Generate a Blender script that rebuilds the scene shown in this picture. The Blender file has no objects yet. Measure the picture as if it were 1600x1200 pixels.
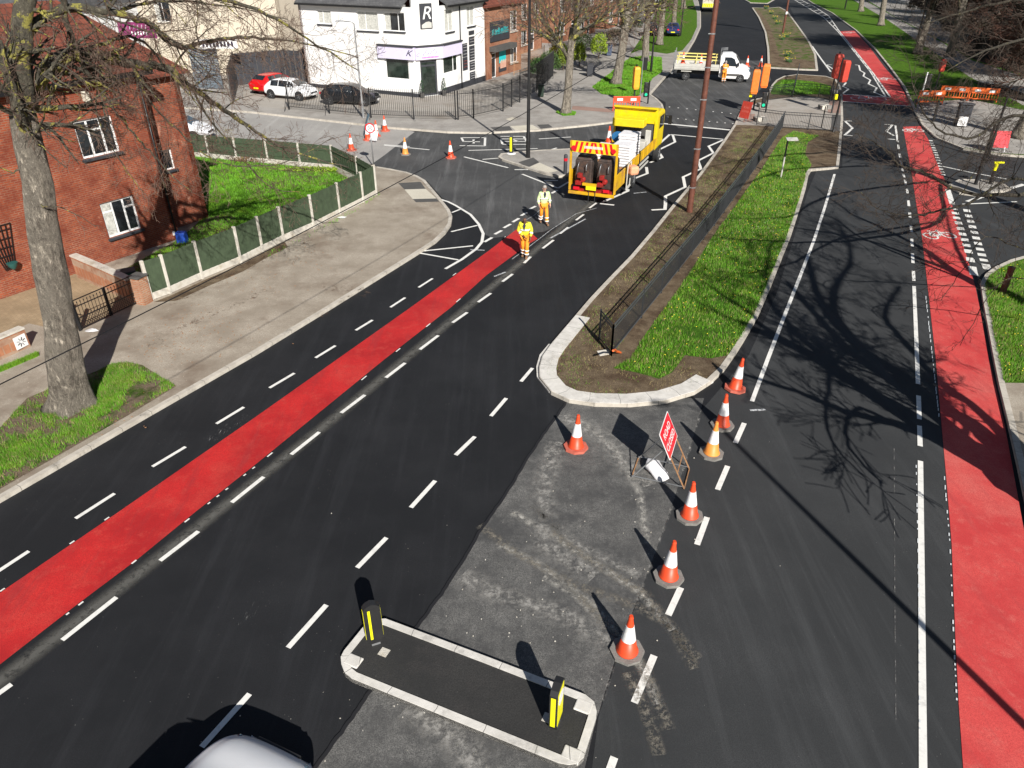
import bpy, bmesh, math, random
import numpy as np
from mathutils import Vector, Matrix, noise
from mathutils.geometry import tessellate_polygon
R = math.radians
random.seed(7)
C = bpy.context.scene.collection
S = bpy.context.scene
# ------------------------------------------------------------------ camera, light
TH, H, F = R(31.5), 11.3, 1150.0
cam = bpy.data.cameras.new('camera'); camo = bpy.data.objects.new('camera', cam); C.objects.link(camo)
camo.location = (0, 0, H); camo.rotation_euler = (R(90) - TH, 0, 0)
cam.sensor_width = 36; cam.lens = F / 1600 * 36; cam.clip_end = 3000; cam.clip_start = 0.1
S.camera = camo
SUN_EL, SUN_AZ = R(33.3), R(161)          # azimuth of the sun, clockwise from +Y
w = bpy.data.worlds.new('World'); S.world = w; w.use_nodes = True
nt = w.node_tree; sky = nt.nodes.new('ShaderNodeTexSky'); sky.sky_type = 'NISHITA'; sky.sun_disc = False
sky.sun_elevation = SUN_EL; sky.sun_rotation = SUN_AZ; sky.air_density = 1.0; sky.dust_density = 0.6
nt.links.new(sky.outputs[0], nt.nodes['Background'].inputs[0]); nt.nodes['Background'].inputs[1].default_value = 0.04
sl = bpy.data.lights.new('sun', 'SUN'); sl.energy = 5.0; sl.angle = R(0.5); sl.color = (1, 0.955, 0.89)
so = bpy.data.objects.new('sun', sl); C.objects.link(so)
sdir = Vector((math.sin(SUN_AZ) * math.cos(SUN_EL), math.cos(SUN_AZ) * math.cos(SUN_EL), math.sin(SUN_EL)))
so.rotation_euler = sdir.to_track_quat('Z', 'Y').to_euler(); so.location = (20, -20, 40)
S.view_settings.view_transform = 'Standard'; S.view_settings.look = 'None'; S.view_settings.exposure = 0.5; S.view_settings.gamma = 1
# ------------------------------------------------------------------ geometry of the ground plan (plan coordinates from the survey photo)
sT, cT = math.sin(TH), math.cos(TH)
def ray(x, y):
    u = (x - 800) / F; v = (y - 600) / F
    return (u, cT - v * sT, -sT - v * cT)
def G(x, y, z=0.0):
    r = ray(x, y); k = (H - z) / -r[2]
    return (r[0] * k, r[1] * k)
def G3(x, y, z=0.0): a = G(x, y, z); return Vector((a[0], a[1], z))
def PT(x, y, Y):
    r = ray(x, y); k = Y / r[1]
    return Vector((r[0] * k, Y, H + r[2] * k))
def HT(bx, by, ty, z0=0.0):               # height of a vertical thing: base pixel, top pixel row
    g = lambda y: (lambda v: (cT - v * sT) / (sT + v * cT))((y - 600) / F)
    return H - (H - z0) * g(by) / g(ty)
def WP(x, y, p0, az):                     # point on a vertical wall through p0: (distance along, height)
    d = (math.sin(az), math.cos(az)); n = (d[1], -d[0]); r = ray(x, y)
    k = (p0[0] * n[0] + p0[1] * n[1]) / (r[0] * n[0] + r[1] * n[1])
    return ((r[0] * k - p0[0]) * d[0] + (r[1] * k - p0[1]) * d[1], H + r[2] * k)
def P(*pts, z=0.0): return [G(a, b, z) for a, b in pts]
# ------------------------------------------------------------------ materials
def newmat(name):
    m = bpy.data.materials.new(name); m.use_nodes = True
    return m, m.node_tree, m.node_tree.nodes['Principled BSDF']
def N(t, typ, **k):
    n = t.nodes.new(typ)
    for a, b in k.items():
        if a in n.inputs.keys(): n.inputs[a].default_value = b
        else: setattr(n, a, b)
    return n
def mixc(t, fac, a, b, mode='MIX'):
    n = t.nodes.new('ShaderNodeMix'); n.data_type = 'RGBA'; n.blend_type = mode
    for i, s in ((0, fac), (6, a), (7, b)):
        if hasattr(s, 'is_linked') or hasattr(s, 'links'): t.links.new(s, n.inputs[i])
        else: n.inputs[i].default_value = s if i == 0 else (*s, 1)
    return n.outputs[2]
def noi(t, scale, detail=4, rough=0.55, vec=None, lo=0.4, hi=0.6):
    n = N(t, 'ShaderNodeTexNoise', Scale=scale, Detail=detail, Roughness=rough)
    if vec is not None: t.links.new(vec, n.inputs['Vector'])
    r = t.nodes.new('ShaderNodeMapRange'); r.inputs[1].default_value = lo; r.inputs[2].default_value = hi
    t.links.new(n.outputs[0], r.inputs[0]); return r.outputs[0]
def objco(t): return t.nodes.new('ShaderNodeTexCoord').outputs['Object']
def bump(t, p, h, s, d=0.02):
    b = N(t, 'ShaderNodeBump', Strength=s, Distance=d); t.links.new(h, b.inputs['Height']); t.links.new(b.outputs[0], p.inputs['Normal'])
MC = {}
def flat(name, col, rough=0.6, metal=0.0, var=0.12, scale=3.0, bmp=0.0, bscale=40, spec=0.5, dirt=None):
    if name in MC: return MC[name]
    m, t, p = newmat(name); co = objco(t)
    a = tuple(c * (1 - var) for c in col); b = tuple(min(1, c * (1 + var)) for c in col)
    c = mixc(t, noi(t, scale, 5, 0.6, co, 0.3, 0.7), a, b)
    if dirt: c = mixc(t, noi(t, scale * 0.6, 6, 0.7, co, 0.5, 0.72), c, dirt)
    t.links.new(c, p.inputs['Base Color']); p.inputs['Roughness'].default_value = rough; p.inputs['Metallic'].default_value = metal
    p.inputs['Specular IOR Level'].default_value = spec
    if bmp: bump(t, p, noi(t, bscale, 4, 0.6, co, 0.2, 0.8), bmp)
    MC[name] = m; return m
def asphalt(name, base, light, speck=0.5, big=0.5, streak=0.3, fine=False):
    m, t, p = newmat(name); co = objco(t)
    c = mixc(t, noi(t, 0.35, 6, 0.65, co, 0.42, 0.68), base, light)
    if fine:
        c = mixc(t, noi(t, 1.6, 8, 0.75, co, 0.45, 0.7), c, tuple(v * 1.25 for v in light)); c = mixc(t, noi(t, 9, 8, 0.8, co, 0.5, 0.75), c, tuple(v * 0.45 for v in base))
        c = mixc(t, noi(t, 26, 5, 0.85, co, 0.58, 0.72), c, (0.24, 0.23, 0.215))
    # fine aggregate
    f = noi(t, 55, 3, 0.7, co, 0.35, 0.7); c = mixc(t, f, tuple(v * 0.72 for v in base), c)
    # roller / broom streaks along the carriageway
    mp = N(t, 'ShaderNodeMapping'); mp.inputs['Rotation'].default_value = (0, 0, R(24)); mp.inputs['Scale'].default_value = (1.6, 0.09, 1)
    t.links.new(co, mp.inputs[0]); s = noi(t, 1.5, 6, 0.7, mp.outputs[0], 0.5, 0.8)
    ml = t.nodes.new('ShaderNodeMath'); ml.operation = 'MULTIPLY'; ml.inputs[1].default_value = streak; t.links.new(s, ml.inputs[0])
    c = mixc(t, ml.outputs[0], c, tuple(min(1, v * 2.4) for v in light))
    v = N(t, 'ShaderNodeTexVoronoi', Scale=13.0); t.links.new(co, v.inputs['Vector'])
    r = t.nodes.new('ShaderNodeMapRange'); r.inputs[1].default_value = 0.13; r.inputs[2].default_value = 0.07; t.links.new(v.outputs['Distance'], r.inputs[0])
    sc = t.nodes.new('ShaderNodeSeparateColor'); t.links.new(v.outputs['Color'], sc.inputs[0]); gt = t.nodes.new('ShaderNodeMath'); gt.operation = 'GREATER_THAN'; gt.inputs[1].default_value = 0.9; t.links.new(sc.outputs[0], gt.inputs[0])
    v0 = noi(t, 0.8, 3, 0.6, co, 0.4, 0.62); vq = t.nodes.new('ShaderNodeMath'); vq.operation = 'MULTIPLY'; t.links.new(v0, vq.inputs[0]); t.links.new(gt.outputs[0], vq.inputs[1]); vm = vq.outputs[0]
    mm = t.nodes.new('ShaderNodeMath'); mm.operation = 'MULTIPLY'; t.links.new(r.outputs[0], mm.inputs[0]); t.links.new(vm, mm.inputs[1])
    m3 = t.nodes.new('ShaderNodeMath'); m3.operation = 'MULTIPLY'; m3.inputs[1].default_value = speck; t.links.new(mm.outputs[0], m3.inputs[0])
    c = mixc(t, m3.outputs[0], c, (0.45, 0.43, 0.4))
    t.links.new(c, p.inputs['Base Color']); p.inputs['Roughness'].default_value = 0.82; p.inputs['Specular IOR Level'].default_value = 0.35
    bump(t, p, noi(t, 90, 3, 0.7, co, 0.2, 0.8), 0.35, 0.01)
    return m
M_new = asphalt('fresh_asphalt', (0.011, 0.012, 0.0145), (0.027, 0.028, 0.0315), 0.3, 0.5, 0.2)
M_new2 = asphalt('laid_asphalt', (0.037, 0.039, 0.041), (0.062, 0.064, 0.066), 0.2, 0.5, 0.2)
M_old = asphalt('worn_asphalt', (0.075, 0.075, 0.075), (0.23, 0.224, 0.21), .4, 0.5, 0.06, fine=True)
M_junc = asphalt('dusty_asphalt', (0.065, 0.066, 0.067), (0.14, 0.14, 0.14), 0.5, 0.5, 0.35)
M_grey = asphalt('bleached_asphalt', (0.36, 0.345, 0.325), (0.5, 0.48, 0.45), 0.4, 0.5, 0.12)
def paving(name, a, b, stain, bs=30):
    m, t, p = newmat(name); co = objco(t)
    c = mixc(t, noi(t, 0.8, 6, 0.65, co, 0.38, 0.65), a, b)
    c = mixc(t, noi(t, 0.45, 7, 0.7, co, 0.52, 0.68), c, stain)
    c = mixc(t, noi(t, 45, 3, 0.7, co, 0.3, 0.65), tuple(v * 0.75 for v in a), c)
    v = N(t, 'ShaderNodeTexVoronoi', Scale=5.0); t.links.new(co, v.inputs['Vector'])
    r = t.nodes.new('ShaderNodeMapRange'); r.inputs[1].default_value = 0.07; r.inputs[2].default_value = 0.03; t.links.new(v.outputs['Distance'], r.inputs[0])
    c = mixc(t, r.outputs[0], c, tuple(min(1, q * 1.6) for q in b))
    t.links.new(c, p.inputs['Base Color']); p.inputs['Roughness'].default_value = 0.9
    bump(t, p, noi(t, bs, 4, 0.7, co, 0.2, 0.8), 0.4, 0.01); return m
M_pave = paving('pavement_tarmac', (0.3, 0.255, 0.2), (0.48, 0.425, 0.35), (0.19, 0.14, 0.1))
M_pave2 = paving('pavement_grey', (0.31, 0.29, 0.265), (0.45, 0.425, 0.39), (0.22, 0.195, 0.17))
M_conc = paving('concrete_slab', (0.36, 0.33, 0.29), (0.45, 0.42, 0.38), (0.27, 0.22, 0.17))
M_dark = paving('dark_paving', (0.022, 0.022, 0.022), (0.04, 0.039, 0.037), (0.055, 0.05, 0.047))
M_slate = paving('dark_slabs', (0.08, 0.078, 0.075), (0.11, 0.105, 0.1), (0.06, 0.058, 0.055))
M_cream = paving('cream_slabs', (0.6, 0.56, 0.46), (0.68, 0.64, 0.54), (0.42, 0.38, 0.3))
M_pink = paving('pink_slabs', (0.32, 0.2, 0.16), (0.4, 0.27, 0.22), (0.25, 0.19, 0.16))
def kerbmat(name, a, b, L=0.915):
    m, t, p = newmat(name); co = objco(t)
    c = mixc(t, noi(t, 2.5, 6, 0.7, co, 0.35, 0.65), a, b)
    uv = t.nodes.new('ShaderNodeUVMap'); sx = t.nodes.new('ShaderNodeSeparateXYZ'); t.links.new(uv.outputs[0], sx.inputs[0])
    d = t.nodes.new('ShaderNodeMath'); d.operation = 'DIVIDE'; d.inputs[1].default_value = L; t.links.new(sx.outputs[0], d.inputs[0])
    fr = t.nodes.new('ShaderNodeMath'); fr.operation = 'FRACT'; t.links.new(d.outputs[0], fr.inputs[0])
    lt = t.nodes.new('ShaderNodeMath'); lt.operation = 'LESS_THAN'; lt.inputs[1].default_value = 0.014; t.links.new(fr.outputs[0], lt.inputs[0])
    c = mixc(t, lt.outputs[0], c, tuple(v * 0.35 for v in a))
    c = mixc(t, noi(t, 1.1, 7, 0.75, co, 0.55, 0.7), c, tuple(v * 0.55 for v in a))
    t.links.new(c, p.inputs['Base Color']); p.inputs['Roughness'].default_value = 0.85
    bump(t, p, noi(t, 35, 4, 0.7, co, 0.2, 0.8), 0.3, 0.008); return m
M_kerb = kerbmat('kerb_stone', (0.4, 0.365, 0.31), (0.55, 0.51, 0.445))
M_kerbn = kerbmat('pale_kerb_stone', (0.52, 0.5, 0.46), (0.7, 0.675, 0.63))
def redmat(name, a, b, fade):
    m, t, p = newmat(name); co = objco(t)
    c = mixc(t, noi(t, 0.7, 6, 0.65, co, 0.4, 0.62), a, b)
    c = mixc(t, noi(t, 0.3, 6, 0.7, co, 0.5, 0.72), c, fade); c = mixc(t, noi(t, 2.6, 8, 0.75, co, 0.52, 0.75), c, fade)
    mp = N(t, 'ShaderNodeMapping'); mp.inputs['Rotation'].default_value = (0, 0, R(33)); mp.inputs['Scale'].default_value = (1, .12, 1); t.links.new(co, mp.inputs[0]); c = mixc(t, noi(t, 2.2, 7, 0.75, mp.outputs[0], 0.52, 0.78), c, tuple(v * .62 + .03 for v in a))
    c = mixc(t, noi(t, 60, 3, 0.7, co, 0.3, 0.6), tuple(v * 0.75 for v in a), c)
    t.links.new(c, p.inputs['Base Color']); p.inputs['Roughness'].default_value = 0.75
    bump(t, p, noi(t, 90, 3, 0.7, co, 0.2, 0.8), 0.35, 0.01); return m
M_red = redmat('red_surfacing', (0.42, 0.01, 0.012), (0.62, 0.022, 0.02), (0.6, 0.07, 0.05))
M_redf = redmat('faded_red_surfacing', (0.56, 0.045, 0.045), (0.68, 0.085, 0.075), (0.66, 0.17, 0.14))
def paint(name, col=(0.78, 0.77, 0.73)):
    m, t, p = newmat(name); co = objco(t)
    c = mixc(t, noi(t, 6, 6, 0.7, co, 0.5, 0.75), col, tuple(v * 0.7 for v in col))
    c = mixc(t, noi(t, 50, 4, 0.8, co, 0.66, 0.76), c, (0.12, 0.12, 0.12))
    t.links.new(c, p.inputs['Base Color']); p.inputs['Roughness'].default_value = 0.6; return m
M_line = paint('road_paint')
def stainmat(name, col, cov=0.5, scale=8, stretch=None):
    m, t, p = newmat(name); co = objco(t); vec = co
    if stretch is not None:
        mp = N(t, 'ShaderNodeMapping'); mp.inputs['Rotation'].default_value = (0, 0, stretch); mp.inputs['Scale'].default_value = (3, 0.35, 1); t.links.new(co, mp.inputs[0]); vec = mp.outputs[0]
    n1 = noi(t, scale, 8, 0.8, vec, cov, cov + 0.16); uv = t.nodes.new('ShaderNodeUVMap'); sx = t.nodes.new('ShaderNodeSeparateXYZ'); t.links.new(uv.outputs[0], sx.inputs[0])
    # v runs 0..1 across the strip: fade to its edges
    mr = t.nodes.new('ShaderNodeMath'); mr.operation = 'PINGPONG'; mr.inputs[1].default_value = 0.5; t.links.new(sx.outputs[1], mr.inputs[0])
    m2 = t.nodes.new('ShaderNodeMath'); m2.operation = 'MULTIPLY'; m2.inputs[1].default_value = 2.4; m2.use_clamp = True; t.links.new(mr.outputs[0], m2.inputs[0])
    mm = t.nodes.new('ShaderNodeMath'); mm.operation = 'MULTIPLY'; t.links.new(n1, mm.inputs[0]); t.links.new(m2.outputs[0], mm.inputs[1])
    t.links.new(mm.outputs[0], p.inputs['Alpha']); p.inputs['Base Color'].default_value = (*col, 1); p.inputs['Roughness'].default_value = 0.9; return m
M_dust = stainmat('pale_dust', (0.085, 0.083, 0.075), 0.33, 5)
M_mud = stainmat('mud_track', (0.22, 0.2, 0.165), 0.46, 10)
M_mudw = stainmat('old_tyre_track', (0.4, 0.385, 0.35), 0.44, 6)
M_haze = stainmat('light_scuff', (0.3, 0.29, 0.27), 0.44, 5)
M_leafst = stainmat('brown_leaf_stain', (0.16, 0.1, 0.065), 0.52, 4)
M_scrape = stainmat('paint_scrape', (0.5, 0.5, 0.48), 0.58, 12, R(28))
M_chalk = stainmat('chalk_mark', (0.7, 0.72, 0.74), 0.4, 18)
M_seam = stainmat('seam_dust', (0.3, 0.29, 0.27), 0.5, 6)
M_tar = flat('bitumen_edge', (0.012, 0.012, 0.014), 0.7)
def grassmat(name, a, b, soil, cov=(0.55, 0.62), sc=0.7):
    m, t, p = newmat(name); co = objco(t)
    c = mixc(t, noi(t, 3.5, 6, 0.7, co, 0.35, 0.65), a, b)
    c = mixc(t, noi(t, 30, 5, 0.75, co, 0.3, 0.7), tuple(v * 0.45 for v in a), c)
    s = mixc(t, noi(t, 14, 6, 0.7, co, 0.3, 0.7), tuple(v * 0.6 for v in soil), tuple(v * 1.25 for v in soil))
    c = mixc(t, noi(t, sc, 6, 0.62, co, *cov), c, s)
    t.links.new(c, p.inputs['Base Color']); p.inputs['Roughness'].default_value = 0.9; p.inputs['Specular IOR Level'].default_value = 0.2
    bump(t, p, noi(t, 22, 6, 0.75, co, 0.2, 0.8), 1.0, 0.05); return m
M_grass = grassmat('lawn', (0.07, 0.17, 0.008), (0.15, 0.3, 0.018), (0.13, 0.1, 0.06), (0.62, 0.72))
M_grassp = grassmat('patchy_grass', (0.06, 0.13, 0.012), (0.13, 0.22, 0.02), (0.2, 0.15, 0.1), (0.42, 0.54), 1.3)
M_soil = grassmat('bare_soil', (0.2, 0.145, 0.09), (0.37, 0.28, 0.185), (0.12, 0.08, 0.05), (0.45, 0.6), 1.2)
M_litter = grassmat('leaf_litter', (0.05, 0.04, 0.028), (0.09, 0.07, 0.05), (0.03, 0.022, 0.016), (0.4, 0.6), 1.2)
M_blade = flat('grass_blades', (0.11, 0.29, 0.012), 0.6, var=0.4, scale=2, dirt=(0.2, 0.32, 0.02))
M_bladed = flat('dry_grass_blades', (0.3, 0.24, 0.11), 0.7, var=0.3, scale=2.5)
M_yel = flat('yellow_petals', (0.8, 0.62, 0.03), 0.6)
M_wht = flat('white_petals', (0.8, 0.8, 0.75), 0.6)
def brickmat(name, a, b, mortar, bw=0.225, bh=0.075, ms=0.016, patch=None):
    m, t, p = newmat(name)
    uv = t.nodes.new('ShaderNodeUVMap'); br = t.nodes.new('ShaderNodeTexBrick'); t.links.new(uv.outputs[0], br.inputs['Vector'])
    br.inputs['Color1'].default_value = (*a, 1); br.inputs['Color2'].default_value = (*b, 1); br.inputs['Mortar'].default_value = (*mortar, 1)
    br.inputs['Scale'].default_value = 1; br.inputs['Brick Width'].default_value = bw; br.inputs['Row Height'].default_value = bh
    br.inputs['Mortar Size'].default_value = ms; br.inputs['Mortar Smooth'].default_value = 0.1; br.inputs['Bias'].default_value = -0.2
    co = objco(t)
    c = mixc(t, noi(t, 1.3, 6, 0.7, co, 0.35, 0.7), br.outputs['Color'], tuple(v * 0.62 for v in a))
    if patch: c = mixc(t, noi(t, 0.8, 7, 0.75, co, 0.62, 0.7), c, patch)
    t.links.new(c, p.inputs['Base Color']); p.inputs['Roughness'].default_value = 0.88
    bump(t, p, br.outputs['Fac'], -0.5, 0.01); return m
M_brick = brickmat('red_brick', (0.22, 0.034, 0.012), (0.42, 0.085, 0.022), (0.27, 0.14, 0.09), patch=(0.5, 0.25, 0.17))
M_brick2 = brickmat('orange_brick', (0.42, 0.17, 0.085), (0.5, 0.24, 0.13), (0.4, 0.32, 0.24), patch=(0.55, 0.42, 0.3))
M_brick3 = brickmat('terrace_brick', (0.34, 0.11, 0.05), (0.44, 0.17, 0.08), (0.33, 0.24, 0.17))
M_tile = brickmat('roof_tiles', (0.17, 0.045, 0.025), (0.25, 0.07, 0.04), (0.05, 0.02, 0.015), 0.27, 0.3, 0.02)
M_slater = brickmat('slate_roof', (0.1, 0.1, 0.105), (0.14, 0.14, 0.14), (0.05, 0.05, 0.05), 0.3, 0.25, 0.015)
M_block = brickmat('block_paving', (0.36, 0.27, 0.16), (0.42, 0.32, 0.2), (0.22, 0.17, 0.11), 0.2, 0.1, 0.008)
M_render = flat('white_render', (0.78, 0.775, 0.76), 0.85, var=0.03, bmp=0.15)
M_creamw = flat('cream_render', (0.62, 0.55, 0.44), 0.85, var=0.06, bmp=0.15)
M_plinth = flat('dark_plinth', (0.035, 0.037, 0.045), 0.6)
M_upvc = flat('white_frame', (0.8, 0.8, 0.79), 0.35, var=0.04)
M_black = flat('black_metal', (0.012, 0.012, 0.013), 0.4)
M_blackr = flat('black_rubber', (0.018, 0.018, 0.019), 0.75)
M_galv = flat('galvanised_steel', (0.35, 0.36, 0.37), 0.45, 0.6)
M_rail = flat('weathered_railing', (0.02, 0.022, 0.025), 0.45)
M_railt = flat('worn_grey_rail', (0.09, 0.1, 0.11), 0.35, 0.3)
M_rust = flat('brown_painted_pole', (0.13, 0.045, 0.028), 0.6, var=0.3, scale=6, bmp=0.3, bscale=12)
M_rustst = flat('rusty_steel', (0.32, 0.17, 0.08), 0.8, var=0.4, scale=12)
def glassm(name, col, rough=0.06):
    m, t, p = newmat(name); co = objco(t)
    c = mixc(t, noi(t, 1.5, 3, 0.5, co, 0.4, 0.65), tuple(v * 0.4 for v in col), col)
    t.links.new(c, p.inputs['Base Color']); p.inputs['Roughness'].default_value = rough; p.inputs['Specular IOR Level'].default_value = 0.8; return m
M_glass = glassm('dark_glass', (0.03, 0.035, 0.04)); M_glassg = glassm('shop_glass', (0.035, 0.05, 0.04)); M_glassb = glassm('windscreen_glass', (0.1, 0.15, 0.19))
M_curt = flat('pale_curtain', (0.5, 0.5, 0.46), 0.8, var=0.3, scale=9)
M_orange = flat('orange_plastic', (0.72, 0.13, 0.02), 0.5, var=0.12, dirt=(0.45, 0.09, 0.03))
M_coner = flat('red_cone_plastic', (0.7, 0.07, 0.02), 0.45, var=0.12, dirt=(0.42, 0.06, 0.03))
M_conea = flat('amber_cone_plastic', (0.75, 0.27, 0.05), 0.5, var=0.12)
M_refl = flat('white_reflective_sleeve', (0.8, 0.8, 0.8), 0.4, var=0.08, scale=5, dirt=(0.5, 0.48, 0.44))
M_conebase = flat('grey_rubber_base', (0.2, 0.19, 0.175), 0.85, var=0.2, scale=8, bmp=0.4)
M_coneredb = flat('dusty_red_base', (0.5, 0.12, 0.08), 0.8, var=0.2, scale=8)
M_signred = flat('sign_red', (0.66, 0.012, 0.025), 0.3, var=0.05)
M_yelp = flat('yellow_plastic', (0.82, 0.78, 0.01), 0.4, var=0.04)
M_boll = flat('bollard_black', (0.02, 0.02, 0.021), 0.45)
M_lorry = flat('lorry_yellow', (0.66, 0.38, 0.01), 0.45, var=0.12, scale=2.5, dirt=(0.4, 0.2, 0.04))
M_lorryb = flat('bright_yellow_panel', (0.72, 0.55, 0.005), 0.4, var=0.07, dirt=(0.6, 0.42, 0.04))
M_boiler = flat('sooty_steel', (0.06, 0.045, 0.04), 0.6, 0.3, var=0.4, scale=4, dirt=(0.16, 0.09, 0.06))
M_redp = flat('red_machine_paint', (0.3, 0.015, 0.012), 0.5, var=.3, scale=8, dirt=(.06, .03, .02))
M_sack = flat('white_sack', (0.72, 0.71, 0.72), 0.7, var=0.08, scale=6, bmp=0.4, bscale=9)
M_white = flat('white_paint', (0.8, 0.8, 0.8), 0.3, var=0.02)
M_lgrey = flat('light_grey_panel', (0.5, 0.49, 0.45), 0.5, var=0.1)
M_hivis = flat('hi_vis_yellow', (0.8, 0.72, 0.04), 0.7, var=0.1, scale=10, bmp=0.4, bscale=15)
M_hivisg = flat('hi_vis_lime', (0.62, 0.78, 0.4), 0.7, var=0.1, scale=10, bmp=0.4, bscale=15)
M_hivo = flat('hi_vis_orange', (0.85, 0.3, 0.02), 0.7, var=0.1, scale=10, bmp=0.4, bscale=15)
M_skind = flat('brown_skin', (0.13, 0.06, 0.035), 0.6); M_skinp = flat('fair_skin', (0.55, 0.33, 0.25), 0.6)
M_hair = flat('grey_hair', (0.3, 0.28, 0.26), 0.8); M_hairb = flat('black_hair', (0.015, 0.012, 0.01), 0.8); M_boot = flat('tan_boot', (0.2, 0.11, 0.06), 0.8)
M_navy = flat('navy_shirt', (0.03, 0.03, 0.05), 0.8)
M_gfence = flat('green_fence_panel', (0.05, 0.075, 0.04), 0.75, var=0.2, scale=4)
M_cpost = flat('pale_concrete', (0.55, 0.52, 0.46), 0.85, var=0.12, scale=5, bmp=0.4, dirt=(0.38, 0.33, 0.25))
M_green = flat('green_plastic_box', (0.01, 0.16, 0.09), 0.45)
def barkmat(name, a, b, lich, amt=(0.56, 0.62), bs=8):
    m, t, p = newmat(name); co = objco(t)
    mp = N(t, 'ShaderNodeMapping'); mp.inputs['Scale'].default_value = (1, 1, 0.38); t.links.new(co, mp.inputs[0])
    n1 = noi(t, bs, 9, 0.78, mp.outputs[0], 0.4, 0.6); c = mixc(t, n1, a, b); c = mixc(t, noi(t, 1.7, 6, 0.7, co, 0.45, 0.62), c, tuple(v * .62 for v in b)); c = mixc(t, noi(t, bs * 4, 4, 0.8, co, 0.58, 0.66), c, tuple(min(1, v * 1.35) for v in b))
    c = mixc(t, noi(t, bs * 0.35, 6, 0.75, co, *amt), c, lich)
    t.links.new(c, p.inputs['Base Color']); p.inputs['Roughness'].default_value = 0.92
    bump(t, p, n1, 1.0, 0.05); return m
M_bark = barkmat('grey_bark', (0.075, 0.062, 0.048), (0.38, 0.335, 0.27), (0.16, 0.145, 0.1), (0.6, 0.7), 8)
M_limb = barkmat('lichen_bark', (0.055, 0.048, 0.036), (0.2, 0.18, 0.13), (0.46, 0.42, 0.1), (0.54, 0.57), 7)
M_limbd = barkmat('dark_limb_bark', (0.035, 0.028, 0.02), (0.1, 0.085, 0.06), (0.3, 0.28, 0.08), (0.6, 0.64), 7)
M_twig = flat('twig_bark', (0.16, 0.12, 0.085), 0.85, var=0.4, scale=1.2)
M_twigy = barkmat('pale_lichen_twig', (0.14, 0.085, 0.06), (0.3, 0.2, 0.15), (0.44, 0.4, 0.14), (0.62, 0.66), 3)
M_twigd = flat('dark_twig_bark', (0.055, 0.04, 0.03), 0.85, var=0.4, scale=1.2)
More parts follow.
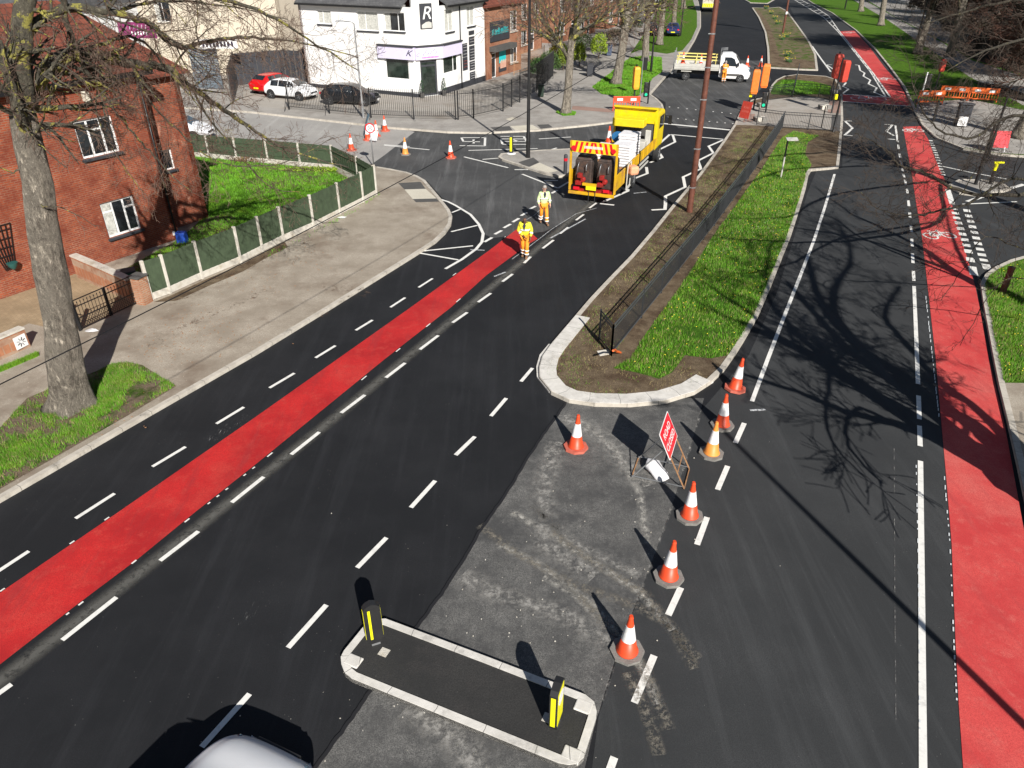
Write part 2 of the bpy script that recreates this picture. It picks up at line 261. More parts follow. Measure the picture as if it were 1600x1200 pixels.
# ------------------------------------------------------------------ mesh builder
class MB:
    def __init__(s): s.v = []; s.f = []; s.uv = {}; s.m = []; s.cur = 0
    def face(s, pts, uv=None):
        i = len(s.v); s.v += [tuple(p) for p in pts]; s.f.append(tuple(range(i, i + len(pts)))); s.m.append(s.cur)
        if uv: s.uv[len(s.f) - 1] = uv
    def add(s, vs, fs):
        i = len(s.v); s.v += [tuple(p) for p in vs]
        for f in fs: s.f.append(tuple(i + k for k in f)); s.m.append(s.cur)
    def box(s, c, d, rz=0, rx=0, ry=0, taper=1.0):
        h = [x / 2 for x in d]; M = Matrix.Rotation(rz, 3, 'Z') @ Matrix.Rotation(ry, 3, 'Y') @ Matrix.Rotation(rx, 3, 'X')
        vs = []
        for z in (-1, 1):
            k = taper if z > 0 else 1
            for a, b in ((-1, -1), (1, -1), (1, 1), (-1, 1)): vs.append(Vector(c) + M @ Vector((a * h[0] * k, b * h[1] * k, z * h[2])))
        s.add(vs, [(3, 2, 1, 0), (4, 5, 6, 7), (0, 1, 5, 4), (1, 2, 6, 5), (2, 3, 7, 6), (3, 0, 4, 7)]); return s
    def bar(s, a, b, w, h=None):
        a = Vector(a); b = Vector(b); h = h or w; d = (b - a); L = d.length
        if L < 1e-6: return s
        d /= L; t = d.cross(Vector((0, 0, 1)))
        t = Vector((1, 0, 0)) if t.length < 1e-3 else t.normalized()
        n = t.cross(d); vs = []
        for q in (a, b):
            for i, j in ((-1, -1), (1, -1), (1, 1), (-1, 1)): vs.append(q + t * (i * w / 2) + n * (j * h / 2))
        s.add(vs, [(3, 2, 1, 0), (4, 5, 6, 7), (0, 1, 5, 4), (1, 2, 6, 5), (2, 3, 7, 6), (3, 0, 4, 7)]); return s
    def tube(s, pts, rad, n=8, cap=True):
        pts = [Vector(p) for p in pts]; rad = rad if hasattr(rad, '__len__') else [rad] * len(pts)
        i0 = len(s.v); up = None
        for k, p in enumerate(pts):
            d = (pts[min(k + 1, len(pts) - 1)] - pts[max(k - 1, 0)])
            d = d.normalized() if d.length > 1e-9 else Vector((0, 0, 1))
            if up is None: up = d.orthogonal().normalized()
            else:
                up = up - d * up.dot(d); up = up.normalized() if up.length > 1e-6 else d.orthogonal().normalized()
            w_ = d.cross(up)
            for j in range(n):
                a = 2 * math.pi * j / n; q = p + (up * math.cos(a) + w_ * math.sin(a)) * rad[k]; s.v.append((q.x, q.y, q.z))
        for k in range(len(pts) - 1):
            for j in range(n):
                a = i0 + k * n + j; b = i0 + k * n + (j + 1) % n; s.f.append((a, b, b + n, a + n)); s.m.append(s.cur)
        if cap and n > 3:
            s.f.append(tuple(i0 + j for j in reversed(range(n)))); s.m.append(s.cur)
            e = i0 + (len(pts) - 1) * n; s.f.append(tuple(e + j for j in range(n))); s.m.append(s.cur)
        return s
    def lathe(s, prof, n=16, c=(0, 0, 0), axis='Z'):
        i0 = len(s.v)
        for r, z in prof:
            for j in range(n):
                a = 2 * math.pi * j / n; x, y = r * math.cos(a), r * math.sin(a)
                p = (x, y, z) if axis == 'Z' else (x, z, y) if axis == 'Y' else (z, x, y)
                s.v.append((c[0] + p[0], c[1] + p[1], c[2] + p[2]))
        for k in range(len(prof) - 1):
            for j in range(n):
                a = i0 + k * n + j; b = i0 + k * n + (j + 1) % n; s.f.append((a, b, b + n, a + n)); s.m.append(s.cur)
        s.f.append(tuple(i0 + j for j in reversed(range(n)))); s.m.append(s.cur)
        e = i0 + (len(prof) - 1) * n; s.f.append(tuple(e + j for j in range(n))); s.m.append(s.cur); return s
    def poly(s, pts, z0, z1=None):          # pts: xy; flat sheet at z0, or prism z0..z1
        P3 = [Vector((p[0], p[1], 0)) for p in pts]
        ar = sum(pts[i][0] * pts[(i + 1) % len(pts)][1] - pts[(i + 1) % len(pts)][0] * pts[i][1] for i in range(len(pts)))
        if ar < 0: P3.reverse()
        tris = tessellate_polygon([P3]); zt = z0 if z1 is None else z1
        fs = []
        for t in tris:
            a, b, c = t; n = (P3[b] - P3[a]).cross(P3[c] - P3[a]).z; fs.append((a, b, c) if n > 0 else (a, c, b))
        s.add([(p.x, p.y, zt) for p in P3], fs)
        if z1 is not None:
            for i in range(len(P3)):
                a, b = P3[i], P3[(i + 1) % len(P3)]
                s.face([(a.x, a.y, z0), (b.x, b.y, z0), (b.x, b.y, z1), (a.x, a.y, z1)])
        return s
    def strip(s, pts, o1, o2, z0, z1=None, closed=False, taper=0.0):   # band along a polyline between two sideways offsets (left positive)
        pts = [Vector((p[0], p[1])) for p in pts]; n = len(pts); A = []; B = []; L = [0]
        for i in range(n):
            if closed: p, q = pts[i - 1], pts[(i + 1) % n]
            else: p, q = pts[max(i - 1, 0)], pts[min(i + 1, n - 1)]
            d1 = (pts[i] - p); d2 = (q - pts[i])
            d1 = d1.normalized() if d1.length > 1e-9 else d2.normalized(); d2 = d2.normalized() if d2.length > 1e-9 else d1
            d = (d1 + d2).normalized(); nn = Vector((-d.y, d.x)); k = 1 / max(0.5, nn.dot(Vector((-d1.y, d1.x))))
            A.append(pts[i] + nn * o1 * k); B.append(pts[i] + nn * o2 * k)
            if i: L.append(L[-1] + (pts[i] - pts[i - 1]).length)
        rng = range(n) if closed else range(n - 1)
        if closed: L.append(L[-1] + (pts[0] - pts[-1]).length)
        zt = z0 if z1 is None else z1
        for i in rng:
            j = (i + 1) % n; u0, u1 = L[i], L[i + 1]
            s.face([(A[i].x, A[i].y, zt), (B[i].x, B[i].y, zt), (B[j].x, B[j].y, zt), (A[j].x, A[j].y, zt)][::(1 if o1 > o2 else -1)], [(u0, 0), (u0, 1), (u1, 1), (u1, 0)][::(1 if o1 > o2 else -1)])
            if z1 is not None:
                s.face([(A[i].x, A[i].y, z0), (A[j].x, A[j].y, z0), (A[j].x, A[j].y, zt), (A[i].x, A[i].y, zt)], [(u0, 0), (u1, 0), (u1, .1), (u0, .1)])
                s.face([(B[j].x, B[j].y, z0), (B[i].x, B[i].y, z0), (B[i].x, B[i].y, zt), (B[j].x, B[j].y, zt)], [(u1, 0), (u0, 0), (u0, .1), (u1, .1)])
        if z1 is not None and not closed:
            for i in (0, n - 1): s.face([(A[i].x, A[i].y, z0), (B[i].x, B[i].y, z0), (B[i].x, B[i].y, zt), (A[i].x, A[i].y, zt)])
        return s
    def build(s, name, mats, parent=None, smooth=False, bevel=0, fix=True):
        if not isinstance(mats, (list, tuple)): mats = [mats]
        me = bpy.data.meshes.new(name); me.from_pydata(s.v, [], s.f)
        for m in mats: me.materials.append(m)
        if len(mats) > 1: me.polygons.foreach_set('material_index', s.m)
        if len(s.f) < 60000:
            uvl = me.uv_layers.new(name='UVMap'); dat = uvl.data
            for pi, p in enumerate(me.polygons):
                o = s.uv.get(pi)
                if o:
                    for k, li in enumerate(p.loop_indices): dat[li].uv = o[k]
                else:
                    nrm = p.normal
                    if abs(nrm.z) < 0.9:
                        t = Vector((-nrm.y, nrm.x, 0)).normalized(); b = nrm.cross(t)
                        for li in p.loop_indices:
                            c = me.vertices[me.loops[li].vertex_index].co; dat[li].uv = (c.dot(t), c.dot(b))
                    else:
                        for li in p.loop_indices:
                            c = me.vertices[me.loops[li].vertex_index].co; dat[li].uv = (c.x, c.y)
        if smooth:
            me.polygons.foreach_set('use_smooth', [True] * len(me.polygons))
            if smooth == 2: me.set_sharp_from_angle(angle=R(38))
        me.update()
        o = bpy.data.objects.new(name, me); C.objects.link(o)
        if parent: o.parent = parent
        if bevel:
            b = o.modifiers.new('bevel', 'BEVEL'); b.width = bevel; b.segments = 2; b.limit_method = 'ANGLE'
        return o
def thing(name, label, cat, loc=(0, 0, 0), rz=0, group=None):
    o = bpy.data.objects.new(name, None); C.objects.link(o); o.location = loc; o.rotation_euler = (0, 0, rz)
    o.empty_display_size = 0.2; o['label'] = label; o['category'] = cat
    if group: o['group'] = group
    return o
def tag(o, label, cat, group=None, kind=None):
    o['label'] = label; o['category'] = cat
    if group: o['group'] = group
    if kind: o['kind'] = kind
    return o
def struct(o, kind='structure'): o['kind'] = kind; return o
def dup(root, loc, rz, label, group=None, sc=None):
    r = root.copy(); C.objects.link(r); r.location = loc; r.rotation_euler = (0, 0, rz); r['label'] = label
    if sc: r.scale = (sc, sc, sc)
    if group: r['group'] = group
    def rec(a, b):
        for ch in list(a.children):
            c = ch.copy(); C.objects.link(c); c.parent = b; rec(ch, c)
    rec(root, r); return r
def text_mesh(name, txt, size, mat, parent=None, M=None, ext=0.002, align='CENTER', shear=0, sx=1.0):
    cu = bpy.data.curves.new(name, 'FONT'); cu.body = txt; cu.size = size; cu.align_x = align; cu.align_y = 'CENTER'; cu.extrude = ext; cu.shear = shear; cu.offset = 0.0
    to = bpy.data.objects.new('tmp', cu); C.objects.link(to); dg = bpy.context.evaluated_depsgraph_get(); dg.update()
    me = bpy.data.meshes.new_from_object(to.evaluated_get(dg)); bpy.data.objects.remove(to); bpy.data.curves.remove(cu)
    me.transform(Matrix.Diagonal((sx, 1, 1, 1)))
    if M is not None: me.transform(M)
    me.materials.clear(); me.materials.append(mat); me.name = name
    o = bpy.data.objects.new(name, me); C.objects.link(o)
    if parent: o.parent = parent
    return o
def inpoly(x, y, poly):
    c = False; j = len(poly) - 1
    for i in range(len(poly)):
        xi, yi = poly[i]; xj, yj = poly[j]
        if (yi > y) != (yj > y) and x < (xj - xi) * (y - yi) / (yj - yi) + xi: c = not c
        j = i
    return c
# ================================================================== GROUND
b = MB(); b.poly([(-400, -60), (500, -60), (500, 900), (-400, 900)], -0.12); struct(b.build('ground', M_grassp))
b = MB(); b.poly([(-75, -20), (120, -20), (120, 330), (-75, 330)], -0.0); struct(b.build('road', M_new))
def sheet(name, m, z, *pts, world=False): b = MB(); b.poly(pts if world else [G(x, y, z) for x, y in pts], z); return struct(b.build(name, m))
# right carriageway surface (slightly older, greyer than the fresh strip on the left)
rc = [(1085, 632), (1097, 640), (1170, 555), (1215, 455), (1262, 300), (1275, 268), (1316, 262), (1318, 150), (1250, 45), (1215, -30), (1260, -30), (1345, 47), (1420, 150), (1440, 195), (1475, 232), (1640, 252), (1700, 480), (1536, 470), (1700, 1400), (900, 1400), (935, 1120), (970, 1010), (1010, 900), (1052, 780), (1080, 690)]
sheet('right_carriageway_surface', M_new2, 0.003, *rc)
# worn wedge of old surface between the carriageways
wedge = [(888, 626), (930, 622), (1100, 622), (1095, 640), (1078, 700), (1050, 790), (1010, 900), (966, 1015), (930, 1130), (890, 1300), (400, 1320), (490, 1205), (540, 1138), (580, 1080), (620, 1020), (648, 986), (690, 930), (722, 880), (752, 828), (790, 775), (828, 712), (862, 662)]
sheet('worn_road_surface', M_old, 0.006, *wedge)
rr = random.Random(3); b = MB()
edge = [G(*p) for p in [(489, 1207), (540, 1138), (580, 1080), (620, 1020), (648, 986), (690, 930), (722, 880), (752, 828), (790, 775), (828, 712), (862, 662), (888, 627)]]
pp = []
for i in range(len(edge) - 1):
    for k in range(8): t = k / 8; pp.append((edge[i][0] * (1 - t) + edge[i + 1][0] * t + rr.uniform(-.014, .014), edge[i][1] * (1 - t) + edge[i + 1][1] * t))
b.strip(pp, 0.045, -0.02, 0.007, 0.022); struct(b.build('surface_joint', M_tar))
# dusty junction mouth
sheet('junction_surface', M_junc, 0.003, (582, 257), (646, 206), (760, 209), (905, 199), (1030, 178), (1000, 260), (935, 312), (900, 338), (850, 362), (812, 366), (770, 372), (757, 366), (735, 334), (708, 318), (690, 308), (668, 283), (637, 270), (592, 262))
sheet('junction_surface', M_junc, 0.0032, (1040, 124), (1075, 92), (1188, 95), (1199, 112), (1205, 125), (1160, 165), (1148, 200), (1060, 200), (1040, 180), (1040, 160), (1018, 147))
# side street, old bleached surface
b = MB(); b.poly([G(582, 256), G(600, 243), G(648, 206), G(610, 198), G(485, 184), G(385, 172), (-75, 66), (-75, 47), (-40, 47), (-20, 44.5), (-9, 42.0)], 0.005); struct(b.build('side_street_surface', M_grey))
# right side road surface
sheet('side_road_surface', M_new2, 0.0045, (1440, 196), (1500, 232), (1600, 244), (1750, 252), (1750, 400), (1600, 405), (1536, 445), (1490, 330), (1470, 260))
# red lanes
redL = [(-160, 1040), (0, 926), (185, 800), (400, 651), (642, 480), (766, 390), (806, 359), (816, 353), (826, 360), (840, 373), (828, 380), (760, 430), (705, 480), (600, 562), (400, 725), (305, 800), (217, 872), (117, 947), (0, 1038), (-160, 1165)]
sheet('red_lane', M_red, 0.010, *redL)
redR = [(1411, 198), (1425, 275), (1432, 320), (1440, 365), (1447, 425), (1451, 460), (1462, 560), (1470, 650), (1478, 740), (1487, 850), (1493, 1000), (1498, 1100), (1505, 1200), (1512, 1350), (1735, 1350), (1690, 1200), (1655, 1060), (1625, 930), (1600, 828), (1583, 735), (1570, 665), (1555, 600), (1545, 560), (1535, 500), (1524, 448), (1512, 405), (1500, 366), (1487, 318), (1476, 280), (1462, 250), (1450, 217), (1438, 197)]
sheet('red_lane', M_redf, 0.010, *redR)
sheet('red_lane', M_redf, 0.010, (1312, 49), (1335, 48), (1360, 75), (1382, 105), (1405, 131), (1424, 163), (1424, 166), (1317, 158), (1317, 147.5), (1391, 152), (1366, 116), (1338, 80))
# ---- raised blocks
K = 0.10
def block(name, px, tail, m, km=M_kerb, kw=0.14, closed=False, kz=0.115, kname='kerb'):
    pts = [G(x, y, K) for x, y in px]; full = pts + tail
    b = MB(); b.poly(full, -0.02, K); o = struct(b.build(name, m))
    if km:
        ar = sum(full[i][0] * full[(i + 1) % len(full)][1] - full[(i + 1) % len(full)][0] * full[i][1] for i in range(len(full)))
        s = 1 if ar > 0 else -1
        k = MB(); k.strip(full if closed else pts, -0.02 * s, kw * s, -0.01, kz, closed=closed); struct(k.build(kname, km, bevel=0))
    return full
A_px = [(-250, 922), (0, 779), (200, 664), (400, 550), (515, 480), (652, 395), (680, 377), (695, 363), (704, 350), (706, 338), (702, 328), (687, 309), (664, 282), (652, 275), (635, 269), (610, 264), (589, 260.5)]
A_tail = [(-9, 43.2), (-12, 44.6), (-20, 46.0), (-40, 48.5), (-75, 52), (-75, 8)]
block('pavement', A_px, A_tail, M_pave)
B_px = [(-300, 155), (250, 165), (385, 174), (485, 185), (610, 199), (700, 206), (760, 207), (840, 203), (912, 196), (962, 190), (1012, 184), (1030, 178), (1037, 170), (1035, 163), (1026, 154), (1016, 147), (1037, 123), (1056, 103), (1072, 85), (1086, 62), (1095, 42), (1095, 20), (1091, 2), (1082, -15), (1060, -30)]
block('pavement', B_px, [(20, 320), (-75, 320)], M_pave2)
I1 = [(843, 575), (844, 590), (862, 612), (890, 625), (930, 630.5), (985, 631.5), (1040, 626), (1085, 612), (1110, 596), (1131, 576), (1148, 552), (1162, 530), (1185, 490), (1202, 450), (1220, 405), (1236, 365), (1249, 325), (1259, 292), (1263, 272), (1267, 265), (1310, 261), (1314, 225), (1317, 187), (1316, 150), (1313, 135), (1306, 124), (1290, 119), (1247, 116), (1225, 119), (1213, 125), (1206, 133), (1202, 142), (1194, 152), (1175, 156), (1163, 163), (1156, 177), (1148, 194), (1132, 218), (1114, 243), (1093, 272), (1052, 320), (1020, 360), (985, 401), (950, 437), (922, 467), (900, 493), (877, 520), (860, 540), (848, 557)]
block('central_island', I1, [], M_soil, closed=True)
# new wide pale kerb round the island tip
k = MB(); k.strip([G(x, y, K) for x, y in I1[-4:] + I1[:9]], 0.002, 0.5, 0.05, 0.128); struct(k.build('new_kerb', M_kerbn))
k = MB(); k.strip([G(x, y, 0) for x, y in [(862, 540), (848, 557)] + I1[:9]], -0.10, 0.03, 0.0, 0.05); struct(k.build('kerb_haunch', M_kerbn))
I2 = [(1200, 105), (1199, 75), (1195, 50), (1185, 27), (1175, 12), (1200, 12.5), (1218, 11), (1230, 17), (1245, 37), (1265, 65), (1275, 85), (1278, 109), (1247, 108)]
block('central_island', I2, [], M_grassp, closed=True, kw=0.2)
block('central_island', [(1150, -8), (1172, 4), (1200, 5), (1212, -2), (1205, -30), (1110, -40)], [], M_grass, closed=True, kw=0.2)
Fx = [(1205, -40), (1235, -18), (1270, 5), (1300, 20), (1337, 47), (1366, 75), (1390, 105), (1412, 135), (1424, 160), (1431, 177), (1441, 195), (1463, 215), (1506, 232), (1560, 241), (1660, 248), (1760, 250)]
block('right_verge', Fx, [(120, 60), (120, 320), (70, 320)], M_grass)
Gx = [(1760, 398), (1610, 398), (1580, 406), (1556, 417), (1541, 428), (1533, 441), (1538, 475), (1552, 550), (1562, 600), (1577, 660), (1592, 725), (1606, 790), (1640, 925), (1690, 1140), (1730, 1330)]
block('right_verge', Gx, [(12, -15), (45, -15), (60, 30)], M_grass, M_kerb)
block('side_road_island', [(1481, 289), (1500, 280), (1535, 281), (1570, 288), (1579, 295), (1560, 300), (1525, 304), (1500, 301)], [], M_pave2, closed=True)
TI = [(779, 245), (783, 240), (810, 237), (850, 234), (893, 232), (905, 240), (905, 258), (893, 272), (873, 275), (850, 270), (825, 262), (800, 254), (785, 249)]
block('traffic_island', TI, [], M_pave2, closed=True, kz=0.11)
# kerbed bollard island in the foreground
BI = [(534, 1041), (533, 1030), (538, 1020), (572, 978), (582, 971), (603, 970), (760, 1029), (915, 1089), (928, 1100), (932, 1115), (931, 1126), (912, 1186), (902, 1196), (888, 1198), (872, 1195), (550, 1063), (539, 1054)]
pts = [G(x, y, 0.06) for x, y in BI]
b = MB(); b.poly(pts, 0, 0.105); struct(b.build('bollard_island', M_dark))
k = MB(); k.strip(pts[::-1], -0.0, 0.135, 0.0, 0.125, closed=True); ko = struct(k.build('kerb', M_kerbn)); 
bm = MB()
for (x, y) in [(552, 1032), (912, 1103), (893, 1178)]:
    c = G(x, y, 0.12); bm.box((c[0], c[1], 0.09), (0.3, 0.24, 0.076), R(-24))
struct(bm.build('kerb_corner', M_kerbn, bevel=0.02))
# ---- surfaces on the blocks
z1 = K + 0.004
def top(name, m, *pts, z=z1, extra=[]): b = MB(); b.poly([G(x, y, z) for x, y in pts] + extra, z); return struct(b.build(name, m))
verge = [(-120, 790), (-60, 700), (0, 668), (42, 622), (85, 604), (150, 580), (175, 569), (200, 566), (222, 570), (250, 588), (276, 603), (200, 649), (0, 764), (-100, 822)]
top('grass_verge', grassmat('worn_verge', (0.055, 0.12, 0.012), (0.12, 0.2, 0.02), (0.22, 0.165, 0.115), (0.36, 0.5), 1.6), *verge)
garden = [(297, 225), (371, 251), (420, 255), (470, 260), (521, 265), (586, 304), (567, 314), (531, 333), (490, 354), (443, 374), (410, 390), (376, 407), (316, 432), (266, 455), (240, 460), (215, 448), (180, 430), (282, 373), (318, 340)]
top('garden_lawn', M_grass, *garden)
top('garden_soil', M_soil, (240, 462), (214, 446), (180, 428), (283, 372), (321, 341), (360, 330), (372, 345), (350, 378), (330, 400), (312, 433), (266, 456), z=z1 + 0.004)
top('block_paved_drive', M_block, (-60, 560), (0, 527), (45, 505), (110, 520), (160, 497), (214, 474), (205, 450), (122, 408), (92, 426), (0, 463), (-60, 490))
top('soil_strip', M_soil, (240, 472), (268, 461), (318, 438), (378, 413), (412, 395), (445, 378), (450, 386), (414, 404), (380, 424), (330, 445), (275, 470))
# dropped crossing slabs
top('dark_slabs', M_slate, (622, 286), (657, 284), (665, 295), (632, 296)); top('cream_slabs', M_cream, (632, 296), (665, 295), (682, 310), (645, 311)); top('dark_slabs', M_slate, (645, 311), (682, 310), (686, 315), (650, 316))
top('dark_slabs', M_slate, (766, 199), (796, 197), (802, 205), (775, 205)); top('cream_slabs', M_cream, (797, 197), (832, 195), (844, 202), (806, 204)); top('dark_slabs', M_slate, (839, 195), (857, 194), (864, 199), (845, 201))
top('pink_slabs', M_pink, (895, 165), (960, 171), (960, 176), (893, 171))
top('cream_slabs', M_cream, (825, 262), (843, 254), (872, 267), (853, 271)); top('dark_slabs', M_slate, (810, 253.5), (833, 246), (843, 253.5), (824, 261.5))
top('cream_slabs', M_cream, (790, 186), (800, 183), (808, 185), (798, 189))
# forecourt and footpath
top('forecourt', M_conc, (452, 171), (580, 183), (715, 186), (738, 184), (790, 171), (812, 159), (800, 120), (757, 129), (692, 148), (652, 153), (590, 143), (490, 134), (380, 140), (380, 165))
gl = [(925, 136), (940, 147), (970, 151), (997, 150), (1007, 143), (1020, 122), (1035, 112), (1034, 90), (1010, 87), (985, 90), (968, 102), (950, 117)]
top('grass_verge', M_grass, *gl)
top('grass_verge', M_grass, (985, 84), (1000, 78), (1042, 84), (1066, 79), (1080, 62), (1089, 42), (1089, 20), (1082, -2), (1072, -25), (1040, -25), (1030, 0), (1022, 25), (1008, 50))
top('grass_verge', M_grass, (868, 176), (880, 181), (898, 180), (900, 176), (884, 174))
# crossing floor on the central island
top('crossing_floor', M_conc, (1150, 195), (1163, 168), (1200, 156), (1236, 152), (1262, 150), (1280, 153), (1313, 160), (1315, 188), (1314, 203), (1240, 200), (1185, 196))
top('dark_slabs', M_slate, (1300, 179), (1314, 180), (1315, 205), (1298, 205), z=z1 + .004); top('pink_slabs', M_pink, (1166, 178), (1180, 178), (1176, 190), (1160, 191), z=z1 + .004); top('pink_slabs', M_pink, (1296, 158), (1313, 158), (1315, 177), (1293, 176), z=z1 + .004)
isl_grass = [(958, 575), (985, 560), (1010, 520), (1040, 480), (1075, 430), (1110, 375), (1150, 320), (1190, 265), (1222, 215), (1240, 205), (1262, 210), (1280, 212), (1262, 222), (1258, 240), (1268, 258), (1261, 268), (1256, 288), (1246, 322), (1233, 362), (1217, 402), (1199, 447), (1182, 487), (1159, 527), (1138, 555), (1110, 560), (1070, 555), (1050, 582), (1030, 592), (995, 582)]
top('island_grass', grassmat('lush_grass', (0.05, 0.15, 0.008), (0.11, 0.26, 0.012), (0.15, 0.11, 0.06), (0.62, 0.7)), *isl_grass)
top('island_grass', M_grass, (1205, 147), (1203, 140), (1209, 132), (1222, 124), (1240, 124), (1270, 127), (1296, 133), (1300, 148), (1262, 147), (1236, 149))
top('bare_soil', M_soil, (1204, 103), (1203, 75), (1200, 55), (1192, 35), (1180, 17), (1186, 15), (1200, 35), (1210, 60), (1218, 88), (1274, 96), (1274, 106), (1247, 106.5))
fp = [(1324, -6), (1350, 10), (1385, 30), (1440, 68), (1475, 92), (1515, 120), (1600, 165), (1660, 175), (1700, 150), (1520, 95), (1482, 72), (1400, 28), (1340, -6)]
top('footpath', M_pave2, *fp)
top('leaf_litter', M_litter, (1342, -8), (1400, 27), (1484, 70), (1522, 93), (1700, 148), (1800, 60), (1700, -40), (1420, -40))
top('car_park', M_pave2, (1342, -8), (1400, 27), (1484, 70), (1492, 60), (1470, 36), (1430, 8), (1400, -14), z=z1 + .004)
top('leaf_litter', M_litter, (1520, 128), (1560, 148), (1640, 170), (1640, 160), (1560, 132), z=z1 + .003)
top('pavement', M_pave2, (1432, 176), (1442, 193), (1463, 213), (1506, 230), (1560, 239), (1700, 246), (1700, 180), (1600, 172), (1515, 155), (1432, 160))
b = MB(); b.poly([G(1560, 598, z1), G(1575, 660, z1), G(1590, 725, z1), G(1604, 790, z1), G(1638, 925, z1), G(1688, 1140, z1), (12, -10), (40, -10), (40, 20), G(1700, 600, z1)], z1 + .002); struct(b.build('pavement', M_pave))
# ================================================================== MARKINGS
MZ = 0.0145
b = MB()
def ln(bm, p, q, wd=0.1, z=MZ):
    a = Vector(G(*p, z)); c = Vector(G(*q, z)); d = (c - a).normalized(); n = Vector((-d.y, d.x)) * wd / 2
    j = [random.uniform(-.006, .006) for _ in range(4)]
    bm.face([(*(a + n * (1 + j[0] * 10)), z), (*(a - n), z), (*(c - n * (1 + j[1] * 10)), z), (*(c + n), z)])
def pl(bm, pts, wd=0.1, z=MZ): bm.strip([G(x, y, z) for x, y in pts], wd / 2, -wd / 2, z)
for p, q in [((390, 1084), (315, 1167)), ((510, 945), (450, 1012)), ((604, 840), (558, 887)), ((680, 751), (642, 793)), ((742, 682), (712, 711)), ((791, 622), (767, 650)), ((832, 575), (814, 596)),
             ((18, 1069), (-60, 1125)), ((182, 933), (97, 1000)), ((310, 830), (250, 876)), ((412, 745), (362, 785)), ((499, 675), (455, 710)), ((570, 617), (533, 645)), ((633, 567), (603, 590)), ((685, 524), (656, 546)), ((730, 488), (707, 504)), ((767, 458), (747, 472)), ((801, 428), (785, 440)), ((829, 401), (819, 411)), ((865, 375), (848, 388)), ((888, 355), (875, 365)), ((912, 335), (900, 344)), ((932, 317), (921, 325))]: ln(b, p, q, 0.11)
for p, q in [((45, 861), (-60, 930)), ((179, 771), (118, 810)), ((290, 698), (238, 729)), ((381, 636), (338, 662)), ((460, 583), (421, 606)), ((524, 540), (493, 559)), ((582, 500), (556, 516)), ((633, 465), (610, 480)), ((676, 435), (654, 449))]: ln(b, p, q, 0.1)
for p, q in [((837, 322), (827, 327)), ((823, 332), (814, 337)), ((811, 341), (801, 347)), ((798, 350), (787, 356)), ((784, 360), (773, 366)), ((769, 371), (757, 378)), ((871, 297), (862, 302))]: ln(b, p, q, 0.14)
struct(b.build('lane_marking', M_line)); b = MB()
pl(b, [(687, 311), (700, 315), (712, 321), (735, 335), (748, 350), (755, 365), (753, 378), (744, 389), (722, 405), (696, 420)], 0.13)
for p, q in [((719, 327), (706, 332)), ((746, 352), (705, 362)), ((739, 384), (662, 392)), ((716, 406), (654, 395))]: ln(b, p, q, 0.11)
for p, q in [((794, 262), (725, 245)), ((754, 249), (780, 247)), ((872, 294), (816, 272)), ((872, 294), (889, 284)), ((804, 265), (825, 265)), ((850, 282), (872, 282)), ((732, 235), (840, 232)), ((842, 217), (892, 214)), ((845, 239), (900, 231.5)), ((857, 235), (870, 231)), ((640, 229), (600, 226)), ((671, 234), (600, 227))]: ln(b, p, q, 0.13)
# reversed lettering strokes painted across the side street
for p, q in [((721, 215), (759, 215)), ((723, 221), (750, 221.5)), ((758, 215), (757.5, 228)), ((718, 227.5), (758, 228)), ((721, 215), (724, 221)), ((740, 218), (740, 224)),
             ((782, 213), (818, 213)), ((783, 217), (821, 217)), ((784, 221), (822, 221)), ((785, 225.5), (823, 225.5)), ((818, 213), (823, 221)), ((783, 217), (785, 225)), ((798, 217), (810, 221))]: ln(b, p, q, 0.14)
struct(b.build('junction_marking', M_line)); b = MB()
ln(b, (1037, 193), (1141, 203), 0.3)
zz = lambda l: [(1000 + x / 6.667, 140 + y / 6.667) for x, y in l]
pl(b, zz([(320, 467), (880, 518)]), 0.16); pl(b, zz([(880, 518), (715, 590), (765, 660), (605, 740), (635, 825), (450, 910), (470, 1015), (265, 1110), (265, 1195)]) + [(1039, 327), (1018, 328)], 0.16)
pl(b, zz([(310, 467), (200, 565)]), 0.16); pl(b, zz([(340, 470), (365, 545), (200, 625)]), 0.16)
z5 = lambda l: [(740 + x / 5, 150 + y / 5) for x, y in l]
pl(b, z5([(1455, 450), (1475, 480), (1380, 520)]), .16); pl(b, z5([(1350, 555), (1357, 605), (1240, 650)]), .16); pl(b, z5([(1205, 728), (1205, 742), (1005, 830)]), .16); pl(b, z5([(988, 840), (1098, 852)]), .16)
for i in range(10):
    for (x0, y0, x1, y1) in ((1045, 167, 1168, 180), (1034, 183, 1144, 193)): t = i / 9; c = (x0 + (x1 - x0) * t, y0 + (y1 - y0) * t); ln(b, c, (c[0] + 2.2, c[1] + .1), 0.2)
struct(b.build('crossing_marking', M_line)); b = MB()
pl(b, [(1304, 272), (1290, 320), (1272, 375), (1250, 432), (1225, 495), (1200, 560), (1175, 627)], 0.12)
for p, q in [((1163, 661), (1149, 692)), ((1137, 728), (1121, 765)), ((1105, 808), (1089, 851)), ((1064, 918), (1044, 961)), ((1022, 1024), (991, 1098)), ((960, 1183), (925, 1280))]: ln(b, p, q, 0.13)
xs = [(196, 1399), (250, 1407), (300, 1418), (360, 1424), (430, 1427.5), (500, 1430.5), (600, 1434.5), (700, 1438), (1200, 1443), (1400, 1444)]
def lx(y):
    for (a, b_), (c, d) in zip(xs, xs[1:]):
        if a <= y <= c: return b_ + (d - b_) * (y - a) / (c - a)
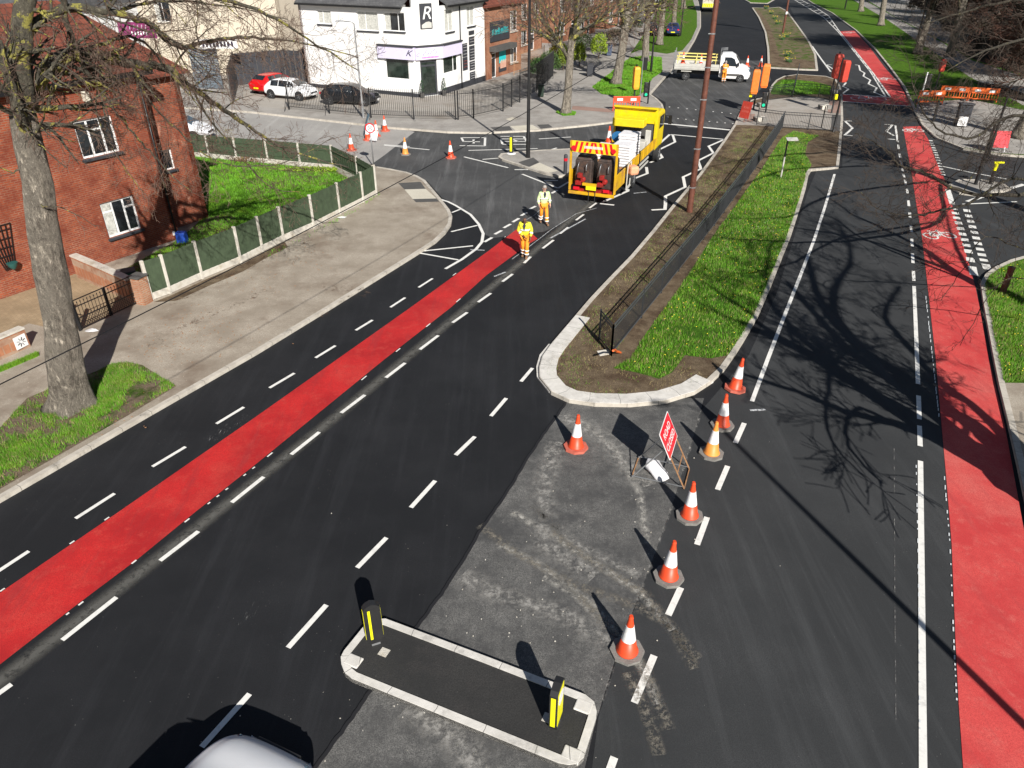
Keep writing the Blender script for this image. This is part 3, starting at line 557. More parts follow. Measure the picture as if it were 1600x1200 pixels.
for y0, y1 in [(196, 222), (226, 233), (240, 246), (251, 257), (262, 268), (272, 277), (281, 289), (295, 302), (313, 322), (332, 340), (352, 363), (373, 385), (396, 411), (423, 439), (447, 500), (500, 600), (618, 655), (665, 697), (720, 900), (900, 1350)]: ln(b, (lx(y0), y0), (lx(y1), y1), 0.12)
pl(b, [(1302, 213 + 50), (1312, 205)], 0.01)
struct(b.build('lane_marking', M_line)); b = MB()
pl(b, [(1331, 189), (1320, 189), (1332, 200), (1320, 211), (1332, 212)], .16); pl(b, [(1382, 194), (1394, 195), (1385, 205), (1397, 212)], .16); pl(b, [(1387, 217), (1399, 218)], .16)
pl(b, [(1300, 101), (1291, 101), (1302, 108)], .15); pl(b, [(1322, 129), (1317, 135), (1326, 139), (1317, 146)], .15)
pl(b, [(1336, 101), (1342, 102), (1344, 110), (1351, 114), (1349, 119), (1360, 125), (1357, 131), (1370, 137), (1366, 144), (1382, 151)], .15)
LA = [(1225, -12), (1242, 0), (1262, 12), (1287, 27), (1310, 50), (1332, 77), (1360, 112), (1384, 151)]; LB = [(1232, -14), (1250, -1), (1272, 10), (1295, 25), (1311, 48), (1337, 80), (1365, 115), (1391, 151.5)]
pl(b, LA, .13); pl(b, LB, .13)
def al(L, t): k = t * (len(L) - 1); i = min(int(k), len(L) - 2); f = k - i; return (L[i][0] * (1 - f) + L[i + 1][0] * f, L[i][1] * (1 - f) + L[i + 1][1] * f)
for i in range(24): t = 0.12 + i / 23 * 0.83; ln(b, al(LA, t), al(LB, t), 0.16)
pl(b, [(1269, 72), (1283, 92), (1298, 112)], .16); pl(b, [(1317, 147), (1391, 152)], .2); pl(b, [(1317, 158.5), (1424, 166)], .2)
pl(b, [(1201, 104), (1201, 75), (1198, 52), (1189, 30), (1180, 15), (1155, 0), (1130, -15)], .12) if False else None
struct(b.build('crossing_marking', M_line)); b = MB()
c1 = [(1490, 324), (1496, 344), (1505, 368), (1513, 392), (1522, 430)]; c2 = [(1510, 327), (1518, 350), (1526, 374), (1534, 398), (1543, 421)]
for L in (c1, c2):
    for i in range(12): t = i / 11; p = al(L, t); q = al(L, min(1, t) + (0.045 if t < 1 else -0.045)); a = (p, q) if t < 1 else (q, p); ln(b, a[0], a[1], 0.3)
for i in range(14): t = i / 13; p = al([(1454, 219), (1464, 244), (1474, 274)], t * .97); q = al([(1454, 219), (1464, 244), (1474, 274)], t * .97 + .03); ln(b, p, q, 0.22)
pl(b, [(1481, 296), (1488, 319)], .25); pl(b, [(1469, 259), (1520, 270), (1580, 281)], .12); pl(b, [(1504, 319), (1589, 315)], .12); pl(b, [(1512, 315), (1550, 302), (1600, 288)], .25)
struct(b.build('junction_marking', M_line))
# cycle symbols
def cycle(px, py, heading, s=1.0):
    b = MB(); c = Vector(G(px, py, MZ)); h = R(heading); ex = Vector((math.cos(h), math.sin(h))); ey = Vector((-math.sin(h), math.cos(h)))
    T = lambda x, y: tuple(c + ex * x * s + ey * y * s)
    for cx in (-0.42, 0.42): b.strip([T(cx + .26 * math.cos(a * math.pi / 8), .36 * math.sin(a * math.pi / 8)) for a in range(16)], .04, -.04, MZ + .001, closed=True)
    for a, d in (((-.42, 0), (-.15, .45)), ((-.15, .45), (.25, .5)), ((.25, .5), (0, -.05)), ((0, -.05), (-.15, .45)), ((-.42, 0), (0, -.05)), ((.42, 0), (.22, .62)), ((.22, .62), (.36, .66)), ((-.2, .6), (-.05, .6))): b.strip([T(*a), T(*d)], .04, -.04, MZ + .0015)
    return struct(b.build('cycle_marking', M_line))
cycle(1468, 368, 8); cycle(1427, 204, 8); cycle(1357, 154, 5, 2.0); cycle(1386, 123.5, 20, 1.3); cycle(1330, 51, 20, 1.6)
# dust, scrapes, tyre mud, chalk setting-out lines: stains with a shape of their own
def stain(name, m, pts, wd, z=0.0165): b = MB(); b.strip([G(x, y, z) for x, y in pts], wd / 2, -wd / 2, z); return struct(b.build(name, m))
stain('road_dust', M_dust, [(-60, 1110), (20, 1048), (140, 955), (320, 815), (520, 655), (700, 505), (812, 412), (890, 345), (930, 312)], 0.5, .0125)
stain('road_scrape', M_scrape, [(90, 995), (170, 935), (250, 872), (420, 735), (560, 622)], 0.34, .018)
stain('road_scrape', M_scrape, [(370, 975), (400, 950), (415, 935)], 0.35, .0178)
stain('road_scrape', M_scrape, [(330, 690), (350, 672), (392, 650)], 0.6, .0178)
for pts in ([(750, 820), (800, 860), (900, 915), (990, 945), (1045, 975), (1090, 1030)], [(860, 830), (930, 880), (1010, 930), (1052, 985), (1085, 1045)], [(905, 930), (960, 985), (1010, 1050), (1045, 1140)], [(980, 1050), (1010, 1110), (1030, 1180)]): stain('tyre_mud', M_mud, pts, 0.3, .0172)
for pts in ([(800, 800), (860, 835), (930, 880), (1000, 925), (1050, 985)], [(775, 850), (840, 880), (920, 940), (985, 1010), (1030, 1100)], [(850, 900), (900, 930), (950, 980)], [(905, 655), (960, 700), (1000, 770), (1010, 850)]): stain('old_tyre_track', M_mudw, pts, .26, .0166)
for pts, wd in (([(870, 690), (850, 760), (850, 850), (930, 900)], .8), ([(720, 900), (780, 930), (880, 960), (960, 1010)], .7), ([(880, 650), (940, 680), (1010, 760)], 1.0), ([(640, 1100), (720, 1160), (760, 1230)], .8), ([(830, 790), (900, 850), (1000, 900)], .35)): stain('light_scuff', M_haze, pts, wd, .0168)
for pts, wd in (([(300, 448), (380, 418), (440, 392), (490, 375)], .9), ([(250, 478), (300, 462), (350, 440)], .5), ([(505, 452), (545, 449), (575, 462)], .7), ([(230, 545), (280, 515), (350, 480), (420, 455)], .8), ([(500, 600 - 105), (600, 425), (660, 385)], .25), ([(-40, 745), (40, 700), (130, 640), (190, 600)], .7)): b = MB(); b.strip([G(x, y, .108) for x, y in pts], wd / 2, -wd / 2, .108); struct(b.build('leaf_stain', M_leafst))
stain('seam_dust', M_seam, [(1096, 640), (1078, 700), (1050, 790), (1012, 893), (966, 1015), (942, 1090), (925, 1130)], 0.1, .0185)
stain('seam_dust', M_seam, [(1397, 700), (1398, 900), (1400, 1150)], 0.025, .0175)
for x0, y0, x1, y1 in [(790, 425, 772, 432), (915, 342, 860, 372), (1010, 300, 990, 302), (735, 390, 757, 391), (1196, 640, 1172, 641)]: stain('chalk_mark', M_chalk, [(x0, y0), (x1, y1)], 0.12, .0176)
stain('chalk_line', M_chalk, [(932, 325), (900, 334), (862, 358), (826, 386), (800, 405)], 0.05, .0176); stain('chalk_line', M_chalk, [(850, 322), (835, 336), (820, 345)], 0.05, .0176)
b = MB(); rng = random.Random(5)
for side in ([(1478, 740), (1487, 850), (1493, 1000), (1498, 1100)], [(1434, 720), (1437, 850), (1439, 1000), (1440, 1150)], [(1449, 460), (1460, 560), (1470, 650)]):
    for i in range(26):
        p = al(side, min(.999, i / 26 + rng.uniform(0, .02))); q = (p[0] - 2.5, p[1] + rng.uniform(2, 7)); b.strip([G(p[0] - 2.5, p[1], .0176), G(*q, .0176)], .012, -.012, .0176)
struct(b.build('chalk_dash', flat('chalk', (.6, .62, .64), .9)))
# thin white guide strips peeking out along the red lane edge
b = MB()
for L, o in (([(0, 924), (185, 798), (400, 649), (642, 478), (766, 388), (806, 357)], -1), ([(0, 1041), (117, 950), (305, 803), (400, 728), (600, 565), (760, 433)], 1)):
    for i in range(34):
        if rng.random() < .3: t = i / 34; ln(b, al(L, t), al(L, t + .008), 0.04, .0135)
struct(b.build('edge_marking', M_line))
# ================================================================== CONES
TILT = random.Random(77)
def make_cone(label, base=M_conebase, body=M_coner, top=M_coner, group='traffic cones along the closed lane'):
    t = thing('traffic_cone', label, 'traffic cone', group=group)
    b = MB(); o = [(0.32 * math.cos(R(22.5 + 45 * k)) * (1.0 if k % 4 in (0, 3) else .97), 0.32 * math.sin(R(22.5 + 45 * k))) for k in range(8)]
    b.poly(o, 0.0, 0.07); b.build('base', base, t, bevel=.012)
    r = lambda z: 0.185 + (0.03 - 0.185) * (z - .07) / .93
    b = MB(); b.lathe([(.21, .07), (.205, .09), (r(.11), .12), (r(.4), .4)], 20); b.build('lower_body', body, t, 1)
    b = MB(); b.lathe([(r(.4) + .004, .395), (r(.75) + .004, .75), (r(.75), .752)], 20); b.build('sleeve', M_refl, t, 2)
    b = MB(); b.lathe([(r(.75), .75), (r(.93), .93), (r(.93) + .006, .94), (r(.96) + .006, .97), (.036, .985), (.034, 1.0), (.02, 1.0)], 20); b.build('tip', top, t, 2)
    return t
c0 = make_cone('orange and white cone nearest the camera, last of the row on a pale grey base'); c0.location = G3(979.5, 1019); c0.rotation_euler.z = .3
gc = 'traffic cones along the closed lane'
for (x, y, l, rz) in [(1044, 903, 'orange and white cone, second nearest the camera, on a pale grey base', .1), (1077, 808, 'orange and white cone on grey base just below the foot of the road closed sign', .7)]: dup(c0, G3(x, y), rz, l, gc)
cA = make_cone('faded amber cone on grey base beside the road closed sign', M_conebase, M_conea, M_conea); cA.location = G3(1111, 710); cA.rotation_euler.z = .4
dup(c0, G3(1128, 666), .9, 'red and white cone behind the faded amber one, by the end of the island kerb', gc)
cR = make_cone('red cone with torn white sleeve on a red base, farthest of the near row', M_coneredb, M_coner); cR.location = G3(1148, 608); cR.rotation_euler = (0, R(5), .5)
dup(cR, G3(899.5, 700), .2, 'lone red cone standing by itself left of the road closed sign', gc).rotation_euler = (0, 0, .2)
gj = 'traffic cones closing the side street'
dup(cR, G3(549.5, 235), 1.2, 'red and white cone above the green fence corner, leftmost in the side street', gj)
dup(cR, G3(588, 213), .2, 'red and white cone behind the round speed sign in the side street', gj)
dup(cR, G3(602, 205), .5, 'red and white cone nearest the black palisade railings in the side street', gj)
dup(cA, G3(633.5, 242), .5, 'amber based cone on the edge of the new dark surface in the junction', gj)
dup(cR, G3(704.5, 247), .5, 'red cone standing alone in the middle of the junction mouth', gj)
dup(cR, G3(575, 219, 0), 1.5, 'red and white cone half hidden behind the temporary sign in the side street', gj)
dup(cR, G3(1167, 104), .6, 'red and white cone just ahead of the white van bonnet', 'cones beyond the white van')
dup(cR, G3(1188, 104), .1, 'red and white cone mostly hidden behind the tall orange signal cover', 'cones beyond the white van')
for o in list(bpy.data.objects):
    if o.get('category') == 'traffic cone': o.rotation_euler.x += R(TILT.uniform(-2.2, 2.2)); o.rotation_euler.y += R(TILT.uniform(-2.2, 2.2))
# ================================================================== ROAD CLOSED SIGN
az, lean, bw, bh = 0.351, -0.447, 1.05, 0.75; o0 = Vector((3.677, 13.649, 0.838))
d = Vector((math.sin(az), math.cos(az), 0)); n = Vector((d.y, -d.x, 0)); up = n * math.sin(lean) + Vector((0, 0, math.cos(lean))); fn = d.cross(up).normalized()
rs = thing('road_sign', 'red ROAD CLOSED plate leaning back on a rusty folding frame', 'road sign', (o0.x, o0.y, 0))
L0 = Vector((0, 0, o0.z)); Mp = Matrix(((d.x, up.x, fn.x, L0.x), (d.y, up.y, fn.y, L0.y), (d.z, up.z, fn.z, L0.z), (0, 0, 0, 1)))
def plate(bm, x0, y0, x1, y1, za, zb, r=0.05, M=Mp):
    pts = []
    for cx, cy, a0 in ((x1 - r, y1 - r, 0), (x0 + r, y1 - r, 90), (x0 + r, y0 + r, 180), (x1 - r, y0 + r, 270)):
        for k in range(4): a = R(a0 + 30 * k); pts.append((cx + r * math.cos(a), cy + r * math.sin(a)))
    A = [M @ Vector((p[0], p[1], za)) for p in pts]; B = [M @ Vector((p[0], p[1], zb)) for p in pts]
    bm.face(B); bm.face(A[::-1]); k = len(pts)
    for i in range(k): bm.face([A[i], A[(i + 1) % k], B[(i + 1) % k], B[i]])
b = MB(); plate(b, 0, 0, bw, bh, -0.012, 0, .04); b.build('border', M_refl, rs); b = MB(); plate(b, .025, .025, bw - .025, bh - .025, 0.0005, .003, .035); b.build('face', M_signred, rs)
text_mesh('lettering', 'ROAD', .235, M_refl, rs, Mp @ Matrix.Translation((bw / 2, .51, .0045)), sx=1.05); text_mesh('lettering', 'CLOSED', .235, M_refl, rs, Mp @ Matrix.Translation((bw / 2, .24, .0045)), sx=1.0)
b = MB(); LP = lambda p: Vector((p[0] - o0.x, p[1] - o0.y, 0.03)); bk = -fn * .02
tl, tr = L0 + up * .55 + d * .12 + bk, L0 + up * .55 + d * .93 + bk; f1, f2 = LP(G(1008, 747)), LP(G(1067, 757)) ; f0 = L0 - up * .9
a1, a2 = L0 + d * .12 - up * .0 + bk, L0 + d * .93 + bk
g1, g2 = Vector((.35, -.35, .03)), Vector((.35 + .29, -.35 + .76 + .0, .03))
fr1, fr2 = a1 + Vector((n.x * .42, n.y * .42, -a1.z + .03)), a2 + Vector((n.x * .42, n.y * .42, -a2.z + .03)); bk1, bk2 = a1 - Vector((n.x * .85, n.y * .85, a1.z - .03)), a2 - Vector((n.x * .85, n.y * .85, a2.z - .03))
for p, q in ((tl, fr1), (tr, fr2), (fr1, fr2), (bk1, bk2), (tl, tr), ((a1 + fr1) / 2, (a2 + fr2) / 2)): b.bar(p, q, .025)
b.build('front_frame', M_rustst, rs); b = MB(); b.bar(a1 + up * .3, bk1, .025); b.bar(a2 + up * .3, bk2, .025); b.bar((fr1 + Vector((0, 0, .05))), bk1 + Vector((0, 0, .05)), .018); b.bar(fr2 + Vector((0, 0, .05)), bk2 + Vector((0, 0, .05)), .018); b.build('rear_frame', M_galv, rs)
# sandbag
sb = G3(1024, 738); b = MB(); rr = random.Random(2)
for k in range(9):
    t = k / 8 * 2 - 1; b.cur = 0
pr = [(.02, -.36), (.15, -.34), (.2, -.2), (.19, 0), (.22, .18), (.12, .3), (.05, .34), (.02, .38)]
b.lathe([(r_, z) for r_, z in pr], 12, axis='X'); o = b.build('sandbag', M_sack, None, 1)
for v in o.data.vertices: v.co.z = max(v.co.z * .6 + .1, 0.0); v.co += Vector((0, 0, 1)) * noise.noise(v.co * 6) * .03
o.location = sb; o.rotation_euler = (0, R(-18), R(120)); tag(o, 'pale canvas sandbag draped on the foot of the road closed frame', 'sandbag')
# ================================================================== BOLLARDS
def bollard(px, py, rz, label, white):
    t = thing('island_bollard', label, 'bollard', G3(px, py, .1), rz, 'black and yellow bollards on the kerbed island')
    b = MB(); b.box((0, 0, .03), (.16, .12, .06)); b.build('foot', M_galv, t)
    b = MB(); d_, h0, h1, q_ = .13, .06, 1.06, (.2 if white else .155)
    sec = [(-q_ + .05, h0), (q_ - .05, h0), (q_, h0 + .12), (q_, .95), (q_ - .06, 1.02), (0, h1), (-q_ + .06, 1.02), (-q_, .95), (-q_, h0 + .12)]
    for y0, y1, m in ((-d_ / 2, d_ / 2, 0),):
        A = [(x, y0, z) for x, z in sec]; B = [(x, y1, z) for x, z in sec]; b.face(A); b.face(B[::-1]); k = len(sec)
        for i in range(k): b.face([A[i], B[i], B[(i + 1) % k], A[(i + 1) % k]][::-1])
    b.build('shell', M_boll, t, bevel=.015)
    for s in (-1, 1):
        b = MB(); b.box((0, s * (d_ / 2 + .003), .55), (q_ * 1.5, .006, .8)); b.build('reflector_face', M_yelp if white and s < 0 else M_boll, t)
        b = MB(); b.box((s * (q_ + .003), 0, .55), (.006, .08, .72)); b.build('side_strip', M_yelp, t, bevel=.002)
    if white:
        b = MB(); b.lathe([(.14, 0), (.14, .004)], 24, (0, -d_ / 2 - .01, .74), 'Y'); b.build('disc', M_refl, t)
    else:
        b = MB(); b.box((-.06, -d_ / 2 - .008, .56), (.045, .006, .74)); b.build('face_strip', M_yelp, t)
    return t
bo1 = bollard(587, 1004, R(22), 'black bollard with two yellow strips on the left end of the kerbed island', False)
bo2 = bollard(868, 1130, R(70), 'black bollard with bright yellow and white face on the right end of the kerbed island', True)
for x, y, l in [(600, 1019, 'small pale square access cover beside the left bollard'), (856, 1122, 'small pale square access cover beside the right bollard')]:
    b = MB(); b.box((0, 0, 0), (.17, .17, .01)); o = b.build('access_cover', M_cpost); o.location = G3(x, y, .112); o.rotation_euler.z = R(-24); tag(o, l, 'cover')
t = thing('island_bollard', 'slim yellow and black keep left bollard at the tip of the junction island', 'bollard', G3(799, 240, .1)); b = MB(); b.box((0, 0, .5), (.22, .12, 1.0)); b.build('shell', M_boll, t, bevel=.02); b = MB(); b.box((-.03, -.065, .55), (.12, .006, .8)); b.build('strip', M_yelp, t); b = MB(); b.lathe([(.28, 0), (.28, .02), (.1, .05)], 14); b.build('base', M_white, t)
t = thing('bollard', 'dark post bollard with a red band beside the yellow lorry', 'bollard', G3(883, 272, .1)); b = MB(); b.lathe([(.1, 0), (.1, 1.0), (.07, 1.06), (.0, 1.07)], 14); b.build('post', M_plinth, t, 2); b = MB(); b.lathe([(.104, .72), (.104, .86)], 14); b.build('band', M_signred, t)
t = thing('timber_bollard', 'short brown timber post standing in the grass on the right', 'bollard', G3(1566, 458, .1), .3); b = MB(); b.box((0, 0, .5), (.17, .17, 1.0), taper=.95); b.build('post', M_rust, t, bevel=.02); b = MB(); b.box((0, 0, 1.01), (.19, .19, .03)); b.build('cap', M_rust, t, bevel=.008)
# ================================================================== LAMP COLUMNS AND POLES
def column(px, py, label, h, r0=.09, r1=.05, mat=M_black, door=True, arm=None, cat='lamp post', name='lamp_column', z=.1, lean=0, group=None):
    t = thing(name, label, cat, G3(px, py, z), 0, group); b = MB(); b.lathe([(r0 * 1.5, 0), (r0 * 1.5, .02), (r0 * 1.25, .04), (r0 * 1.25, 1.3), (r0, 1.4), (r1, h), (0.001, h + .01)], 14); b.build('shaft', mat, t, 2)
    if door: b = MB(); b.box((0, -r0 * 1.25, .7), (r0 * 1.2, .02, .6)); b.build('door', mat, t, bevel=.004)
    if arm:
        a, L = arm; dx, dy = math.cos(a), math.sin(a); b = MB(); b.tube([(0, 0, h), (dx * .3 * L, dy * .3 * L, h + .12), (dx * L, dy * L, h + .15)], .03, 8); b.build('arm', mat, t, 1)
        b = MB(); b.box((dx * (L + .25), dy * (L + .25), h + .16), (.65, .22, .09), a, taper=.7); hd = b.build('lantern', M_galv, t, bevel=.02); b = MB(); b.box((dx * (L + .25), dy * (L + .25), h + .105), (.4, .16, .02), a); b.build('diffuser', M_lgrey, hd)
    return t
column(825, 246, 'tall black lamp post on the junction island behind the workers', 10, .1, .055, arm=(R(20), 1.0))
column(568, 184, 'slim grey lamp post behind the palisade railings by the parked cars', HT(568, 184, 37, .1) - .1, .07, .04, M_galv, arm=(R(180), .7))
column(1017, 112, 'black lamp post on the left verge between two bare trees', 8.5, .09, .05, arm=(R(-10), .9))
column(1063, 56, 'black lamp post on the far left verge beside the navy car', 8.5, .09, .05, arm=(R(-10), .9))
column(1432, 66, 'black lamp post on the right verge beyond the red lane', 8.5, .09, .05, arm=(R(180), .9))
column(1381, 58, 'short black post on the right verge near the kerb', 5, .07, .05, door=False, name='post', cat='post') if False else None
column(1320, 14, 'black lamp post far up the right verge', 8.5, .09, .05, arm=(R(180), .9))
# near lamp column outside the frame whose long shadow lies across the right carriageway
t = column(0, 0, 'tall black lamp post at the right kerb throwing a long shadow over the road', 10.6, .1, .06, arm=(R(170), .9)); t.location = (10.6, 1.6, .1)
# brown timber pole with cable
pb = G3(1077, 331, .1); t = thing('utility_pole', 'tall rusty brown pole standing on the edge of the central island', 'pole', pb)
b = MB(); b.lathe([(.15, 0), (.145, .4), (.1, 11.5), (0.001, 11.52)], 14); b.build('shaft', M_rust, t, 2)
for z in (1.15, 2.9, 5.0, 6.3, 7.6): b = MB(); r_ = .145 - z * .0037; b.lathe([(r_ + .012, z), (r_ + .012, z + .05)], 12); b.box((-.14, -.1, z + .03), (.1, .05, .03)); b.build('strap', M_galv, t)
# far banner pole on second island
ps = G3(1223, 52, .1); t = thing('banner_pole', 'rusty brown pole with a red and white banner on the far planted island', 'pole', ps)
b = MB(); b.lathe([(.14, 0), (.11, 9.5), (.0, 9.52)], 12); b.build('shaft', M_rust, t, 2)
b = MB(); b.face([(-1.9, .1, 7.9), (-.14, .0, 5.2), (-.14, 0, 6.9), (-1.6, .1, 9.2)]); b.face([(-1.9, .13, 7.9), (-1.6, .13, 9.2), (-.14, .03, 6.9), (-.14, .03, 5.2)]); b.build('banner', M_signred, t)
b = MB(); b.bar((-1.5, .05, 8.3), (-.5, .0, 6.6), .18, .1); b.build('banner_stripe', M_white, t); b = MB(); b.box((0, -.14, 2.4), (.22, .05, .3)); b.build('plate', M_white, t)
# overhead cable
b = MB(); A_, B_ = PT(-80, 640, 9.5), Vector((*G(1000, 70, 7.5), 7.5)); mid = []
for i in range(41):
    s_ = i / 40; p = A_.lerp(B_, s_); p.z -= 4 * .25 * s_ * (1 - s_); mid.append(p)
b.tube(mid, .011, 5); tag(b.build('overhead_cable', M_black), 'thin black cable stretched overhead from the lower left across to the junction', 'cable')
# street name plate on posts in the island
t = thing('name_sign', 'small sign seen edge on atop a pale post in the island grass', 'sign', G3(1220, 277, .1)); hh = HT(1220, 277, 218, .1) - .1
b = MB(); b.lathe([(.045, 0), (.045, hh * .55)], 10); b.build('lower_post', M_lgrey, t, 2); b = MB(); b.lathe([(.046, hh * .55), (.046, hh)], 10); b.build('upper_post', M_black, t, 2); b = MB(); b.box((.22, 0, hh + .02), (.6, .35, .03), 0, R(15)); b.build('plate', M_lgrey, t, bevel=.01)
# ================================================================== FENCES
def run_posts(pts, spacing):
    out = []
    for a, b in zip(pts, pts[1:]):
        a = Vector(a); b = Vector(b); L = (b - a).length; n_ = max(1, round(L / spacing))
        for i in range(n_): out.append(a.lerp(b, i / n_))
    out.append(Vector(pts[-1])); return out
def green_fence(label, pts, h=1.5):
    t = thing('fence', label, 'fence', (pts[0][0], pts[0][1], K)); o = Vector(pts[0])
    for i, p in enumerate(pts):
        p = Vector(p); b = MB(); q = p - o; b.box((q.x, q.y, h / 2), (.11, .11, h)); dd = (Vector(pts[min(i + 1, len(pts) - 1)]) - Vector(pts[max(i - 1, 0)])); a = math.atan2(dd.y, dd.x)
        b.v = [tuple(Vector((q.x, q.y, 0)) + Matrix.Rotation(a, 3, 'Z') @ Vector((v[0] - q.x, v[1] - q.y, v[2]))) for v in b.v]; b.build('concrete_post', M_cpost, t, bevel=.012)
    for p, q in zip(pts, pts[1:]):
        a = Vector(p) - o; c = Vector(q) - o; dd = (c - a).normalized(); L = (c - a).length; n_ = Vector((-dd.y, dd.x)); m = (a + c) / 2; rz = math.atan2(dd.y, dd.x)
        b = MB(); b.box((m.x, m.y, .14), (L - .1, .05, .26), rz); b.build('gravel_board', M_cpost, t, bevel=.01)
        b = MB(); k = max(3, int(L / .13))
        for i in range(k):
            s_ = .05 + (L - .1) * (i + .5) / k; c_ = a + dd * s_ + n_ * (.006 if i % 2 else -.006); b.box((c_.x, c_.y, .27 + (h - .32) / 2), ((L - .1) / k + .012, .022, h - .32 + random.uniform(-.015, .015)), rz)
        b.build('panel', M_gfence, t); b = MB(); b.box((m.x - n_.x * -.03, m.y - n_.y * -.03, .5), (L - .11, .03, .07), rz); b.box((m.x - n_.x * -.03, m.y - n_.y * -.03, h - .3), (L - .11, .03, .07), rz); b.build('rail', M_gfence, t)
    return t
fpx = [(237.5, 469), (266, 458.5), (316, 435.5), (376, 410.5), (410, 393), (443, 376.5), (490, 356), (531, 335), (567.5, 316.5), (588, 304.5)]
green_fence('green panel fence with pale concrete posts running along the pavement', [G(x, y, K) for x, y in fpx])
bpx = [(588, 304.5)]
bk_ = [G(586, 300, K), G(560, 284, K), G(521, 265, K), G(470, 260.5, K), G(420, 255.5, K), G(371, 251.5, K), G(328, 247, K), G(285, 243, K), G(230, 240, K)]
green_fence('green panel fence with pale posts behind the lawn, along the side street', bk_, 1.35)
def palisade(label, pts, h, spacing, bar=.11, mat=M_rail, name='railing_fence', z=K, brace=False, top=.0, br=.011, fine=False, rails=(.12, .9), cat='fence', group=None, railmat=None, post_w=.05):
    t = thing(name, label, cat, (pts[0][0], pts[0][1], z), 0, group); o = Vector(pts[0]); P_ = run_posts(pts, spacing)
    for p in P_: q = p - o; b = MB(); b.box((q.x, q.y, h / 2 + .02), (post_w, post_w, h + .04)); b.build('post', mat, t)
    for p, q in zip(P_, P_[1:]):
        a = p - o; c = q - o; dd = (c - a); L = dd.length; dd.normalize(); m = (a + c) / 2; b = MB()
        for f_ in rails: b.bar((a.x, a.y, h * f_), (c.x, c.y, h * f_), .022, .035)
        b.build('rail', railmat or mat, t); b = MB(); k = max(2, int(L / bar))
        for i in range(1, k): s_ = L * i / k; x, y = a.x + dd.x * s_, a.y + dd.y * s_; b.tube([(x, y, h * rails[0]), (x, y, h if top else h * rails[-1])] + ([(x, y, h + .05)] if top else []), [br, br] + ([.002] if top else []), 4)
        b.build('bars', mat, t)
        if brace: b = MB(); b.bar((a.x, a.y, h * .75), (a.x + dd.x * .2 + dd.y * .8, a.y + dd.y * .2 - dd.x * .8, .05), .03); b.build('brace', mat, t)
    return t
palisade('curved black palisade railings in front of the white shop and parked cars', [G(452, 171.5, K), G(515, 177.5, K), G(580, 184, K), G(647, 186.5, K), G(712, 187, K)], HT(580, 184, 138, K) - K, railmat=M_black, br=.017, post_w=.09, mat=M_black, spacing=3.3, bar=.14, top=1, brace=True)
palisade('black palisade gate and railings turning up the street beside the shop', [G(716, 187, K), G(740, 184.5, K), G(786, 174, K), G(812, 160, K)], 1.9, 2.2, .14, top=1, br=.017, post_w=.1, mat=M_black)
palisade('tall black palisade fence between the brick shop and the bare street tree', [G(812, 159.5, K), G(838, 147, K), G(864, 123, K)], 2.3, 3.0, .14, top=1, br=.017, mat=M_black)
palisade('rusty brown upright railings in front of the brick terrace', [G(803, 118, K), G(826, 112, K), G(850, 104, K)], 1.9, 3, .14, M_rustst, top=1)
gr = [G(x, y, K) for x, y in [(955, 556), (1002, 497), (1060, 424), (1116, 353), (1157, 297), (1190, 250), (1212, 217), (1222, 200)]]
palisade('long weathered black guard railing running down the central island', gr, 1.05, 2.0, .09, rails=(.08, .88, 1.0), railmat=M_railt, br=.011, cat='railing', name='guard_railing')
palisade('short return of black guard railing at the near end of the island', [gr[0], G(936, 531, K)], 1.05, 2, .09, rails=(.08, .88, 1.0), br=.008, cat='railing', name='guard_railing')
palisade('black pedestrian railing along the near side of the island crossing', [G(1182, 195, K), G(1222, 200.5, K), G(1262, 203, K), G(1302, 206, K)], 1.05, 2.0, .1, rails=(.08, .85, 1.0), br=.009, cat='railing', name='guard_railing')
palisade('black pedestrian railing along the far side of the island crossing', [G(1199, 157.5, K), G(1238, 152, K)], 1.05, 2.0, .1, rails=(.08, .85, 1.0), br=.009, cat='railing', name='guard_railing')
palisade('black pedestrian railing beside the right hand signals on the island', [G(1238, 151, K), G(1278, 154, K), G(1299, 157, K)], 1.05, 2.0, .1, rails=(.08, .85, 1.0), br=.009, cat='railing', name='guard_railing')
palisade('thin grey railing dividing the far end of the island', [G(1238, 151, K), G(1246, 118, K)], 1.0, 2, .1, rails=(.08, .88, 1.0), railmat=M_railt, br=.008, cat='railing', name='guard_railing')
palisade('dark mesh fence bordering the footpath behind the right verge', [G(1352, 3, K), G(1420, 36, K), G(1483, 68, K), G(1530, 95, K)], 2.2, 4, .5, rails=(.05, .5, 1.0))
# scraps
def scrap(name, px, py, s, label, m, cat, rz=0, z=.115, h=.04):
    b = MB(); k = 7; rr = random.Random(int(px)); pts = [(s * (1 + rr.uniform(-.3, .3)) * math.cos(2 * math.pi * i / k), s * .7 * (1 + rr.uniform(-.3, .3)) * math.sin(2 * math.pi * i / k), rr.uniform(0, h)) for i in range(k)]
    for i in range(k): b.face([(0, 0, h), pts[i], pts[(i + 1) % k]])
    o = b.build(name, m); o.location = G3(px, py, z); o.rotation_euler.z = rz; return tag(o, label, cat)
scrap('paper_scrap', 143, 517, .2, 'crumpled white paper by the black gate', M_white, 'litter'); scrap('paper_scrap', 535, 340, .25, 'white scrap at the foot of the green fence', M_white, 'litter'); scrap('paper_scrap', 112, 526, .09, 'tiny white scrap beside the tree trunk', M_white, 'litter')
b = MB(); b.box((0, 0, .02), (.36, .26, .03)); o = b.build('loose_slab', M_cpost, bevel=.008); o.location = G3(943, 552, .1); o.rotation_euler = (R(8), 0, .3); tag(o, 'pale loose slab lying by the end of the guard railing', 'slab')
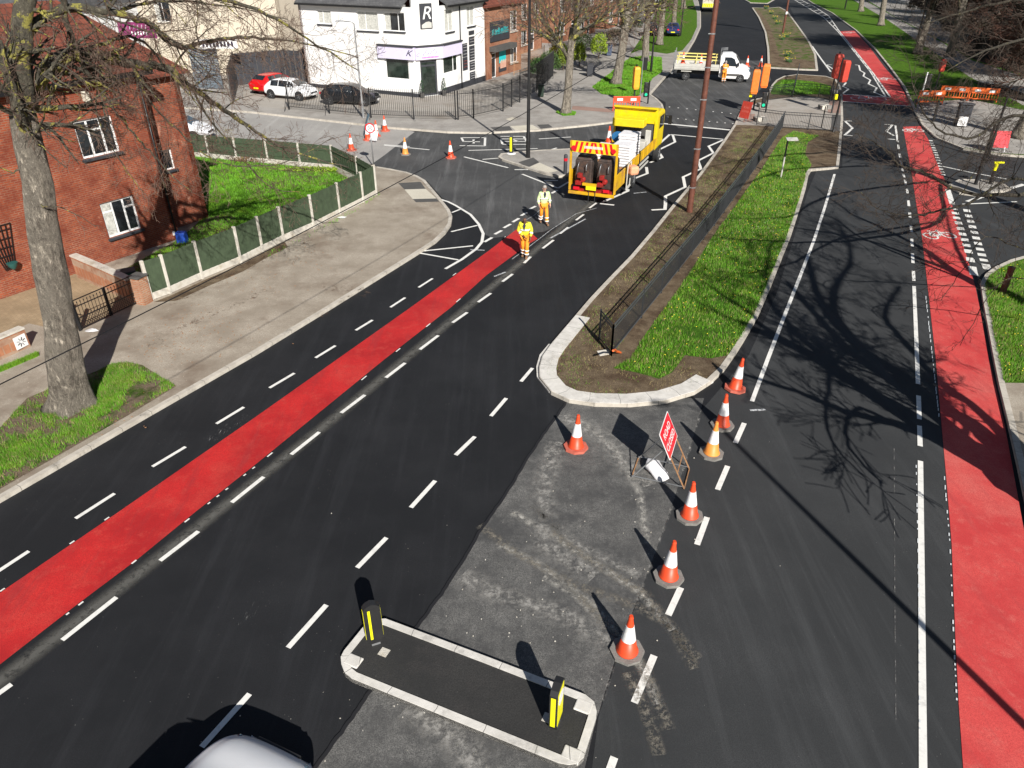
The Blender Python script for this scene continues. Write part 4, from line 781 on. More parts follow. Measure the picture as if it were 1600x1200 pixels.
b = MB(); a = G3(958, 545, .9); q = G3(972, 552, .15); b.tube([G3(958, 548, .95), G3(961, 546, .6), G3(963, 549, .35), G3(970, 551, .12), G3(966, 548, .1)], [.035, .03, .04, .03, .02], 5); tag(b.build('orange_tape', M_orange), 'orange tape tangled on the end post of the guard railing', 'tape')
b = MB()
rr = random.Random(9)
for i in range(120):
    p = rr.choice([(1000, 780), (760, 1000), (830, 860), (600, 1130), (900, 960)]); x, y = G(p[0] + rr.gauss(0, 90), p[1] + rr.gauss(0, 70)); s_ = rr.uniform(.004, .014); b.box((x, y, .009 + s_ / 2), (s_ * 2, s_ * 1.5, s_), rr.uniform(0, 3))
struct(b.build('loose_grit', M_cpost), 'stuff')
b = MB()
for p, q in (((640, 1075), (.0, .0)), ((690, 1095), 0), ((722, 1110), 0)):
    for i in range(60): x, y = G(p[0] + rr.gauss(0, 12), p[1] + rr.gauss(0, 5)); b.box((x, y, .012), (rr.uniform(.01, .05), .008, .006), rr.uniform(0, 3))
for i in range(500):
    c = rr.choice([(250, 545), (300, 500), (330, 520), (395, 440), (470, 400), (160, 640)]); x, y = G(c[0] + rr.gauss(0, 35), c[1] + rr.gauss(0, 16), K)
    b.box((x, y, K + .012), (rr.uniform(.01, .05), rr.uniform(.01, .03), .006), rr.uniform(0, 3))
struct(b.build('fallen_catkins', M_rustst), 'stuff')
# ================================================================== BUILDINGS
def wall(parent, name, mat, p0, az, L, z0, z1, ops=(), th=.25, org=(0, 0)):
    """vertical wall from p0 along azimuth az; outward side is to the right of az. ops: (s0,z0,s1,z1). Real openings with reveals."""
    d = Vector((math.sin(az), math.cos(az), 0)); n = Vector((d.y, -d.x, 0)); o = Vector((p0[0] - org[0], p0[1] - org[1], 0)); b = MB()
    ss = sorted(set([0, L] + [v for q in ops for v in (q[0], q[2])])); zs = sorted(set([z0, z1] + [v for q in ops for v in (q[1], q[3])]))
    pt = lambda s, z, k=0: o + d * s + Vector((0, 0, z)) - n * k
    for i in range(len(ss) - 1):
        for j in range(len(zs) - 1):
            cs, cz = (ss[i] + ss[i + 1]) / 2, (zs[j] + zs[j + 1]) / 2
            if any(q[0] < cs < q[2] and q[1] < cz < q[3] for q in ops): continue
            b.face([pt(ss[i], zs[j]), pt(ss[i + 1], zs[j]), pt(ss[i + 1], zs[j + 1]), pt(ss[i], zs[j + 1])])
    for (a, c, e, f) in ops: 
        for q in ([pt(a, c), pt(a, c, th), pt(e, c, th), pt(e, c)], [pt(a, f), pt(e, f), pt(e, f, th), pt(a, f, th)], [pt(a, c), pt(a, f), pt(a, f, th), pt(a, c, th)], [pt(e, c), pt(e, c, th), pt(e, f, th), pt(e, f)]): b.face(q)
    for s in (0, L): b.face([pt(s, z0), pt(s, z0, th), pt(s, z1, th), pt(s, z1)])
    b.face([pt(0, z1), pt(L, z1), pt(L, z1, th), pt(0, z1, th)]); b.face([pt(0, z0, th), pt(0, z1, th), pt(L, z1, th), pt(L, z0, th)])
    return b.build(name, mat, parent)
def window(parent, p0, az, s0, z0, s1, z1, mull=(.5,), trans=(), org=(0, 0), glass=M_glass, sill=M_plinth, frame=M_upvc, back=.1, curtain=False, fw=.06, name='window'):
    d = Vector((math.sin(az), math.cos(az), 0)); n = Vector((d.y, -d.x, 0)); o = Vector((p0[0] - org[0], p0[1] - org[1], 0)) - n * back; rz = math.atan2(d.y, d.x); b = MB(); W_, H_ = s1 - s0, z1 - z0
    def bx(sa, za, sb, zb, t=.06, off=0): c = o + d * (sa + sb) / 2 + Vector((0, 0, (za + zb) / 2)) + n * off; b.box(c, (sb - sa, t, zb - za), rz)
    bx(s0, z0, s1, z0 + fw); bx(s0, z1 - fw, s1, z1); bx(s0, z0 + fw, s0 + fw, z1 - fw); bx(s1 - fw, z0 + fw, s1, z1 - fw)
    for m in mull: bx(s0 + W_ * m - fw / 2, z0 + fw, s0 + W_ * m + fw / 2, z1 - fw, .055)
    for (a, c, h) in trans: bx(s0 + W_ * a + fw / 2, z0 + H_ * h - fw / 2, s0 + W_ * c - fw / 2, z0 + H_ * h + fw / 2, .05)
    f = b.build(name, frame, parent, bevel=.006)
    b = MB(); bx(s0 + fw, z0 + fw, s1 - fw, z1 - fw, .012, -.0); b.build('pane', glass, f)
    if curtain: b = MB(); bx(s0 + fw, z0 + fw, s0 + W_ * .3, z1 - fw, .01, .012) ; b.build('curtain', M_curt, f)
    if sill: b = MB(); bx(s0 - .06, z0 - .1, s1 + .06, z0 - .005, .2, back + .0); b.build('sill', sill, f, bevel=.008)
    return f
# ---- brick house
AZ = R(33); hp = (-14.3, 30.3); hd = Vector((math.sin(AZ), math.cos(AZ), 0)); hn = Vector((hd.y, -hd.x, 0)); EV = 6.75; EW_ = 6.3
ho = thing('brick_house', 'two storey red brick house with hipped tile roof beside the big bare tree', 'house', (*hp, 0))
LW = 13.0; st = (hp[0] - hd.x * LW, hp[1] - hd.y * LW)
sw = lambda x, y: WP(x, y, hp, AZ)
ops = []
def wr(x0, y0, x1, y1): a = sw(x0, y0); c = sw(x1, y1); return a[0], c[0]
w1 = (LW - 2.96, 1.0, LW - 1.55, 2.38); w2 = (LW - 3.05, 4.1, LW - 1.55, 5.45)
wall(ho, 'front_wall', M_brick, st, AZ, LW, 0, EV, [w1, w2], org=hp)
window(ho, st, AZ, *w1, mull=(.34, .68), trans=[(0, .34, .72), (.68, 1, .72)], org=hp, curtain=True, fw=.075)
window(ho, st, AZ, *w2, mull=(.34, .68), trans=[(.34, .68, .7)], org=hp, curtain=False, fw=.075)
r0 = Vector((*hp, 0)) - hn * 1.2; r0 = (r0.x, r0.y); wall(ho, 'return_wall', M_brick, hp, AZ - R(90), 1.2, 0, EV, org=hp)
w3 = (.85, 2.7 - .1, 1.35, 3.45); w4 = (0.25, 4.3, .6, 5.4)
wall(ho, 'side_wing_wall', M_brick, r0, AZ, 2.4, 0, EW_, [w3, w4], org=hp); window(ho, r0, AZ, *w3, mull=(), org=hp); window(ho, r0, AZ, *w4, mull=(), org=hp)
e0 = Vector((*r0, 0)) + hd * 2.4; wall(ho, 'end_wall', M_brick, (e0.x, e0.y), AZ - R(90), 7.0, 0, EW_, org=hp)
oo = Vector((*hp, 0)); E = .35
def roof(parent, corners, ridge, mat, org, name='roof', th=.12):
    b = MB(); o = Vector((*org, 0)); c = [Vector(q) - o for q in corners]; r = [Vector(q) - o for q in ridge]
    b.face([c[0], c[1], r[1], r[0]]); b.face([c[1], c[2], r[1]]); b.face([c[2], c[3], r[0], r[1]]); b.face([c[3], c[0], r[0]])
    dz = Vector((0, 0, -th)); b.face([q + dz for q in c][::-1])
    for i in range(4): b.face([c[i] + dz, c[(i + 1) % 4] + dz, c[(i + 1) % 4], c[i]])
    return b.build(name, mat, parent)
cz = Vector((0, 0, EV + .12)); bx0 = oo - hd * (LW + E) + hn * E + cz; bx1 = oo + hd * (.0 + E) + hn * E + cz; bx2 = bx1 - hn * 8.9; bx3 = bx0 - hn * 8.9
roof(ho, [bx0, bx1, bx2, bx3], [bx0 + hd * 4.4 - hn * 4.45 + Vector((0, 0, 3.0)), bx1 - hd * 4.0 - hn * 4.45 + Vector((0, 0, 2.7))], M_tile, hp)
cz = Vector((0, 0, EW_ + .12)); wx = Vector((*r0, 0)); q0 = wx + hn * E + cz - hd * .3; q1 = wx + hd * (2.4 + E) + hn * E + cz; q2 = q1 - hn * 7.6; q3 = q0 - hn * 7.6
roof(ho, [q0, q1, q2, q3], [q0 - hn * 3.8 - hd * 2 + Vector((0, 0, 2.6)), q1 - hd * 2.6 - hn * 3.8 + Vector((0, 0, 2.6))], M_tile, hp, 'wing_roof')
b = MB(); m = (bx0 + bx1) / 2 - oo; b.box((m.x, m.y, EV + .02), (LW + 2 * E, .06, .18), math.atan2(hd.y, hd.x)); b.build('gutter', M_black, ho)
b = MB(); a = Vector((hn.x * .06, hn.y * .06, 0)) - hd * .15; b.tube([a, a + Vector((0, 0, EV))], .04, 8); b.build('downpipe', M_black, ho, 1)
b = MB(); s_, z_ = sw(272, 364); c = hd * s_ + hn * .03; b.box((c.x, c.y, z_ + .0), (.16, .05, .16), math.atan2(hd.y, hd.x)); b.build('vent', M_white, ho)
b = MB(); c = hd * sw(131, 150)[0] + hn * .12; b.box((c.x, c.y, sw(131, 150)[1]), (.22, .2, .35), math.atan2(hd.y, hd.x)); b.build('alarm_box', M_cream, ho, bevel=.03)
# trellis with planter
s_, z_ = sw(8, 400); cc = Vector((*hp, 0)) + hd * s_ + hn * .06
t = thing('wall_trellis', 'black fan trellis fixed to the brick wall at the left edge', 'trellis', (cc.x, cc.y, 0)); b = MB()
for i in range(7): k = (i - 3) / 3; b.bar(hd * k * .16 + Vector((0, 0, z_ - .5)), hd * k * .5 + Vector((0, 0, z_ + 1.1)), .025)
for z in (0.0, .3, .6, .9, 1.08): wdt = .16 + (z + .5) / 1.6 * .34; b.bar(-hd * wdt + Vector((0, 0, z_ + z)), hd * wdt + Vector((0, 0, z_ + z)), .022)
b.build('lattice', M_black, t)
s_, z_ = sw(15, 412); cc = Vector((*hp, 0)) + hd * s_ + hn * .2; b = MB(); b.lathe([(.05, -.16), (.14, -.05), (.19, .08), (.15, .08)], 12); o = b.build('wall_planter', flat('teal_pot', (.02, .1, .09), .5), None, 2); o.location = (cc.x, cc.y, z_); tag(o, 'small teal half pot on the wall under the trellis', 'planter')
# low garden wall between drive and garden, with coping
def lowwall(label, pts, h, mat, cop=M_cpost, th=.22, name='garden_wall'):
    t = thing(name, label, 'wall', (pts[0][0], pts[0][1], K)); o = Vector(pts[0]); q = [Vector(p) - o for p in pts]; b = MB(); b.strip(q, th / 2, -th / 2, 0, h); b.build('brickwork', mat, t); b = MB(); b.strip(q, th / 2 + .03, -th / 2 - .03, h + .001, h + .06); b.build('coping', cop, t, bevel=.012); return t
lowwall('low orange brick wall with pale coping between drive and lawn', [G(125, 432, K), G(170, 452, K), G(212, 472, K)], .85, M_brick2)
lw = lowwall('low brick garden wall with decorative pierced block left of the big trunk', [G(-70, 600, K), G(0, 560, K), G(45, 540, K)], .62, M_brick2)
o_ = Vector((*G(-70, 600, K), K)); c = Vector((*G(33, 546, K), .0)) - Vector((o_.x, o_.y, 0)); dw = (Vector(G(45, 540, K)) - Vector(G(-70, 600, K))).normalized(); rzw = math.atan2(dw.y, dw.x); nw = Vector((dw.y, -dw.x, 0))
b = MB(); b.box(c + nw * .12 + Vector((0, 0, .3)), (.4, .03, .4), rzw); bo = b.build('pierced_block', M_white, lw)
b = MB()
for k in range(8): a = k * math.pi / 4 + .4; cc = c + nw * .138 + Vector((0, 0, .3)) + Vector((dw.x, dw.y, 0)) * math.cos(a) * .1 + Vector((0, 0, math.sin(a) * .1)); b.bar(cc - (Vector((dw.x, dw.y, 0)) * math.cos(a) + Vector((0, 0, math.sin(a)))) * .05, cc + (Vector((dw.x, dw.y, 0)) * math.cos(a) + Vector((0, 0, math.sin(a)))) * .05, .035, .008)
b.build('piercing', M_black, bo)
t = thing('gate_pier', 'square brick pier at the end of the green fence by the gate', 'pier', G3(226, 473, K), rzw); b = MB(); b.box((0, 0, .5), (.4, .4, 1.0)); b.build('brickwork', M_brick2, t); b = MB(); b.box((0, 0, 1.03), (.5, .5, .06)); b.build('cap', M_slate, t, bevel=.015)
# iron gate
g0 = Vector(G(127, 516, K)); g1 = Vector(G(219, 473, K)); t = thing('driveway_gate', 'black wrought iron double gate with spearheads across the drive', 'gate', (g0.x, g0.y, K)); dd = (g1 - g0); L = dd.length; dd.normalize()
for k in range(2):
    b = MB(); a = dd * (L / 2 * k + .03); c = dd * (L / 2 * (k + 1) - .03); hgt = 1.05
    for z in (.06, .42, .82, hgt): b.bar((a.x, a.y, z), (c.x, c.y, z), .03)
    for e in (a, c): b.bar((e.x, e.y, .02), (e.x, e.y, hgt + .02), .04)
    for i in range(1, 9): e = a.lerp(c, i / 9); b.bar((e.x, e.y, .42), (e.x, e.y, .92), .013); b.lathe([(.0, .9), (.022, .94), (.0, 1.0)], 5, (e.x, e.y, 0))
    for i in range(-3, 12):
        for s_ in (-1, 1):
            u0, u1 = i / 12, (i + 3) / 12
            u0c, u1c = max(0, u0), min(1, u1); z0_ = .06 + (u0c - u0) / .25 * .36; z1_ = .06 + (u1c - u0) / .25 * .36
            if s_ < 0: z0_, z1_ = .48 - z0_, .48 - z1_
            e = a.lerp(c, u0c); f = a.lerp(c, u1c); b.bar((e.x, e.y, z0_), (f.x, f.y, z1_), .01)
    b.build('gate_leaf', M_black, t)
b = MB(); a = Vector(G(107, 512, K)) - g0; b.bar((a.x, a.y, 0), (a.x - .1, a.y + .1, 1.15), .09); b.bar((-.02, -.02, 0), (-.04, -.04, 1.15), .09); 
for i in range(8): e = a.lerp(Vector((-.02, -.02)), i / 8); b.bar((e.x, e.y, .05), (e.x, e.y, .75), .012)
b.bar((a.x, a.y, .75), (0, 0, .75), .03); b.bar((a.x, a.y, .06), (0, 0, .06), .03); b.build('side_panel', M_black, t)
# recycling box and blue cover
t = thing('recycling_box', 'green recycling box with dark lid behind the low wall', 'box', G3(203, 449, K + .0), R(30)); b = MB(); b.box((0, 0, .32), (.55, .4, .6), taper=1.1); b.build('body', M_green, t, bevel=.03); b = MB(); b.box((0, 0, .65), (.66, .5, .07)); b.build('lid', M_slate, t, bevel=.02)
b = MB(); b.box((0, 0, .5), (.4, .35, 1.0)); o = b.build('blue_bin', flat('blue_plastic', (.02, .08, .45), .5), bevel=.04); o.location = G3(286, 378, K) + Vector((0, 0, -.55)); tag(o, 'blue bin just showing over the green fence by the house corner', 'bin')
# ---- white corner shop
sA = G(490, 133, K); s1 = G(652, 152, K); s2 = G(692, 147.5, K); s3 = (s2[0] + math.sin(R(26.5)) * 7.3, s2[1] + math.cos(R(26.5)) * 7.3)
azA = R(116); sA = (s1[0] - math.sin(azA) * 10.9, s1[1] - math.cos(azA) * 10.9); azB = math.atan2(s2[0] - s1[0], s2[1] - s1[1]); LB_ = math.dist(s1, s2); azC = R(26.5); LA_ = 10.9; LC_ = 7.3; EW = 6.5
sh = thing('corner_shop', 'white rendered two storey corner shop with lilac sign board', 'shop', (*s1, 0))
def wo(x0, y0, x1, y1, p0, az, off=0): a = WP(x0, y1, p0, az); c = WP(x1, y0, p0, az); return (a[0], a[1], c[0], c[1])
oA = []
for (xa, ya, xb, yb) in [(603, 89, 638, 123)]: oA.append(wo(xa, ya, xb, yb, sA, azA))
upA = [wo(601, 20, 631, 48, sA, azA), wo(559, 18, 589, 47, sA, azA), wo(497, 16, 516, 37, sA, azA)]
wall(sh, 'side_street_wall', M_render, sA, azA, LA_, 0, EW, oA + upA, org=s1)
window(sh, sA, azA, *oA[0], mull=(), org=s1, glass=M_glassg, fw=.12, sill=None, name='shop_window')
for i, q in enumerate(upA): window(sh, sA, azA, *q, mull=(.68,) if i == 0 else (.4,), org=s1, fw=.07, glass=M_curt if i else M_glass, curtain=(i == 0), sill=M_plinth)
dB = wo(655, 97, 678, 143, s1, azB); dB = (.42, .12, LB_ - .42, 2.75)
wall(sh, 'corner_wall', M_render, s1, azB, LB_, 0, 9.2, [dB], org=s1)
dr = window(sh, s1, azB, *dB, mull=(), org=s1, glass=M_glassg, frame=M_plinth, sill=None, fw=.14, trans=[(0, 1, .85)], name='shop_door')
oC = [wo(693, 84, 708, 117, s2, azC)]; oC = [(.3, oC[0][1], 2.6, oC[0][3])]
upC = [(0.8, 4.6, 2.1, 6.2), (4.3, 4.7, 5.6, 6.2)]
wall(sh, 'main_street_wall', M_render, s2, azC, LC_, 0, EW, oC + upC, org=s1)
window(sh, s2, azC, *oC[0], mull=(.7,), org=s1, glass=M_glassg, fw=.1, sill=None, name='shop_window')
for q in upC: window(sh, s2, azC, *q, mull=(.5,), org=s1, fw=.07, glass=M_curt, sill=M_plinth)
def band(parent, name, mat, p0, az, s0, s1_, z0, z1, out, org, th=.05, **k):
    d = Vector((math.sin(az), math.cos(az), 0)); n = Vector((d.y, -d.x, 0)); c = Vector((p0[0] - org[0], p0[1] - org[1], 0)) + d * (s0 + s1_) / 2 + n * out + Vector((0, 0, (z0 + z1) / 2)); b = MB(); b.box(c, (s1_ - s0, th, z1 - z0), math.atan2(d.y, d.x)); return b.build(name, mat, parent, **k)
for p0, az, a, c, e in ((sA, azA, 0, LA_, .0), (s1, azB, 0, dB[0], 0), (s1, azB, dB[2], LB_, 0), (s2, azC, 0, LC_, 0)): band(sh, 'plinth', M_plinth, p0, az, a, c, 0, .55 if p0 == s2 and az == azC else .38, .02, s1, .04)
M_lilac = flat('lilac_board', (.66, .62, .8), .5, var=.03)
f0 = WP(592, 80, sA, azA)[0]
for i, (p0, az, a, c) in enumerate(((sA, azA, f0, LA_ + .02), (s1, azB, 0, LB_ + .05), (s2, azC, 0, 3.0))):
    fb = band(sh, 'sign_board', M_lilac, p0, az, a, c, 2.85, 3.75, .12, s1, .2); band(sh, 'board_top', M_plinth, p0, az, a, c + .02, 3.752, 3.86, .16, s1, .3)
def onwall(p0, az, s, z, out, org):
    d = Vector((math.sin(az), math.cos(az), 0)); n = Vector((d.y, -d.x, 0)); o = Vector((p0[0] - org[0], p0[1] - org[1], 0)) + d * s + n * out + Vector((0, 0, z)); u = Vector((0, 0, 1))
    return Matrix(((d.x, u.x, n.x, o.x), (d.y, u.y, n.y, o.y), (d.z, u.z, n.z, o.z), (0, 0, 0, 1)))
M_ink = flat('dark_ink', (.02, .015, .04), .6); M_inkp = flat('pink_ink', (.7, .1, .45), .6); M_inkg = flat('grey_ink', (.35, .33, .45), .6)
text_mesh('lettering', 'K', .62, M_ink, sh, onwall(sA, azA, LA_ - .45, 3.32, .23, s1), shear=.5, sx=1.3)
text_mesh('lettering', 'c', .62, M_inkg, sh, onwall(s1, azB, .12, 3.28, .23, s1), shear=.5, sx=1.3)
b = MB(); Mw = onwall(s1, azB, 0, 3.3, .245, s1)
for k in range(12): x = .55 + k * .12; b.bar(Mw @ Vector((x, -.3, 0)), Mw @ Vector((x + .07, -.3, 0)), .03, .1)
b.build('small_lettering', M_inkp, sh); b = MB()
for k, (x, y) in enumerate([(.6, -.08), (.8, .12), (1.0, -.06), (1.25, .02), (1.5, .18), (1.7, .0)]): b.bar(Mw @ Vector((x, y - .07, 0)), Mw @ Vector((x + .14, y + .1, 0)), .03, .05)
b.build('script_lettering', M_inkg, sh)
# R logo board above the door
band(sh, 'logo_board', M_plinth, s1, azB, LB_ * .27, LB_ * .72, 5.0, 6.75, .04, s1, .06); text_mesh('logo', 'R', 1.25, M_white, sh, onwall(s1, azB, LB_ * .5, 6.05, .08, s1), shear=.25, sx=1.1)
b = MB(); Mw = onwall(s1, azB, LB_ * .5, 5.3, .082, s1); b.add([Mw @ Vector(q) for q in [(-.42, -.25, 0), (.42, -.25, 0), (.42, .12, 0), (.2, .2, 0), (-.05, .17, 0), (-.42, -.02, 0)]], [(0, 1, 2, 3, 4, 5)]); b.build('logo_swoosh', M_lgrey, sh)
# price boards on the street wall: dark panels with pale bars
def priceboard(s0, s1_, z0, z1, rows, tint=None):
    bo = band(sh, 'price_board', M_plinth, s2, azC, s0, s1_, z0, z1, .03, s1, .03); b = MB(); Mw = onwall(s2, azC, 0, 0, .052, s1)
    for r_ in rows: z = z0 + (z1 - z0) * r_; b.bar(Mw @ Vector((s0 + .12, z, 0)), Mw @ Vector((s1_ - .12, z, 0)), .1, .01)
    b.build('lettering', tint or M_white, bo)
priceboard(3.35, 4.15, 1.45, 2.45, (.25, .5, .72), flat('dull_red_print', (.4, .1, .08), .6)); priceboard(3.35, 4.15, 2.5, 3.5, (.2, .45, .7, .9))
priceboard(4.5, 5.4, 4.05, 4.35, ()); priceboard(4.5, 5.4, 3.3, 3.9, (.35, .7)); priceboard(4.5, 5.4, 2.1, 3.2, (.15, .35, .55, .75)); priceboard(4.5, 5.4, 1.3, 2.0, (.2, .5, .8)); priceboard(4.5, 5.4, .55, 1.15, (.2, .5, .8))
b = MB(); Mw = onwall(s2, azC, 3.05, 0, .06, s1); b.tube([Mw @ Vector((0, 0, 0)), Mw @ Vector((0, EW, 0))], .05, 8); b.build('downpipe', M_black, sh, 1)
# roofs behind the corner gable
dA = Vector((math.sin(azA), math.cos(azA), 0)); nA = Vector((dA.y, -dA.x, 0)); dC = Vector((math.sin(azC), math.cos(azC), 0)); nC = Vector((dC.y, -dC.x, 0)); o1 = Vector((*s1, 0))
def slope(parent, p0, d, n, L, z, depth, rise, mat, org, e=.35):
    b = MB(); o = Vector((p0[0] - org[0], p0[1] - org[1], z)) + n * e; u = -n * (depth + e) + Vector((0, 0, rise)); q = [o, o + d * L, o + d * L + u, o + u]; b.face(q); b.face([v - Vector((0, 0, .12)) for v in q][::-1])
    for i in range(4): b.face([q[i] - Vector((0, 0, .12)), q[(i + 1) % 4] - Vector((0, 0, .12)), q[(i + 1) % 4], q[i]])
    return b.build('roof', mat, parent)
slope(sh, sA, dA, nA, LA_ - .7, EW + .1, 5, 2.9, M_slater, s1); slope(sh, (s2[0] + dC.x * .7, s2[1] + dC.y * .7), dC, nC, LC_ - .7, EW + .1, 5, 2.9, M_slater, s1)
band(sh, 'gutter', M_black, sA, azA, 0, LA_ - .7, EW - .12, EW + .02, .4, s1, .1); band(sh, 'gutter', M_black, s2, azC, .7, LC_, EW - .12, EW + .02, .4, s1, .1)
wall(sh, 'rear_wall', M_creamw, (sA[0] - nA.x * 9, sA[1] - nA.y * 9), azA + R(90) - R(180) + R(90), 0.01, 0, 1, org=s1)
# left end wall (faces away from the street corner) in brick strip
wall(sh, 'end_wall', M_brick3, (sA[0] - nA.x * 7, sA[1] - nA.y * 7), math.atan2(nA.x, nA.y), 7, 0, EW, org=s1)
# potted plants at the door
for s_, l in ((.2, 'small topiary pot to the left of the shop door'), (LB_ - .15, 'small topiary pot to the right of the shop door')):
    dBv = Vector((math.sin(azB), math.cos(azB), 0)); nB = Vector((dBv.y, -dBv.x, 0)); c = Vector((*s1, K)) + dBv * s_ + nB * .5
    t = thing('potted_shrub', l, 'plant', c, 0, 'topiary pots either side of the shop door'); b = MB(); b.lathe([(.15, 0), (.2, .4), (.17, .4)], 10); b.build('pot', M_slate, t, 2); b = MB(); rr = random.Random(3)
    for i in range(220): a = rr.uniform(0, 6.28); z = rr.uniform(.4, 1.3); r_ = .22 * (1 - (z - .4) / 1.1); p = Vector((r_ * math.cos(a), r_ * math.sin(a), z)); b.face([p, p + Vector((rr.uniform(-.06, .06), .05, .03)), p + Vector((.0, rr.uniform(-.06, .06), .08))])
    b.build('foliage', flat('dark_leaf', (.03, .07, .03), .6), t)
# ---- generic terraces / neighbours
def simple_building(name, label, cat, p0, az, L, D, h, mat, roofm, wins=(), rise=2.6, wmat=M_upvc, doors=(), extra=None, hip=False):
    t = thing(name, label, cat, (*p0, 0)); d = Vector((math.sin(az), math.cos(az), 0)); n = Vector((d.y, -d.x, 0)); V0 = Vector((*p0, 0))
    ops_ = [w_ for w_ in wins] + [d_ for d_ in doors]; wall(t, 'front_wall', mat, p0, az, L, 0, h, ops_, org=p0)
    for w_ in wins: window(t, p0, az, *w_, mull=(.5,), org=p0, curtain=True, sill=M_cpost)
    for d_ in doors: window(t, p0, az, *d_, mull=(), trans=[(0, 1, .8)], org=p0, sill=None, fw=.1, name='door')
    e = V0 + d * L; wall(t, 'side_wall', mat, (e.x, e.y), az - R(90), D, 0, h, org=p0); f = V0 - n * D; wall(t, 'side_wall', mat, (f.x, f.y), az + R(90), D, 0, h, org=p0)
    z = Vector((0, 0, h + .1)); c = [V0 + n * .35 - d * .3 + z, V0 + d * (L + .3) + n * .35 + z, V0 + d * (L + .3) - n * (D + .35) + z, V0 - d * .3 - n * (D + .35) + z]
    k = D * .5 if hip else .01
    roof(t, c, [(c[0] + c[3]) / 2 + d * k + Vector((0, 0, rise)), (c[1] + c[2]) / 2 - d * k + Vector((0, 0, rise))], roofm, p0)
    return t, d, n
# brick shop next door
bs = (s3[0] + math.sin(azC) * .05, s3[1] + math.cos(azC) * .05); t, d, n = simple_building('brick_shop', 'brick shop with dark fascia and turquoise lettering next to the white shop', 'shop', bs, azC, 7.2, 8, 5.9, M_brick3, M_tile, [(4.9, 3.6, 6.3, 5.3), (4.9, .9, 6.4, 2.2)], 2.8, doors=[(1.2, .1, 2.1, 2.2)])
band(t, 'fascia', M_plinth, bs, azC, .9, 4.6, 3.1, 4.7, .05, bs, .08); band(t, 'canopy', M_slate, bs, azC, .8, 4.9, 2.35, 2.75, .35, bs, .7)
b = MB(); Mw = onwall(bs, azC, 0, 0, .1, bs); rr = random.Random(4); M_turq = flat('turquoise_print', (.02, .5, .52), .5)
for k in range(12): x = 1.2 + k * .27; b.bar(Mw @ Vector((x, 3.65, 0)), Mw @ Vector((x + rr.uniform(-.05, .12), 4.1 + rr.uniform(-.05, .1), 0)), .06, .012); b.bar(Mw @ Vector((x, 3.75 + rr.uniform(0, .25), 0)), Mw @ Vector((x + .18, 3.75 + rr.uniform(0, .25), 0)), .05, .012)
b.build('lettering', M_turq, t); po = band(t, 'window_poster', M_turq, bs, azC, 2.6, 3.9, 1.2, 2.2, .04, bs, .03); b = MB()
for k in range(6): x = 2.75 + k * .2; b.bar(Mw @ Vector((x, .75, -.0)), Mw @ Vector((x + .03, 1.35 + .1 * (k % 2), 0)), .09, .02)
b.build('poster_figure', M_skinp, po); band(t, 'window_poster_base', M_plinth, bs, azC, 2.5, 4.0, .45, .9, .04, bs, .03)
wr_ = [(1, 3.4, 2.4, 4.9), (4.4, 3.4, 5.8, 4.9), (1, .9, 2.6, 2.3), (7.6, 3.4, 9, 4.9), (10.6, 3.4, 12, 4.9), (7.4, .9, 9, 2.3)]
q0 = Vector(bs) + Vector((math.sin(azC), math.cos(azC))) * 10 + Vector((-4.5, 1.5))
for i, l in enumerate(('red brick terrace house nearest the brick shop, behind the bare trees', 'second red brick terrace house up the street behind the bare trees', 'farthest brick terrace house showing between the trees at the top of the photo')):
    simple_building('terrace_house', l, 'house', tuple(q0), azC, 13, 8, 5.6, M_brick3, M_tile, wr_, 2.8, doors=[(4.6, .1, 5.5, 2.2), (10, .1, 10.9, 2.2)], hip=True); q0 = q0 + Vector((math.sin(azC), math.cos(azC))) * 17
# left of the white shop: cream building, dark hoarding, white gable building
simple_building('cream_building', 'pale cream building behind the parked red car', 'building', (-46, 78), R(104), 26.5, 8, 7.6, M_creamw, M_slater, [(3, 4.4, 4.6, 6), (8, 4.4, 9.6, 6), (14, 4.4, 15.6, 6)], 2.5)
t = thing('board_fence', 'dark board hoarding behind the red and silver cars', 'fence', (*G(345, 140), 0)); o = Vector(G(345, 140)); L_ = [Vector(G(385, 165)) - o + Vector((-1, 0)), Vector(G(372, 135)) - o, Vector(G(440, 128)) - o, Vector(G(492, 130)) - o]; b = MB(); b.strip([tuple(v) for v in L_], .04, -.04, 0, 2.6); b.build('boards', M_plinth, t); b = MB()
for p_, q_ in zip(L_, L_[1:]):
    for k in range(6): v = p_.lerp(q_, k / 6); b.box((v.x, v.y, 1.35), (.1, .1, 2.7))
b.build('posts', M_slate, t)
gb, d, n = simple_building('white_building', 'white building with a small maroon sign behind the brick house roof', 'building', (-58, 62), R(100), 26, 10, 6.6, M_render, M_slater, [], 2.2)
sx = WP(215, 47, (-58, 62), R(100)); bo = band(gb, 'wall_sign', flat('maroon_sign', (.22, .03, .12), .5), (-58, 62), R(100), sx[0] - 1.4, sx[0] + 1.4, sx[1] - .5, sx[1] + .5, .05, (-58, 62), .06); b = MB(); Mw = onwall((-58, 62), R(100), sx[0], sx[1], .09, (-58, 62))
for k in range(6): b.bar(Mw @ Vector((-.8 + k * .3, .05, 0)), Mw @ Vector((-.8 + k * .3 + .08, .35, 0)), .14, .01); b.bar(Mw @ Vector((-.4 + k * .22, -.3, 0)), Mw @ Vector((-.4 + k * .22, -.08, 0)), .1, .01)
b.build('lettering', M_white, bo)
t = thing('garage_shutter', 'grey blue ribbed shutter under a white lettered board left of the red car', 'shutter', (-25.5, 66, 0)); b = MB()
for k in range(16): b.box((0, 0, .1 + k * .2), (2.6, .08, .17), R(-14))
